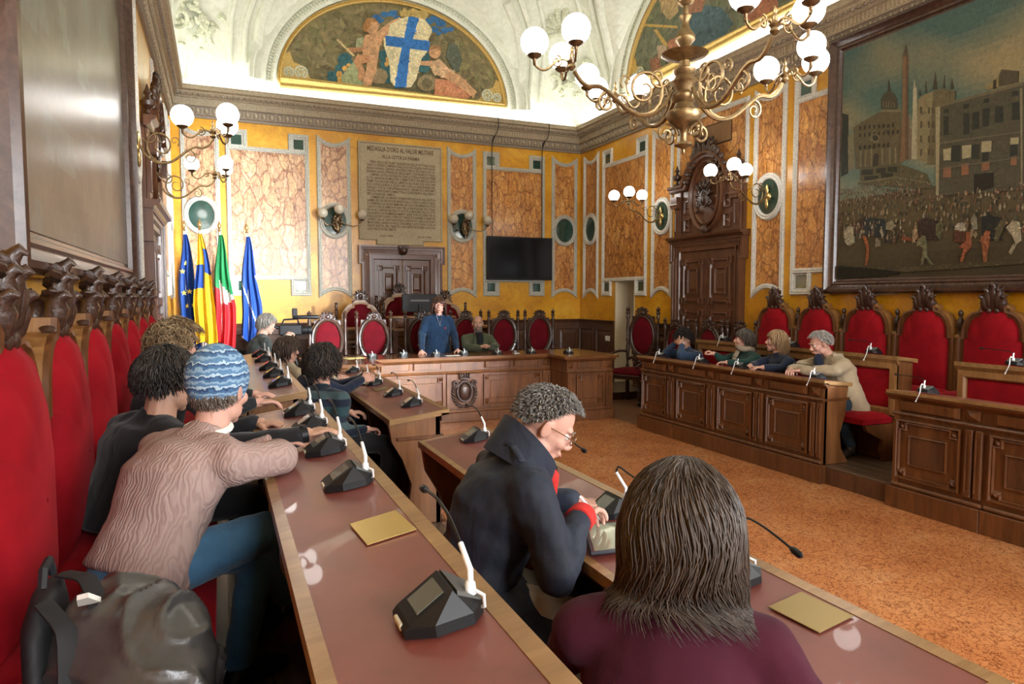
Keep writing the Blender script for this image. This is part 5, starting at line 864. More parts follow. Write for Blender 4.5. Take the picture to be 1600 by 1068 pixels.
def turned(mb, c, h, r=1.0, n=8, prof=TURN):
    k = h/prof[-1][1]; mb.lathe([(a*r, b*k) for a, b in prof], c, n); return mb

# ---- tall red stall fixed along the side walls
def stall_outline(i):
    hw = .325-i; zs, top = .98-i*.2, 1.29-i
    half = [(hw, .40+i*.2), (hw, zs), (hw-.035, zs), (hw-.035, zs+.035)]
    half += [(x, z) for x, z in [(hw-.035-(hw-.16)*math.sin(t*PI/2)*0-(hw-.17)*(1-math.cos(t*PI/2)), zs+.035+(top-.09-zs)*math.sin(t*PI/2)) for t in (.2, .4, .6, .8, 1.0)]]
    half += [(.125, top-.05), (.115, top), (.0, top+.012)]
    return half + [(-x, z) for x, z in half[-2::-1]]
def make_stall():
    t = thing('wall_stall', 'x', 'chair')
    o = stall_outline(0); mb = MB(); mb.prism(o, -.135, -.02); obj('back_frame', mb, M_OAKL, t)
    i_ = stall_outline(.055); mb = MB(); mb.mould(o, [(.0, .135), (.0, .155), (-.02, .16), (-.03, .145), (-.055, .14)], True); obj('frame_moulding', mb, M_OAK, t, 25)
    mb = MB(); cushion(mb, i_, 0, .78, -.135, .085); obj('back_cushion', mb, M_RED, t, 60)
    mb = MB(); carve(mb, 0, 1.345, .27, .25, -.125, 2, True, .06); mb.ell((0, -.08, 1.29), (.10, .05, .07), 10, 6)
    for dx, k_ in ((0, 1.0), (-.045, .8), (.045, .8), (-.08, .55), (.08, .55)):
        mb.tube([(dx*.6, -.085, 1.22), (dx*.9, -.135, 1.22+.10*k_), (dx, -.15, 1.22+.19*k_), (dx*1.15, -.155, 1.22+.25*k_), (dx*1.3, -.185, 1.22+.275*k_), (dx*1.3, -.20, 1.22+.26*k_)], [.030, .042, .040, .028, .018, .006], 8)
    for sx in (-1, 1):
        for q in range(4): mb.ell((sx*(.035+.02*q), -.15, 1.24+.035*q), (.022, .018, .028), 7, 5)
    obj('carved_crest', mb, M_CARVE, t, 50)
    mb = MB(); mb.box(.325, -.13, .40, .365, -.02, .98, .004); mb.box(.320, -.14, .96, .370, -.02, 1.0, .004); obj('side_post', mb, M_OAKL, t)
    mb = MB(); mb.lathe([(.030, 0), (.030, .02), (.016, .03), (.020, .05), (.034, .09), (.036, .12), (.020, .16), (.014, .175), (.026, .20), (.022, .225), (.004, .245)], (.345, -.085, 1.0), 10)
    for k in range(8): a = k*PI/4; mb.ell((.345+.028*math.cos(a), -.085+.028*math.sin(a), 1.10), (.009, .009, .045), 5, 4)
    obj('finial', mb, M_CARVE, t, 40)
    mb = MB(); softbox(mb, -.335, -.655, .36, .335, -.13, .445, .03, .02); obj('seat_cushion', mb, M_RED, t, 60)
    mb = MB(); mb.box(-.345, -.58, .06, .345, -.02, .36); mb.box(-.345, -.50, 0, .345, -.02, .06); mb.mould([(-.28, .11), (.28, .11), (.28, .31), (-.28, .31)], [(0, .58), (0, .595), (-.02, .595), (-.03, .58)]); obj('seat_base', mb, M_OAK, t)
    return t
stall0 = make_stall(); used = False
def put_stall(loc, rz, label, group):
    global used
    o = stall0 if not used else copy_tree(stall0); used = True
    place(o, loc, rz, label, group); return o
LL = ['tall red velvet wall chair, nearest to the camera at the left edge', 'tall red velvet wall chair beside the dark backpack, second from the camera', 'tall red velvet wall chair behind the woman in the blue knitted hat', 'tall red velvet wall chair behind the person in black, fourth along the left wall',
      'tall red velvet wall chair fifth along the left wall', 'tall red velvet wall chair sixth along the left wall', 'tall red velvet wall chair seventh along the left wall', 'tall red velvet wall chair last along the left wall before the flags']
for k in range(8): put_stall((XL, 2.03+.69*(k-1)+.27, P2), R(90), LL[k] if k else LL[0], 'red wall chairs on the left')
RLb = ['red wall chair nearest the carved right-hand door', 'red wall chair second from the right-hand door, behind the blonde woman', 'red wall chair third from the right-hand door, behind the old man', 'red wall chair fourth from the right-hand door, seen through the gap in the desks', 'red wall chair at the right edge of the picture', 'red wall chair just beyond the right edge of the picture']
for k in range(6): put_stall((XR, 6.86-.687*k, P2), R(-90), RLb[k], 'red wall chairs on the right')

# ---- carved armchair with oval back (presidium and far side wall)
def make_oval_chair():
    t = thing('oval_back_chair', 'x', 'chair')
    mb = MB(); softbox(mb, -.26, -.25, .42, .26, .22, .485, .03, .03); obj('seat_cushion', mb, M_REDD, t, 60)
    mb = MB(); mb.box(-.27, -.26, .36, .27, .23, .425, .008); obj('seat_rail', mb, M_CARVE, t)
    for sx in (-1, 1):
        mb = MB(); turned(mb, (sx*.24, -.22, 0), .37, 1.25); obj('front_leg', mb, M_CARVE, t, 45)
        mb = MB(); mb.box(sx*.24-.022, .19, 0, sx*.24+.022, .235, .40, .004); obj('rear_leg', mb, M_CARVE, t)
        mb = MB(); turned(mb, (sx*.255, .235, .40), .88, 1.15); mb.lathe([(.03, 0), (.036, .02), (.022, .035), (.030, .06), (.034, .075), (.014, .10), (.004, .115)], (sx*.255, .235, 1.28), 8); obj('back_post', mb, M_CARVE, t, 45)
        mb = MB(); mb.tube(bez((sx*.255, .22, .72), (sx*.29, .05, .76), (sx*.30, -.12, .72), (sx*.285, -.26, .66), 8)+[Vector((sx*.285, -.30, .63)), Vector((sx*.285, -.28, .60))], .02, 7); obj('arm', mb, M_CARVE, t, 50)
        mb = MB(); turned(mb, (sx*.275, -.20, .42), .26, 1.0); obj('arm_support', mb, M_CARVE, t, 45)
    P = [(math.cos(a)*.185, math.sin(a)*.275) for a in [2*PI*i/28 for i in range(28)]]
    mb = MB(); mb.mould([(x*1.02, z*1.02+.965) for x, z in P], [(.055, -.03), (.055, .0), (.04, .025), (.015, .02), (.0, .03), (-.015, .012), (-.015, -.02), (.055, -.03)], True, .235); obj('oval_frame', mb, M_CARVE, t, 30)
    mb = MB(); cushion(mb, [(x, z+.965) for x, z in P], 0, .965, .235, .035); obj('back_cushion', mb, M_REDD, t, 60)
    mb = MB(); mb.box(-.19, .245, .68, .19, .262, 1.25, 0); obj('back_board', mb, M_CARVE, t)
    mb = MB(); carve(mb, 0, 1.30, .26, .16, .22, 6, True, .03); obj('carved_crest', mb, M_CARVE, t, 50)
    mb = MB()
    for s in (-1, 1): mb.tube(bez((s*.255, .235, .60), (s*.15, .235, .68), (s*.1, .235, .58), (0, .235, .66), 8), .022, 6); mb.tube(spiral((s*.12, .60), .06, .015, 0, 1.2, 12, y=.225, sgn=s), .012, 5)
    obj('lower_scrollwork', mb, M_CARVE, t, 50)
    return t
oc0 = make_oval_chair(); oc_used = False
def put_oval(loc, rz, label, group):
    global oc_used
    o = oc0 if not oc_used else copy_tree(oc0); oc_used = True
    place(o, loc, rz, label, group); return o
for x, lb in ((1.44, 'oval-backed dark chair on the far left of the long presidium desk'), (2.12, 'oval-backed dark chair, empty, second from left behind the presidium desk'), (2.86, 'oval-backed dark chair mostly hidden behind the standing woman in blue'),
              (3.58, 'oval-backed dark chair in which the bald man in green sits'), (4.23, 'oval-backed dark chair, empty, just right of the bald man'), (4.87, 'oval-backed dark chair, empty, rightmost behind the presidium desk under the television')):
    put_oval((x, 10.02, .12), 0, lb, 'oval chairs of the presidium')
put_oval((6.14, 9.36, .0), R(-66), 'oval-backed dark armchair standing taller beside the open doorway', 'oval chairs by the right wall').scale = (1.12, 1.12, 1.12)
for x, y, lb in ((6.22, 8.64, 'oval-backed dark chair by the right wall behind the curly-haired person'), (6.36, 8.05, 'oval-backed dark chair by the right wall, left one before the carved door'), (6.44, 7.46, 'oval-backed dark chair by the right wall, right one before the carved door')):
    put_oval((x, y, .0), R(-84), lb, 'oval chairs by the right wall')

# ---- panelled front desk (right side): local x along the row, -y towards the middle of the room
def desk_module(t, a, b, zt, mat=M_OAK):
    w = b-a; pil = .155; z0, z1 = .20, zt-.20
    mb = MB(); mb.mould([(a+.03, z0+.04), (b-pil-.02, z0+.04), (b-pil-.02, z1-.03), (a+.03, z1-.03)], [(0, 0), (0, .025), (-.012, .03), (-.022, .012), (-.022, 0)]); obj('panel_frame', mb, mat, t)
    c0, c1, d0, d1 = a+.05, b-pil-.04, z0+.06, z1-.05; e = .055
    poly = [(c0+e, d0), (c1-e, d0), (c1-e, d0+e*.6), (c1, d0+e*.6), (c1, d1-e), (c1-e, d1-e), (c1-e, d1), (c0+e, d1), (c0+e, d1-e), (c0, d1-e), (c0, d0+e*.6), (c0+e, d0+e*.6)]
    mb = MB(); mb.mould(poly, [(0, 0), (0, .018), (-.010, .022), (-.018, .006)]); obj('stepped_moulding', mb, mat, t)
    for px, pz in ((c0+.035, d0+.04), (c1-.035, d0+.04), (c0+.035, d1-.035), (c1-.035, d1-.035)):
        mb = MB(); mb.pyramid(px-.03, pz-.03, px+.03, pz+.03, 0, .03); obj('diamond_block', mb, mat, t)
    mb = MB(); q = [(c0+.085, d0+.10), (c1-.085, d0+.10), (c1-.085, d1-.10), (c0+.085, d1-.10)]; mb.mould(q, [(0, 0), (0, .014), (-.010, .018), (-.016, .004)]); obj('inner_moulding', mb, mat, t)
    mb = MB(); mb.box(c0+.10, -.006, d0+.115, c1-.10, 0, d1-.115, .003); obj('inner_panel', mb, M_OAKD, t)
    for k in (0, 1):
        x = b-pil+.015+k*.072; mb = MB(); mb.box(x, -.03, z0+.03, x+.055, 0, z1-.02, .006); mb.mould([(x+.008, z0+.07), (x+.047, z0+.07), (x+.047, z1-.06), (x+.008, z1-.06)], [(0, .03), (0, .038), (-.008, .038), (-.012, .03)]); obj('pilaster', mb, mat, t)
    mb = MB(); mb.pyramid(a+.05, zt-.155, b-.19, zt-.075, -.012, .02, 0, .86); obj('frieze_panel', mb, mat, t)
    mb = MB(); mb.pyramid(b-.15, zt-.155, b-.04, zt-.075, -.012, .03); obj('frieze_diamond', mb, mat, t)
    mb = MB(); mb.box(a+.002, -.055, 0, b-.002, 0, .17, .004); mb.box(a+.002, -.035, .17, b-.002, 0, .205, .012); obj('plinth', mb, mat, t)
def sloped_top(t, L, zf, zu, yf, yu, leather=True, oh=.04, plates=()):
    """writing top: front edge yf at height zf, user edge yu at height zu"""
    def zz(y): return zf+(zu-zf)*(y-yf)/(yu-yf)
    th = .035; ec = .036
    mb = MB()
    def slab(x0, x1, y0, y1, lift=0.0, tk=th):
        mb.add([(x0, y0, zz(y0)+lift-tk), (x1, y0, zz(y0)+lift-tk), (x1, y1, zz(y1)+lift-tk), (x0, y1, zz(y1)+lift-tk), (x0, y0, zz(y0)+lift), (x1, y0, zz(y0)+lift), (x1, y1, zz(y1)+lift), (x0, y1, zz(y1)+lift)], [(3, 2, 1, 0), (4, 5, 6, 7), (0, 1, 5, 4), (1, 2, 6, 5), (2, 3, 7, 6), (3, 0, 4, 7)])
    slab(-oh, L+oh, yf, yf+ec); o = obj('front_edge', mb, M_EDGE, t)
    mb = MB(); slab(-oh, L+oh, yu-ec*.8, yu); obj('user_edge', mb, M_EDGE, t)
    mb = MB(); slab(-oh, -oh+ec*.7, yf+ec, yu-ec*.8); obj('end_edge', mb, M_EDGE, t); mb = MB(); slab(L+oh-ec*.7, L+oh, yf+ec, yu-ec*.8); obj('end_edge', mb, M_EDGE, t)
    mb = MB(); slab(-oh+ec*.7, L+oh-ec*.7, yf+ec, yu-ec*.8, -.002 if leather else 0); obj('leather_top' if leather else 'top_board', mb, M_LEATH if leather else M_OAKL, t)
    return zz
def front_desk(label, group, L, nmod, loc, rz, zf=.95, zu=.90, depth=.42, base=0.0):
    t = thing('panelled_desk', label, 'desk', loc, rz, group)
    mb = MB(); mb.box(0, 0, 0, L, .03, zf-.05); obj('front_board', mb, M_OAK, t)
    mb = MB(); mb.mould([(L+.04, zf-.045), (-.04, zf-.045)], [(-.035, 0), (-.035, .01), (-.01, .03), (.0, .05), (.02, .065), (.02, 0)], False); obj('nosing', mb, M_OAK, t, 25)
    mb = MB(); mb.mould([(L, zf-.185), (0, zf-.185)], [(-.012, 0), (-.012, .022), (.0, .03), (.012, .022), (.012, 0)], False); obj('rail_moulding', mb, M_OAK, t, 25)
    for i in range(nmod): desk_module(t, L*i/nmod, L*(i+1)/nmod, zf)
    end = [(-.003, 0), (.30, 0), (.32, .16), (.22, .30), (.20, .45), (.26, .62), (min(.34, depth-.08), .74), (min(.36, depth-.06), zu-.037), (-.003, zf-.045)]
    for x in (0, L-.05):
        mb = MB(); mb.prism(end, x, x+.05, plane='yz'); obj('end_panel', mb, M_OAKM, t)
    for s, x in ((1, 0), (-1, L)):
        mb = MB(); mb.box(x-.012*s, -.02, zf-.20, x+.01*s, .30, zf-.175, .004); obj('end_moulding', mb, M_OAK, t); mb = MB(); mb.box(x-.02*s, -.055, 0, x+.01*s, .28, .17, .004); obj('end_plinth', mb, M_OAK, t)
    br_ = [(max(y_, .032), z_) for y_, z_ in end]
    for i in range(1, nmod):
        mb = MB(); mb.prism(br_, L*i/nmod-.015, L*i/nmod+.015, plane='yz'); obj('bracket', mb, M_OAKD, t)
    mb = MB(); mb.box(.05, .03, .74, L-.05, .22, .755); obj('shelf', mb, M_OAKD, t)
    sloped_top(t, L, zf, zu, -.055, depth-.055)
    return t
front_desk('walnut desk with four carved panels in front of the people on the right', 'panelled desks on the right', 2.94, 4, (5.05, 7.50, 0), R(-90), .955, .92, .35)
front_desk('walnut desk with carved panels cut off by the right edge of the picture', 'panelled desks on the right', 2.94, 4, (5.05, 3.86, 0), R(-90), .955, .92, .35)

# ---- upper desk whose front is the upholstered back of the bench before it
def upper_desk(label, group, L, loc, rz, zf=1.165, zu=1.115, depth=.33, seats=True, near=False, seat_d=.42):
    t = thing('bench_desk', label, 'desk', loc, rz, group)
    mb = MB(); mb.box(0, 0, P1, L, .03, zf-.04); obj('front_board', mb, M_OAK, t)
    mb = MB(); mb.mould([(.02, P1+.46), (L-.02, P1+.46), (L-.02, zf-.10), (.02, zf-.10)], [(.03, 0), (.03, .035), (-.02, .04), (-.035, .02), (-.035, 0)]); obj('back_frame', mb, M_OAKL, t)
    mb = MB(); mb.add([], []); n = max(1, round(L/.74))
    for i in range(n):
        a, b = .055+(L-.11)*i/n, .055+(L-.11)*(i+1)/n; mb = MB(); cushion(mb, [(a, P1+.48), (b, P1+.48), (b, zf-.135), (a, zf-.135)], (a+b)/2, P1+.70, .0, .03, 5); obj('back_cushion', mb, M_RED, t, 60)
    mb = MB(); mb.mould([(L+.03, zf-.045), (-.03, zf-.045)], [(-.04, 0), (-.04, .02), (-.01, .035), (.01, .05), (.01, 0)], False); obj('nosing', mb, M_OAKL, t, 25)
    dm = depth-.06; end = [(-.003, P1), (min(.27, dm), P1), (min(.27, dm), P2), (.20, P2+.1), (.17, P2+.3), (min(.23, dm), P2+.52), (min(.28, dm), P2+.62), (dm, zu-.037), (-.003, zf-.04)]; br2 = [(max(y_, .032), z_) for y_, z_ in end]
    for x in (0, L-.045): mb = MB(); mb.prism(end, x, x+.045, plane='yz'); obj('end_panel', mb, M_OAKM, t)
    for i in range(1, n): mb = MB(); mb.prism(br2, L*i/n-.018, L*i/n+.018, plane='yz'); obj('bracket', mb, M_OAK, t)
    mb = MB(); mb.box(.05, .03, zu-.24, L-.05, .24, zu-.22); obj('shelf', mb, M_OAKD, t)
    sloped_top(t, L, zf, zu, -.045, depth-.045)
    if seats:
        for i in range(n):
            a, b = L*i/n+.01, L*(i+1)/n-.01; mb = MB(); softbox(mb, a, -seat_d, P1+.36, b, -.02, P1+.44, .03, .015); obj('seat_cushion', mb, M_RED, t, 60)
        br = [(-seat_d+.02, P1+.355), (-.01, P1+.355), (-.01, P1), (-.12, P1), (-.16, P1+.10), (-.14, P1+.2), (-seat_d+.05, P1+.30)]
        for i in range(n+1):
            x = min(max(L*i/n, .02), L-.02); mb = MB(); mb.prism(br, x-.02, x+.02, plane='yz'); obj('seat_bracket', mb, M_OAK, t)
    return t
upper_desk('upper desk on the right with red upholstered front behind the seated people', 'upper desks on the right', 2.84, (5.80, 7.27, 0), R(-90), 1.16, 1.125, .28, seat_d=.40)
upper_desk('upper desk at the right edge with red upholstered front', 'upper desks on the right', 2.9, (5.80, 3.82, 0), R(-90), 1.16, 1.125, .28, seat_d=.40)
upper_desk('near left desk with leather top running towards the camera, row of microphones on it', 'upper desks on the left', 4.02, (.405, -.46, 0), R(90), seat_d=.36)
upper_desk('far left desk with leather top in front of the flags', 'upper desks on the left', 3.2, (.405, 4.10, 0), R(90), seat_d=.36)

# ---- lower left desks (their panelled fronts face the middle of the room)
def lower_left(label, y0, L, loc_x=1.355):
    return front_desk(label, 'lower desks on the left', L, 4, (loc_x, y0, 0), R(90), .95, .90, .41)
lower_left('near lower desk with leather top where the man in the navy coat writes', .84, 2.80)
lower_left('far lower desk with leather top where the young people sit', 4.42, 3.0)

# ---- presidium desk
def presidium():
    t = thing('presidium_desk', 'long carved walnut presidium desk with coat of arms and two projecting wings', 'desk', (0, 0, 0))
    ZT = .90; XA, XB = 1.02, 5.10; wi0, wi1 = 1.74, 4.38; YM, YW, YBK = 8.86, 8.32, 9.52
    def face(x0, x1, y, mods):
        s = obj('desk_front', MB().box(x0, y, 0, x1, y+.04, ZT-.04), M_PRES, t)
        def put(nm, mb, mat=M_PRES):
            mb.v = [(a, b+y, c) for a, b, c in mb.v]; obj(nm, mb, mat, s)
        mb = MB(); mb.box(x0-.03, -.05, 0, x1+.03, 0, .13, .006); mb.box(x0-.02, -.03, .13, x1+.02, 0, .17, .008); put('plinth', mb)
        mb = MB(); mb.mould([(x1+.03, ZT-.05), (x0-.03, ZT-.05)], [(-.03, 0), (-.03, .02), (-.01, .045), (.01, .06), (.01, 0)], False); put('nosing', mb)
        mb = MB(); mb.mould([(x1, .68), (x0, .68)], [(-.015, 0), (-.015, .025), (0, .035), (.02, .02), (.02, 0)], False); put('rail_moulding', mb)
        for a, b, kind in mods:
            if kind == 'p':
                mb = MB(); mb.box(a, -.03, .17, b, 0, .66, .006); mb.mould([(a+.025, .23), (b-.025, .23), (b-.025, .60), (a+.025, .60)], [(0, .03), (0, .042), (-.012, .042), (-.018, .03)]); put('pilaster', mb)
                mb = MB(); mb.pyramid(a+.015, .725, b-.015, .825, 0, .035); put('frieze_diamond', mb)
            else:
                e = .07; c0, c1, d0, d1 = a+.03, b-.03, .21, .64
                poly = [(c0+e, d0), (c1-e, d0), (c1-e, d0+e), (c1, d0+e), (c1, d1-e), (c1-e, d1-e), (c1-e, d1), (c0+e, d1), (c0+e, d1-e), (c0, d1-e), (c0, d0+e), (c0+e, d0+e)]
                mb = MB(); mb.mould([(c0, d0), (c1, d0), (c1, d1), (c0, d1)], [(0, 0), (0, .025), (-.015, .025), (-.022, 0)]); mb.mould(poly, [(0, 0), (0, .016), (-.014, .02), (-.02, .0)]); put('panel_moulding', mb)
                mb = MB(); mb.box(c0+.10, -.010, d0+.09, c1-.10, 0, d1-.09, .005); put('panel_field', mb)
                for px in (c0+.038, c1-.038):
                    for pz in (d0+.038, d1-.038): mb = MB(); mb.pyramid(px-.028, pz-.028, px+.028, pz+.028, 0, .025); put('diamond_block', mb)
                n = 2 if b-a > .8 else 1
                for k in range(n):
                    f0 = a+.03+(b-a-.06)*k/n; f1 = a+.03+(b-a-.06)*(k+1)/n; mb = MB(); mb.pyramid(f0+.01, .73, f1-.03, .82, 0, .02, 0, .9); put('frieze_panel', mb)
        return s
    c = (wi0+wi1)/2
    m = face(wi0, wi1, YM, [(wi0, wi0+.12, 'p'), (wi0+.12, c-.26, 'f'), (c+.26, wi1-.12, 'f'), (wi1-.12, wi1, 'p')])
    mb = MB(); mb.box(c-.25, YM-.02, .19, c+.25, YM, .66, .004); obj('crest_board', mb, M_PRES, m)
    mb = MB(); mb.ell((c, YM-.03, .42), (.085, .05, .115), 14, 8); obj('crest_shield', mb, M_CARVE, m, 50)
    mb = MB(); mb.tube([(c+math.cos(a)*.105, YM-.04, .42+math.sin(a)*.14) for a in [2*PI*i/20 for i in range(20)]], .02, 6, closed=True)
    for s in (-1, 1):
        mb.tube(spiral((c+s*.14, .53), .05, .012, -PI/2, 1.2, 14, y=YM-.045, sgn=-s), .017, 6)
        for k in range(10):
            a = R(-85+k*13); s0 = len(mb.v); mb.ell((0, 0, 0), (.05, .02, .016), 6, 5); mb.tf(s0, Matrix.Translation((c+s*math.cos(a)*.16, YM-.035, .40+math.sin(a)*.19)) @ Matrix.Rotation(-(a+R(55)) if s > 0 else (a+R(55)) , 4, 'Y'))
    obj('crest_wreath', mb, M_CARVE, m, 50)
    mb = MB(); mb.box(c-.075, YM-.06, .585, c+.075, YM, .61, .004)
    for k in range(-2, 3): mb.ell((c+k*.032, YM-.045, .63), (.018, .02, .03), 6, 5); mb.ell((c+k*.036, YM-.045, .662), .013, 6, 5)
    obj('crest_crown', mb, M_CARVE, m, 50)
    for a, b in ((XA, wi0), (wi1, XB)):
        face(a, b, YW, [(a, a+.11, 'p'), (a+.11, b-.11, 'f'), (b-.11, b, 'p')])
        for x in (a, b-.04):
            mb = MB(); mb.box(x, YW+.04, 0, x+.04, YBK-.05, ZT-.04); mb.box(x-.02, YW, 0, x+.06, YBK-.05, .13, .006); mb.box(x-.012, YW, .665, x+.052, YBK-.05, .70, .006); obj('wing_side', mb, M_PRES, t)
    mb = MB(); mb.prism([(XA-.07, YW-.07), (wi0+.07, YW-.07), (wi0+.07, YM-.07), (wi1-.07, YM-.07), (wi1-.07, YW-.07), (XB+.07, YW-.07), (XB+.07, YBK), (XA-.07, YBK)], ZT-.04, ZT, plane='xy'); obj('desk_top', mb, wood('presidium_top', (.13, .048, .016), (.24, .10, .034), .16, 3, (.12, 1, 1), .5), t)
    return t
presidium()

# ---- raised dais behind: three high arched chairs and a lectern desk
def make_high_chair():
    t = thing('arched_high_chair', 'x', 'chair')
    P = [(.36, .3)] + [(.36, .80), (.33, .80)] + [(.33-(.33-.13)*(1-math.cos(a*PI/2)), .82+.30*math.sin(a*PI/2)) for a in (0, .25, .5, .75, 1)] + [(.13, 1.17), (0, 1.19)]
    P = P + [(-x, z) for x, z in P[-2::-1]]
    mb = MB(); mb.prism(P, 0, .07); obj('back_frame', mb, M_OAKP, t)
    Q = [(x*.80, .3+(z-.3)*.92) for x, z in P]; mb = MB(); cushion(mb, Q, 0, .7, .0, .05); obj('back_cushion', mb, M_REDD, t, 60)
    mb = MB(); mb.mould(Q, [(.03, .0), (.03, .02), (.0, .03), (-.005, 0)]); obj('frame_moulding', mb, M_OAKP, t)
    mb = MB(); carve(mb, 0, 1.24, .28, .22, .0, 9, True, .04); obj('carved_crest', mb, M_CARVE, t, 50)
    for s in (-1, 1): mb = MB(); mb.box(s*.40-.035, 0, 0, s*.40+.035, .07, .86, .004); turned(mb, (s*.40, .035, .86), .28, 1.3); obj('side_post', mb, M_CARVE, t, 45)
    mb = MB(); mb.box(-.36, -.46, .0, .36, .0, .38); obj('seat_base', mb, M_OAK, t)
    mb = MB(); softbox(mb, -.36, -.48, .38, .36, 0, .46, .03, .02); obj('seat_cushion', mb, M_REDD, t, 60)
    return t
M_OAKP = wood('pale_walnut', (.24, .13, .065), (.40, .25, .14), .4, 3)
platform('floor_dais_upper', 1.55, 10.95, 4.55, YB, .50, M_PLANK, 'x', .22)
h0 = make_high_chair()
place(h0, (2.20, 11.72, .48), 0, 'arched red velvet high chair on the dais, left one of three', 'high chairs on the dais')
h1 = copy_tree(h0); place(h1, (2.93, 11.95, .60), 0, 'arched red velvet high chair on the dais, tallest one in the middle', 'high chairs on the dais')
h2 = copy_tree(h0); place(h2, (3.70, 11.72, .48), 0, 'arched red velvet high chair on the dais behind the standing woman', 'high chairs on the dais')
def dais_desk(label, x0, x1, zt, y=11.0):
    t = thing('dais_desk', label, 'desk', (0, 0, 0), 0, 'desks on the dais')
    mb = MB(); mb.box(x0, y, .12, x1, y+.04, zt-.03); obj('front_board', mb, M_OAK, t)
    mb = MB(); mb.box(x0-.04, y-.06, zt-.04, x1+.04, y+.36, zt, .008); obj('desk_top', mb, M_OAKL, t)
    mb = MB(); mb.mould([(x1, zt-.22), (x0, zt-.22)], [(-.02, 0), (-.02, .04), (.02, .02), (.02, 0)], False, y); obj('rail_moulding', mb, M_OAK, t)
    n = max(1, round((x1-x0)/.36)); w = (x1-x0)/n
    for i in range(n):
        a, b = x0+i*w+.04, x0+(i+1)*w-.04; mb = MB(); mb.mould([(a, .30), (b, .30), (b, zt-.30), (a, zt-.30)], [(0, 0), (0, .025), (-.02, .025), (-.03, 0)], True, y); obj('panel', mb, M_OAK, t)
        mb = MB(); mb.pyramid(a, zt-.19, b, zt-.07, y, .02, 0, .7); obj('frieze_block', mb, M_OAK, t)
    for x in (x0, x1-.04): mb = MB(); mb.box(x, y+.04, .12, x+.04, y+.34, zt-.04); obj('side_board', mb, M_OAK, t)
    return t
dais_desk('low walnut desk on the dais left of the lectern, below the left high chair', 1.70, 2.55, 1.22); dais_desk('tall walnut lectern desk on the dais carrying the black monitor', 2.58, 3.60, 1.40, 10.96); dais_desk('low walnut desk on the dais right of the lectern', 3.63, 4.45, 1.22)

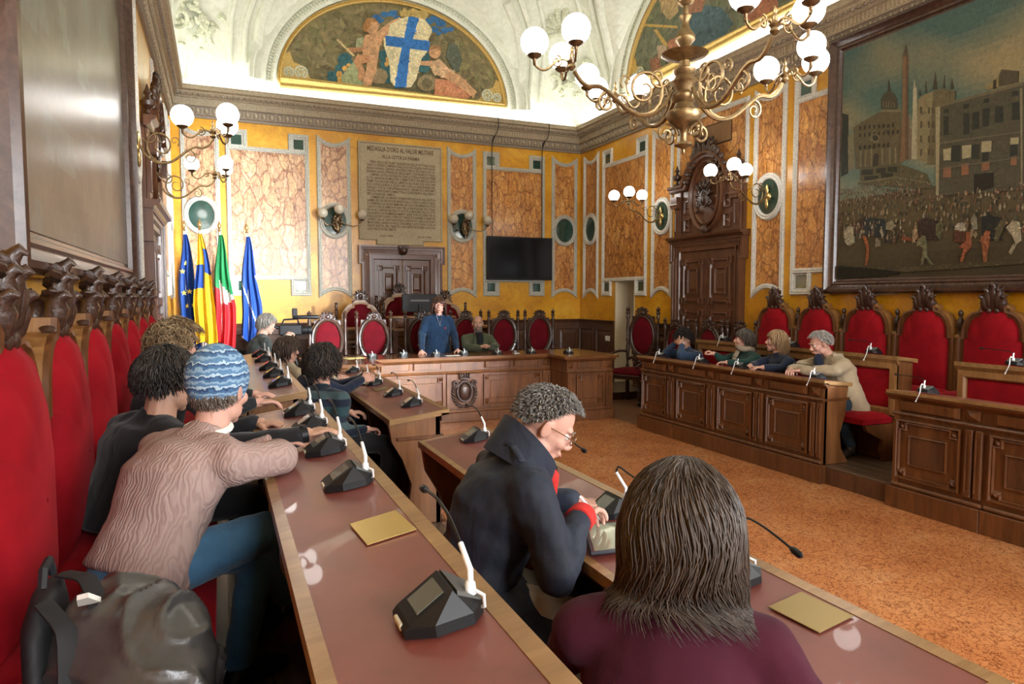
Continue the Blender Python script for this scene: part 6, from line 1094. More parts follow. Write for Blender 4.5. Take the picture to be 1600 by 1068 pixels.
# ================================================================ EQUIPMENT
def make_mic(kind, seed, neck=None):
    """conference microphone unit; +y away from the speaker"""
    t = thing('microphone_unit', 'x', 'microphone')
    base = [(-.045, -.078), (.045, -.078), (.074, -.025), (.074, .050), (.044, .078), (-.044, .078), (-.074, .050), (-.074, -.025)]
    lo = [(x, y, 0) for x, y in base]; mid = [(x*1.0, y, .016 if y < -.05 else (.022 if y < .06 else .028)) for x, y in base]
    top = [(-.050, -.066, .024), (.050, -.066, .024), (.052, .022, .066), (-.052, .022, .066)]; v = lo+mid+top; F = [tuple(range(8))[::-1]]
    F += [(i, (i+1) % 8, 8+(i+1) % 8, 8+i) for i in range(8)]
    F += [(8, 9, 17, 16), (9, 10, 17), (10, 11, 18, 17), (11, 12, 18), (12, 13, 19, 18), (13, 14, 19), (14, 15, 16, 19), (15, 8, 16), (16, 17, 18, 19)]
    mb = MB(); mb.add(v, F); obj('body', mb, M_BLACK, t)
    def q(s0, s1, t0, t1, lift):
        P = []
        for s, tt in ((s0, t0), (s1, t0), (s1, t1), (s0, t1)): P.append((s, -.066+.088*tt, .024+.042*tt))
        nrm = Vector((0, -.042, .088)).normalized()*lift; return [Vector(p)+nrm for p in P]
    mb = MB(); a = q(-.036, .036, .22, .86, .0005); b = q(-.036, .036, .22, .86, .002); mb.add(a+b, [(4, 5, 6, 7), (0, 1, 5, 4), (1, 2, 6, 5), (2, 3, 7, 6), (3, 0, 4, 7)]); obj('screen', mb, M_SCREENL, t)
    mb = MB(); mb.box(-.024, -.0805, .006, .024, -.070, .019, .002); obj('talk_button', mb, plain('cream_plastic', (.62, .58, .46), .4), t)
    mb = MB(); mb.add([(-.056, .03, .0655), (.056, .03, .0655), (.046, .0785, .0285), (-.046, .0785, .0285), (-.056, .026, .03), (.056, .026, .03)], [(0, 1, 2, 3), (0, 3, 4), (1, 5, 2), (0, 4, 5, 1)]); obj('rear_cover', mb, M_BLACKG, t)
    P = neck
    mb = MB(); mb.lathe([(.011, 0), (.011, .02), (.007, .026)], (P[0][0], P[0][1], P[0][2]-.012), 8); obj('neck_socket', mb, M_WHITE, t, 40)
    mb = MB(); mb.tube(P[0:3], [.0062, .0066, .0060], 8); obj('white_sleeve', mb, M_WHITE, t, 50)
    C_ = [Vector(p) for p in P[2:]]; pts = []
    for i in range(len(C_)-1):
        for s in range(4): pts.append(C_[i].lerp(C_[i+1], s/4))
    pts.append(C_[-1]); 
    for _ in range(2): pts = [pts[0]]+[(pts[i-1]+pts[i]*2+pts[i+1])/4 for i in range(1, len(pts)-1)]+[pts[-1]]
    mb = MB(); mb.tube(pts, .0036, 6); obj('gooseneck', mb, M_BLACK, t, 50)
    d = (pts[-1]-pts[-2]).normalized(); mb = MB(); mb.tube([pts[-1]-d*.005, pts[-1]+d*.004, pts[-1]+d*.03, pts[-1]+d*.038], [.006, .0095, .0095, .004], 8); obj('mic_head', mb, M_BLACK, t, 50)
    if kind == 'cord':
        cord = [(0, .06, .05), (.01, .085, .075), (.0, .11, .05), (-.012, .125, -.005), (.0, .128, -.05), (.012, .128, -.085)]
        cord = [Vector(p) for p in cord]; pp = []
        for i in range(len(cord)-1):
            for s in range(4): pp.append(cord[i].lerp(cord[i+1], s/4))
        pp.append(cord[-1]); pp = [pp[0]]+[(pp[i-1]+pp[i]*2+pp[i+1])/4 for i in range(1, len(pp)-1)]+[pp[-1]]
        mb = MB(); mb.tube(pp, .0038, 6); mb.ell(cord[-1], (.007, .007, .009), 6, 5); obj('white_cord', mb, M_WHITE, t, 50)
    else:
        mb = MB(); mb.tube([(P[0][0]+.0, P[0][1], P[0][2]), (P[0][0]+.022, P[0][1]+.018, P[0][2]-.012), (P[0][0]+.020, P[0][1]+.016, P[0][2]-.035), (P[0][0]-.004, P[0][1]+.004, P[0][2]-.042)], .0035, 6); obj('white_cord', mb, M_WHITE, t, 50)
    return t
NECK_L = [(.035, .062, .052), (.030, .068, .085), (-.022, .072, .118), (-.085, .075, .155), (-.19, .08, .165), (-.30, .085, .15)]      # leans along the row
mic_l = make_mic('loop', 1, NECK_L); mic_used = {'l': False, 'r': False, 'p': False}
NECK_R = [(.0, .062, .05), (.002, .066, .075), (.005, .06, .105), (.06, .05, .12), (.16, .04, .128), (.29, .03, .13)]
mic_r = make_mic('cord', 2, NECK_R)
NECK_P = [(.0, .062, .05), (.0, .064, .07), (.01, .055, .10), (.06, .03, .14), (.14, -.01, .165), (.24, -.05, .17)]
mic_p = make_mic('loop', 3, NECK_P)
def put_mic(src, key, loc, rz, label, group, tilt=0.0):
    o = src if not mic_used[key] else copy_tree(src); mic_used[key] = True
    place(o, loc, rz, label, group); o.rotation_euler = (tilt, 0, rz); o.scale = (.9, .9, .9); return o
SL = math.atan2(.05, .33)     # slope of the writing tops
A_lab = ['largest black microphone unit, nearest on the left leather desk', 'black microphone unit second on the near left desk, beyond the brass plate', 'black microphone unit under the hand with the wristwatch', 'black microphone unit fourth on the near left desk', 'black microphone unit at the far end of the near left desk']
def za(x): return 1.115+(x-.12)*(.05/.33)
def zb(x): return .90+(x-.999)*(.05/.41)
for y, lb in zip((1.11, 2.03, 2.50, 2.97, 3.38), A_lab): put_mic(mic_l, 'l', (.335, y, za(.335)+.002), R(-90), lb, 'microphones on the near left desk', SL)
A2_lab = ['microphone unit at the near end of the far left desk, with a yellow label', 'second microphone unit on the far left desk', 'third microphone unit on the far left desk', 'fourth microphone unit on the far left desk', 'last microphone unit on the far left desk by the cameraman']
for y, lb in zip((4.52, 5.1, 5.62, 6.35, 6.95), A2_lab): put_mic(mic_l, 'l', (.335, y, za(.335)+.002), R(-90), lb, 'microphones on the far left desk', SL)
B2_lab = ['microphone unit at the near right corner of the far lower desk', 'second microphone unit on the far lower desk', 'microphone unit by the clasped hands on the far lower desk', 'fourth microphone unit on the far lower desk', 'last microphone unit on the far lower desk near the presidium']
for y, lb in zip((4.76, 5.32, 6.05, 6.6, 7.15), B2_lab): put_mic(mic_l, 'l', (1.245, y, zb(1.245)+.002), R(-90), lb, 'microphones on the far lower desk', SL)
o = put_mic(mic_l, 'l', (1.255, 3.46, zb(1.255)+.002), R(-90), 'microphone unit left of the man in the navy coat on the near lower desk', 'microphones on the near lower desk', SL)
for y, lb, nk in ((2.07, 'microphone unit with lit screen by the writing hand', [(.03, .062, .052), (.032, .066, .09), (.0, .05, .15), (.03, .045, .185), (.12, .03, .18), (.25, .02, .17)]),
                  (1.44, 'microphone unit hidden behind the woman with long brown hair', [(.0, .062, .052), (.002, .066, .09), (.01, .06, .15), (.04, .045, .195), (.15, .02, .20), (.26, .0, .185)]),
                  (2.66, 'microphone unit hidden behind the man in the navy coat, only its thin neck showing', [(.0, .062, .052), (.002, .066, .09), (.01, .06, .15), (.06, .055, .195), (.25, .05, .21), (.42, .03, .20)])):
    t = make_mic('loop', 4, nk); place(t, (1.265, y, zb(1.265)+.002), R(-90), lb, 'microphones on the near lower desk'); t.rotation_euler = (SL, 0, R(-90)); t.scale = (.92, .92, .92)
for y, lb in zip((4.70, 5.72, 6.36, 7.14), ('microphone unit with hanging white cord at the near end before the old man', 'microphone unit with hanging white cord before the blonde woman', 'microphone unit with hanging white cord before the woman with the scarf', 'microphone unit with hanging white cord at the far end before the curly-haired person')):
    put_mic(mic_r, 'r', (5.11, y, .952), R(90), lb, 'microphones on the right front desk', SL)
put_mic(mic_r, 'r', (5.11, 3.62, .952), R(90), 'microphone unit with hanging white cord on the desk cut off at the right', 'microphones on the right front desk', SL)
for y, lb in zip((4.72, 5.75, 6.85), ('microphone unit with white cord on the upper right desk near its end', 'microphone unit with white cord on the upper right desk behind the old man', 'microphone unit with white cord at the far end of the upper right desk')):
    put_mic(mic_r, 'r', (5.86, y, 1.158), R(90), lb, 'microphones on the right upper desk', SL)
put_mic(mic_r, 'r', (5.86, 3.42, 1.158), R(90), 'microphone unit with white cord on the upper desk at the right edge', 'microphones on the right upper desk', SL)
for x, y, lb in ((2.30, 9.2, 'microphone unit on the presidium desk before the empty second chair'), (2.72, 9.05, 'microphone unit on the presidium desk under the standing woman hand'), (3.14, 9.1, 'microphone unit on the presidium desk right of the standing woman'), (3.62, 9.02, 'microphone unit on the presidium desk before the bald man'), (4.14, 9.0, 'microphone unit on the presidium desk right of the bald man'), (4.62, 8.75, 'microphone unit on the right wing of the presidium desk'), (1.85, 9.1, 'microphone unit on the left part of the presidium desk')):
    put_mic(mic_p, 'p', (x, y, .90), R(180), lb, 'microphones on the presidium desk')
# brass plates let into the desk tops
for x, y, zf, lb, w, h in ((.345, 1.60, za, 'shiny brass plate on the near left desk', .12, .16), (1.30, 1.20, zb, 'dull brass plate on the near lower desk right of the brown-haired woman', .12, .15), (1.235, 5.72, zb, 'small gold card on the far lower desk', .12, .12)):
    mb = MB(); mb.box(-w/2, -h/2, 0, w/2, h/2, .003, .001); o = obj('brass_plate', mb, M_PLATE if x < 1 else plain('dull_brass', (.33, .24, .10), .35, .8), None, False, None, lb, 'plate', None, (x, y, zf(x)+.0015)); o.rotation_euler = (0, -math.atan2(.05, .33 if x < 1 else .41), R(4))
# papers on the desks
def sheet(name, label, x, y, z, w, h, rz, mat, group=None, dz=.004):
    mb = MB(); mb.box(-w/2, -h/2, 0, w/2, h/2, dz, .001); o = obj(name, mb, mat, None, False, None, label, 'paper', group, (x, y, z), rz); return o
sheet('paper_sheet', 'yellow papers on the left wing of the presidium desk', 1.62, 9.15, .90, .30, .21, R(20), M_PAPERY)
sheet('paper_sheet', 'white paper strip before the standing woman', 2.95, 9.0, .90, .20, .10, R(5), M_PAPER)
sheet('paper_sheet', 'small white card before the empty chair on the right', 3.92, 9.02, .90, .09, .06, R(10), M_PAPER)
o = sheet('newspaper', 'white newspaper on the far lower desk', 1.18, 6.32, zb(1.18)+.004, .30, .42, R(-12), M_PAPER); o.rotation_euler = (0, -.12, R(-12))

# ---- chandelier and wall lights
def globe(parent, c, r, lit=True):
    mb = MB(); mb.ell(c, r, 20, 14); g = obj('glass_globe', mb, M_GLOBE if lit else M_GLOBEOFF, parent, 'all')
    mb = MB(); mb.lathe([(.01, -.05), (.014, -.03), (.045, -.012), (.052, 0), (.046, .004), (.01, .01)], (c[0], c[1], c[2]-r-.0+.012), 12); mb.ell((c[0], c[1], c[2]-r-.045), (.012, .012, .02), 7, 5); obj('globe_cup', mb, M_BRASSD, g, 45)
    return g
def scroll_arm(mb, f, r=.014):
    """f maps (s along arm, h height) to 3D"""
    P = [f(s, h) for s, h in ((0, 0), (.05, -.10), (.16, -.17), (.30, -.15), (.42, -.05), (.52, .02), (.60, .0), (.66, .04), (.70, .10))]
    pts = []
    for i in range(len(P)-1):
        for k in range(3): pts.append(Vector(P[i]).lerp(Vector(P[i+1]), k/3))
    pts.append(Vector(P[-1]))
    for _ in range(2): pts = [pts[0]]+[(pts[i-1]+pts[i]*2+pts[i+1])/4 for i in range(1, len(pts)-1)]+[pts[-1]]
    mb.tube(pts, r, 7)
    def sp(cs, ch, r0, a0, turns, sg, rr): mb.tube([f(p[0], p[2]) for p in spiral((cs, ch), r0, r0*.18, a0, turns, 26, sgn=sg)], [rr*(1-.5*i/26) for i in range(27)], 6)
    sp(.20, .0, .165, R(-75), 1.6, -1, r*.9); sp(.10, .08, .075, R(200), 1.3, 1, r*.7); sp(.47, -.09, .065, R(80), 1.4, -1, r*.7); sp(.33, .05, .05, R(-60), 1.2, 1, r*.5)
def cluster(t, f, base, dirs, gr, reach=.17, lit=True):
    """three curved branches with globes round a small hub at base (s,h)"""
    b = Vector(base); mb = MB(); mb.lathe([(.012, -.04), (.03, -.02), (.022, 0), (.036, .02), (.016, .04), (.022, .06), (.008, .085), (.014, .10), (.003, .13)], tuple(b), 10); hub = obj('branch_hub', mb, M_BRASS, t, 45)
    for a in dirs:
        d = Vector((math.cos(a), math.sin(a), 0)); mb = MB()
        mb.tube(bez(b, b+d*reach*.5+Vector((0, 0, .12)), b+d*reach*.55+Vector((0, 0, -.12)), b+d*reach+Vector((0, 0, -.02)), 12)+[b+d*(reach+.01)+Vector((0, 0, .03))], .009, 6)
        q = [b+d*(reach*.42+p[0])+Vector((0, 0, p[2])) for p in spiral((0, .015), .045, .012, PI/2, 1.4, 16)]; mb.tube(q, .006, 5); obj('branch', mb, M_BRASS, t, 50)
        globe(t, tuple(b+d*(reach+.01)+Vector((0, 0, .045+gr))), gr, lit)
def chandelier():
    cx, cy = 3.06, 4.06; t = thing('chandelier', 'large brass chandelier with scrolling arms and clusters of lit white globes', 'chandelier', (cx, cy, 2.72))
    col = [(.003, 0), (.012, .02), (.010, .05), (.035, .07), (.065, .09), (.060, .11), (.025, .13), (.022, .20), (.03, .25), (.09, .31), (.125, .38), (.12, .43), (.075, .47), (.06, .52), (.085, .56), (.085, .60), (.055, .64), (.075, .72), (.085, .74), (.06, .80), (.075, .83), (.08, .86), (.04, .89), (.035, .95), (.15, 1.0), (.165, 1.02), (.10, 1.03), (.045, 1.06), (.035, 1.1), (.07, 1.16), (.07, 1.2), (.035, 1.27), (.025, 1.34), (.045, 1.40), (.02, 1.42), (.02, 1.50), (.055, 1.53), (.06, 1.55), (.02, 1.60), (.035, 1.66), (.018, 1.72), (.014, 2.2)]
    mb = MB(); mb.lathe([(r_*1.0, h_*.68) for r_, h_ in col], (0, 0, 0), 22); obj('column', mb, M_BRASS, t, 45)
    mb = MB(); mb.tube([(0, 0, 1.45), (0, 0, vz(cx, cy)-2.72)], .012, 8); mb.lathe([(.02, 0), (.09, .06), (.10, .1)], (0, 0, vz(cx, cy)-2.72-.1), 14); obj('hanging_rod', mb, M_BRASS, t)
    for k, a in enumerate((R(163), R(-87), R(-9), R(95))):
        d = Vector((math.cos(a), math.sin(a), 0)); f = lambda s, h, d=d: d*(.09+s*1.0)+Vector((0, 0, .44+h*1.1))
        mb = MB(); scroll_arm(mb, f, .016); obj('scroll_arm', mb, M_BRASS, t, 50)
        cluster(t, f, f(.72, .14), [a+R(-85), a, a+R(85)], .096, .25)
        mb = MB(); mb.tube([Vector((0, 0, p[2]))+d*p[0] for p in spiral((.13, .14), .08, .015, R(180), 1.5, 24, sgn=-1)], .009, 6); obj('lower_scroll', mb, M_BRASS, t, 50)
chandelier()
def wall_light(label, loc, rz, lit=True, L=.62, group='wall lights on the side walls', gr=.088):
    """local -y into the room"""
    t = thing('wall_light', label, 'lamp', loc, rz, group)
    mb = MB(); mb.lathe([(.001, .035), (.03, .03), (.05, .015), (.055, 0)], (0, 0, 0), 14, axis='y'); 
    for s in (-1, 1): mb.ell((0, -.025, s*.09), (.024, .018, .075), 8, 6)
    obj('wall_rose', mb, M_PLATE, t, 45)
    f = lambda s, h: Vector((0, -.03-s*L/.70, h+.05)); mb = MB(); scroll_arm(mb, f, .0115); obj('scroll_arm', mb, M_BRASS, t, 50)
    cluster(t, f, f(.70, .14), [R(90), R(-30), R(-150)], gr, .25, lit)
    return t
wall_light('lit three-globe brass wall light between the right door and the big painting', (XR-.02, 7.15, 3.05), R(-90)); wall_light('lit three-globe brass wall light left of the right-hand door', (XR-.02, 9.55, 3.05), R(-90))
wall_light('lit three-globe brass wall light above the flags, larger and nearer one', (XL+.02, 7.15, 3.05), R(90), gr=.10); wall_light('lit three-globe brass wall light above the flags, farther lower one', (XL+.02, 9.55, 3.05), R(90))
def unlit_sconce(label, x):
    t = thing('unlit_sconce', label, 'lamp', (x, YB-.015, 3.05), 0, 'unlit sconces on the far wall')
    mb = MB(); mb.ell((0, -.03, -.02), (.07, .05, .16), 10, 8)
    for k in range(14): a = k*2*PI/14; mb.ell((math.cos(a)*.07, -.06, -.03+math.sin(a)*.13), (.022, .03, .04), 6, 5)
    mb.tube([(0, -.06, -.10), (.02, -.08, -.2), (-.01, -.06, -.24)], [.03, .02, .005], 6); obj('foliage_bracket', mb, M_BRASSD, t, 50)
    for sx, dx, yy, zz in ((-1, -.26, -.14, .04), (1, .42, -.12, .04), (0, .0, -.26, .10)):
        mb = MB(); mb.tube(bez((0, -.05, 0), (dx*.4, yy*.8, -.10), (dx*.9, yy, -.14), (dx, yy, zz-.02), 10), .010, 6); mb.lathe([(.012, -.02), (.04, 0), (.03, .01)], (dx, yy, zz-.02), 10); obj('branch', mb, M_BRASSD, t, 50)
        mb = MB(); mb.ell((dx, yy, zz+.075), .088, 16, 12); obj('glass_globe', mb, M_GLOBEOFF, t, 'all')
unlit_sconce('unlit bronze wall sconce with three globes left of the stone tablet', 1.93); unlit_sconce('unlit bronze wall sconce with globes right of the stone tablet', 4.30)

# ---- wall objects
t = thing('television', 'large flat black television hung on the far yellow wall', 'television', (0, YB, 0))
mb = MB(); mb.box(4.72, -.13, 2.05, 6.10, -.08, 2.88, .006); obj('casing', mb, M_BLACK, t)
mb = MB(); mb.box(4.74, -.132, 2.08, 6.08, -.1295, 2.86); obj('screen', mb, M_TV, t)
mb = MB(); mb.box(5.2, -.08, 2.3, 5.6, 0, 2.65); obj('wall_bracket', mb, M_BLACK, t)
for x, lb in ((4.90, 'left black hanging cable above the television'), (5.96, 'right black hanging cable above the television')):
    mb = MB(); mb.tube([(x, YB-.255, 5.075), (x, YB-.26, 4.92), (x-.02, YB-.22, 4.80), (x-.04, YB-.06, 4.72), (x-.05, YB-.045, 4.50), (x-.05, YB-.05, 2.85)], .010 if False else .008, 6); mb.tube([(x-.03, YB-.14, 4.76), (x-.055, YB-.08, 4.66), (x-.04, YB-.06, 4.72)], .012, 6); obj('hanging_cable', mb, M_IRON, None, 50, None, lb, 'cable', 'cables of the television')
t = thing('dome_camera', 'small dark dome camera on the lintel of the central door', 'camera', (3.085, YB-.12, 2.60))
mb = MB(); mb.box(-.09, -.06, -.02, .09, 0, .05, .01); obj('mount', mb, M_CARVE, t); mb = MB(); mb.ell((0, -.05, -.05), (.07, .07, .08), 14, 10); obj('dome', mb, plain('dark_dome', (.05, .02, .015), .08, coat=.5), t, 50)
t = thing('vent_grille', 'brown slatted ventilation grille high on the right wall', 'vent', (XR, 0, 0), R(-90))
mb = MB(); mb.box(-8.74, -.012, 3.95, -7.90, 0, 4.27); obj('frame', mb, M_VENT if 'M_VENT' in globals() else plain('vent_brown', (.045, .02, .010), .6), t)
sl = mesh_from(MB().box(-.006, -.022, 3.97, .006, -.012, 4.25), 'slat', plain('vent_slat', (.30, .16, .07), .5))
for k in range(34):
    o = bpy.data.objects.new('slat', sl); COL.objects.link(o); o.parent = t; o.location = (-8.72+.8*k/33, 0, 0)
t = thing('socket_plate', 'white double switch plate on the dark wainscot by the doorway', 'switch', (XR-.032, 11.2, .93), R(-90))
mb = MB(); mb.box(-.085, -.012, -.05, .085, 0, .05, .004); obj('plate', mb, M_WHITE, t)
for s in (-.05, 0, .05): mb = MB(); mb.box(s-.018, -.016, -.03, s+.018, -.011, .03, .002); obj('switch', mb, M_PAPER, t)
t = thing('radiator', 'dark cast iron radiator low on the far wall behind the flags', 'radiator', (-.15, YB-.09, .12))
for k in range(12): mb = MB(); mb.box(k*.07, -.06, .05, k*.07+.05, .06, .72, .02); obj('column', mb, M_IRON, t)
mb = MB(); mb.tube([(0, 0, .1), (.82, 0, .1)], .02, 6); mb.tube([(0, 0, .66), (.82, 0, .66)], .02, 6); obj('pipe', mb, M_IRON, t)
# monitor on the dais desk
t = thing('computer_monitor', 'black computer monitor seen from behind on the dais lectern', 'monitor', (3.05, 11.05, 1.40))
mb = MB(); mb.box(-.30, -.02, .06, .30, .02, .36, .01); obj('panel', mb, M_BLACK, t); mb = MB(); mb.box(-.16, -.024, .24, .16, -.018, .27); obj('label_strip', mb, plain('dim_grey', (.16, .16, .16), .5), t); mb = MB(); mb.box(-.03, -.05, .0, .03, -.02, .2, .006); mb.box(-.13, -.1, 0, .13, .1, .012, .004); obj('stand', mb, M_BLACK, t)
# silver bell-shaped ornament on a small table
t = thing('side_table', 'small dark wooden table with the silver bell behind the far lower desk', 'table', (.98, 8.3-.35, 0)); mb = MB(); mb.box(-.22, -.2, .86, .22, .2, .90, .008); obj('table_top', mb, M_OAK, t)
for sx in (-1, 1):
    for sy in (-1, 1): mb = MB(); turned(mb, (sx*.18, sy*.16, 0), .86, 1.2); obj('leg', mb, M_CARVE, t, 45)
mb = MB(); mb.lathe([(.07, 0), (.075, .02), (.06, .05), (.05, .10), (.045, .13), (.02, .15), (.012, .17), (.02, .19), (.012, .21), (.012, .25), (.018, .265), (.003, .29)], (0, 0, 0), 16); obj('table_bell', mb, plain('silver', (.45, .43, .40), .3, .9), None, 45, None, 'silver hand bell standing behind the brown-haired woman in cream', 'bell', None, (.98, 7.92, .90))

# ---- flags
def flag(label, x, y, colors, seed, stars=False, emblem=None, top=2.70, w=.30, L=1.62):
    t = thing('flag', label, 'flag', (x, y, .0), 0, 'flags in the far left corner')
    mb = MB(); mb.lathe([(.16, 0), (.16, .03), (.04, .06), (.03, .10)], (0, 0, .0), 16); obj('pole_base', mb, M_IRON, t, 45)
    mb = MB(); mb.tube([(0, 0, .08), (0, 0, top)], .014, 8); obj('pole', mb, plain('chrome_pole', (.6, .58, .55), .25, .9), t, 50)
    mb = MB(); mb.lathe([(.015, 0), (.025, .02), (.012, .04), (.030, .08), (.024, .11), (.004, .16)], (0, 0, top), 10); obj('finial', mb, M_PLATE, t, 45)
    nz, nu = 46, 30; rnd = random.Random(seed); ph = rnd.uniform(0, 6); P = []; cells = []
    for j in range(nz+1):
        v = j/nz; z = top-.05-v*L; row = []
        wid = .05+(w-.05)*min(1, v*1.6)**.8
        for i in range(nu+1):
            u = i/nu; fold = math.sin(u*17+ph+v*1.5)*.045*(.3+.7*v)+math.sin(u*31+ph*2)*.012
            xx = (u-.35)*wid+.012*math.sin(v*9+ph); row.append((xx, -.03+fold-.02, z-.10*u*v+.05*math.sin(u*5+ph)*v))
        P.append(row)
    mb = MB(); ni, nj = len(P), len(P[0])
    for j in range(nz):
        for i in range(nu): mb.add([P[j][i], P[j][i+1], P[j+1][i+1], P[j+1][i]], [(0, 1, 2, 3)], 0, colors((i+.5)/nu, (j+.5)/nz))
    me = mesh_from(mb, 'flag_cloth', M_FLAG, 'all'); bm = bmesh.new(); bm.from_mesh(me); bmesh.ops.remove_doubles(bm, verts=bm.verts, dist=1e-5); bm.to_mesh(me); bm.free()
    cl = obj('flag_cloth', me, None, t)
    if stars:
        for k, (u, v) in enumerate(((.45, .28), (.25, .36), (.60, .50), (.42, .66), (.72, .62), (.55, .84), (.3, .56))):
            p = Vector(P[int(v*nz)][int(u*nu)]); mb = MB(); s = .045
            pts = [(p.x+math.sin(2*PI*q/10)*(s if q % 2 == 0 else s*.4), p.z+math.cos(2*PI*q/10)*(s if q % 2 == 0 else s*.4)) for q in range(10)]; mb.prism(pts, p.y-.026, p.y-.018); obj('star', mb, plain('flag_yellow', (.75, .56, .10), .7), cl)
    return t
M_FLAG = paint_mat('flag_silk', .6, .0, .12, 6)
BL = (.012, .055, .26); YE = (.66, .42, .015)
flag('blue flag with yellow stars, leftmost of the four flags', -.47, 11.45, lambda u, v: BL, 1, True)
flag('yellow and blue flag, second from the left', -.25, 11.25, lambda u, v: BL if (.28 < v < .50 and u < .5) or (u > .55 and .12 < v < .34) else YE, 2)
flag('green white and red flag, third from the left', .02, 11.35, lambda u, v: (.015, .20, .06) if v < .10+u*.18+.26 else ((.72, .70, .64) if v < .66-u*.1 else (.55, .015, .02)) if u > .3 else ((.015, .20, .06) if v < .5 else (.55, .015, .02)), 3)
flag('blue flag with pale border stripes, rightmost of the four flags', .41, 11.5, lambda u, v: (.60, .56, .44) if abs((v*1.9-u*.9) % 1-.86) < .035 and v > .35 else BL, 4)
# video camera
t = thing('video_camera', 'black shoulder video camera with long microphone beside the cameraman', 'camera', (.80, 8.86, 1.30))
mb = MB(); mb.box(-.14, -.06, -.06, .13, .06, .07, .012); obj('body', mb, M_BLACK, t); mb = MB(); mb.lathe([(.045, .12), (.05, .14), (.05, .20), (.056, .205), (.056, .25), (.04, .25)], (0, 0, .0), 14, axis='x'); obj('lens', mb, M_BLACK, t, 45)
mb = MB(); mb.tube([(-.10, 0, .07), (-.08, 0, .13), (.08, 0, .14), (.10, 0, .07)], .012, 7); obj('handle', mb, M_BLACK, t, 50); mb = MB(); mb.lathe([(.014, .02), (.02, .03), (.026, .08), (.026, .32), (.018, .34)], (0, -.02, .16), 10, axis='x'); obj('shotgun_microphone', mb, M_BLACK, t, 45)
mb = MB(); mb.box(.02, -.03, .17, .08, .02, .27, .006); obj('receiver', mb, M_BLACK, t); mb = MB(); mb.tube([(-.14, -.02, .03), (-.20, -.02, .05), (-.23, -.02, .05)], [.022, .022, .03], 10); obj('viewfinder', mb, M_BLACK, t, 45)
mb = MB(); mb.tube([(0, 0, -.06), (0, 0, -.20)], .025, 8); 
for a in (R(90), R(210), R(330)): mb.tube([(0, 0, -.18), (math.cos(a)*.34, math.sin(a)*.34, -1.18-.12)], .014, 6)
obj('tripod', mb, M_IRON, t, 45)
# tablet and stylus
mb = MB(); mb.box(-.10, -.13, 0, .10, .13, .010, .004); t = obj('tablet', mb, plain('dark_tablet_case', (.05, .06, .08), .35), None, False, None, 'dark tablet under the writing hand of the man in the navy coat', 'tablet', None, (1.165, 1.86, zb(1.165)+.004), R(-24)); t.rotation_euler = (0, -.12, R(-24))
mb = MB(); mb.box(-.085, -.115, .010, .085, .115, .0112); obj('screen', mb, plain('tablet_screen', (.30, .33, .24), .15, coat=.5), t)

# ================================================================ PEOPLE
V = Vector
def remeshed(mb, voxel, smooth=3, fac=.5):
    me = mesh_from(mb, 'tmp', plain('tmp', (.5, .5, .5))); o = bpy.data.objects.new('tmp', me); COL.objects.link(o)
    m = o.modifiers.new('r', 'REMESH'); m.mode = 'VOXEL'; m.voxel_size = voxel; m.adaptivity = 0
    if smooth: s = o.modifiers.new('s', 'SMOOTH'); s.iterations = smooth; s.factor = fac
    dg = bpy.context.evaluated_depsgraph_get(); ev = o.evaluated_get(dg); em = ev.to_mesh()
    co = np.empty(len(em.vertices)*3); em.vertices.foreach_get('co', co); co = co.reshape(-1, 3); fs = [tuple(p.vertices) for p in em.polygons]
    no = np.empty(len(em.vertices)*3); em.vertices.foreach_get('normal', no); no = no.reshape(-1, 3).copy(); co = co.copy()
    ev.to_mesh_clear(); bpy.data.objects.remove(o); bpy.data.meshes.remove(me); return co, fs, no
def limb(mb, pts, rs, n=12):
    """tapered limb with round joints"""
    P = [V(p) for p in pts]
    for i in range(len(P)-1):
        a, b, ra, rb = P[i], P[i+1], rs[i], rs[i+1]; k = max(2, int((b-a).length/.03))
        mb.tube([a.lerp(b, t/k) for t in range(k+1)], [ra+(rb-ra)*t/k for t in range(k+1)], n)
    for p, r in zip(P, rs): mb.ell(tuple(p), r, 12, 8)
def loft(mb, rings, n=18):
    """rings: (centre, side vector, front vector) ellipses"""
    P = []
    for c, s, f in rings: P.append([tuple(V(c)+V(s)*math.cos(2*PI*k/n)+V(f)*math.sin(2*PI*k/n)) for k in range(n)])
    m = len(P); mb.grid(P, True); b = len(mb.v)-m*n
    mb.f.append(tuple(b+k for k in range(n))[::-1]); mb.f.append(tuple(b+(m-1)*n+k for k in range(n))); mb.m += [0, 0]; mb.c += [None, None]
def frame(fwd, up):
    f = V(fwd).normalized(); u = V(up); u = (u-f*u.dot(f)).normalized(); r = f.cross(u); return r, f, u
def mat4(r, f, u, o, s=1.0): return Matrix(((r.x*s, f.x*s, u.x*s, o[0]), (r.y*s, f.y*s, u.y*s, o[1]), (r.z*s, f.z*s, u.z*s, o[2]), (0, 0, 0, 1)))
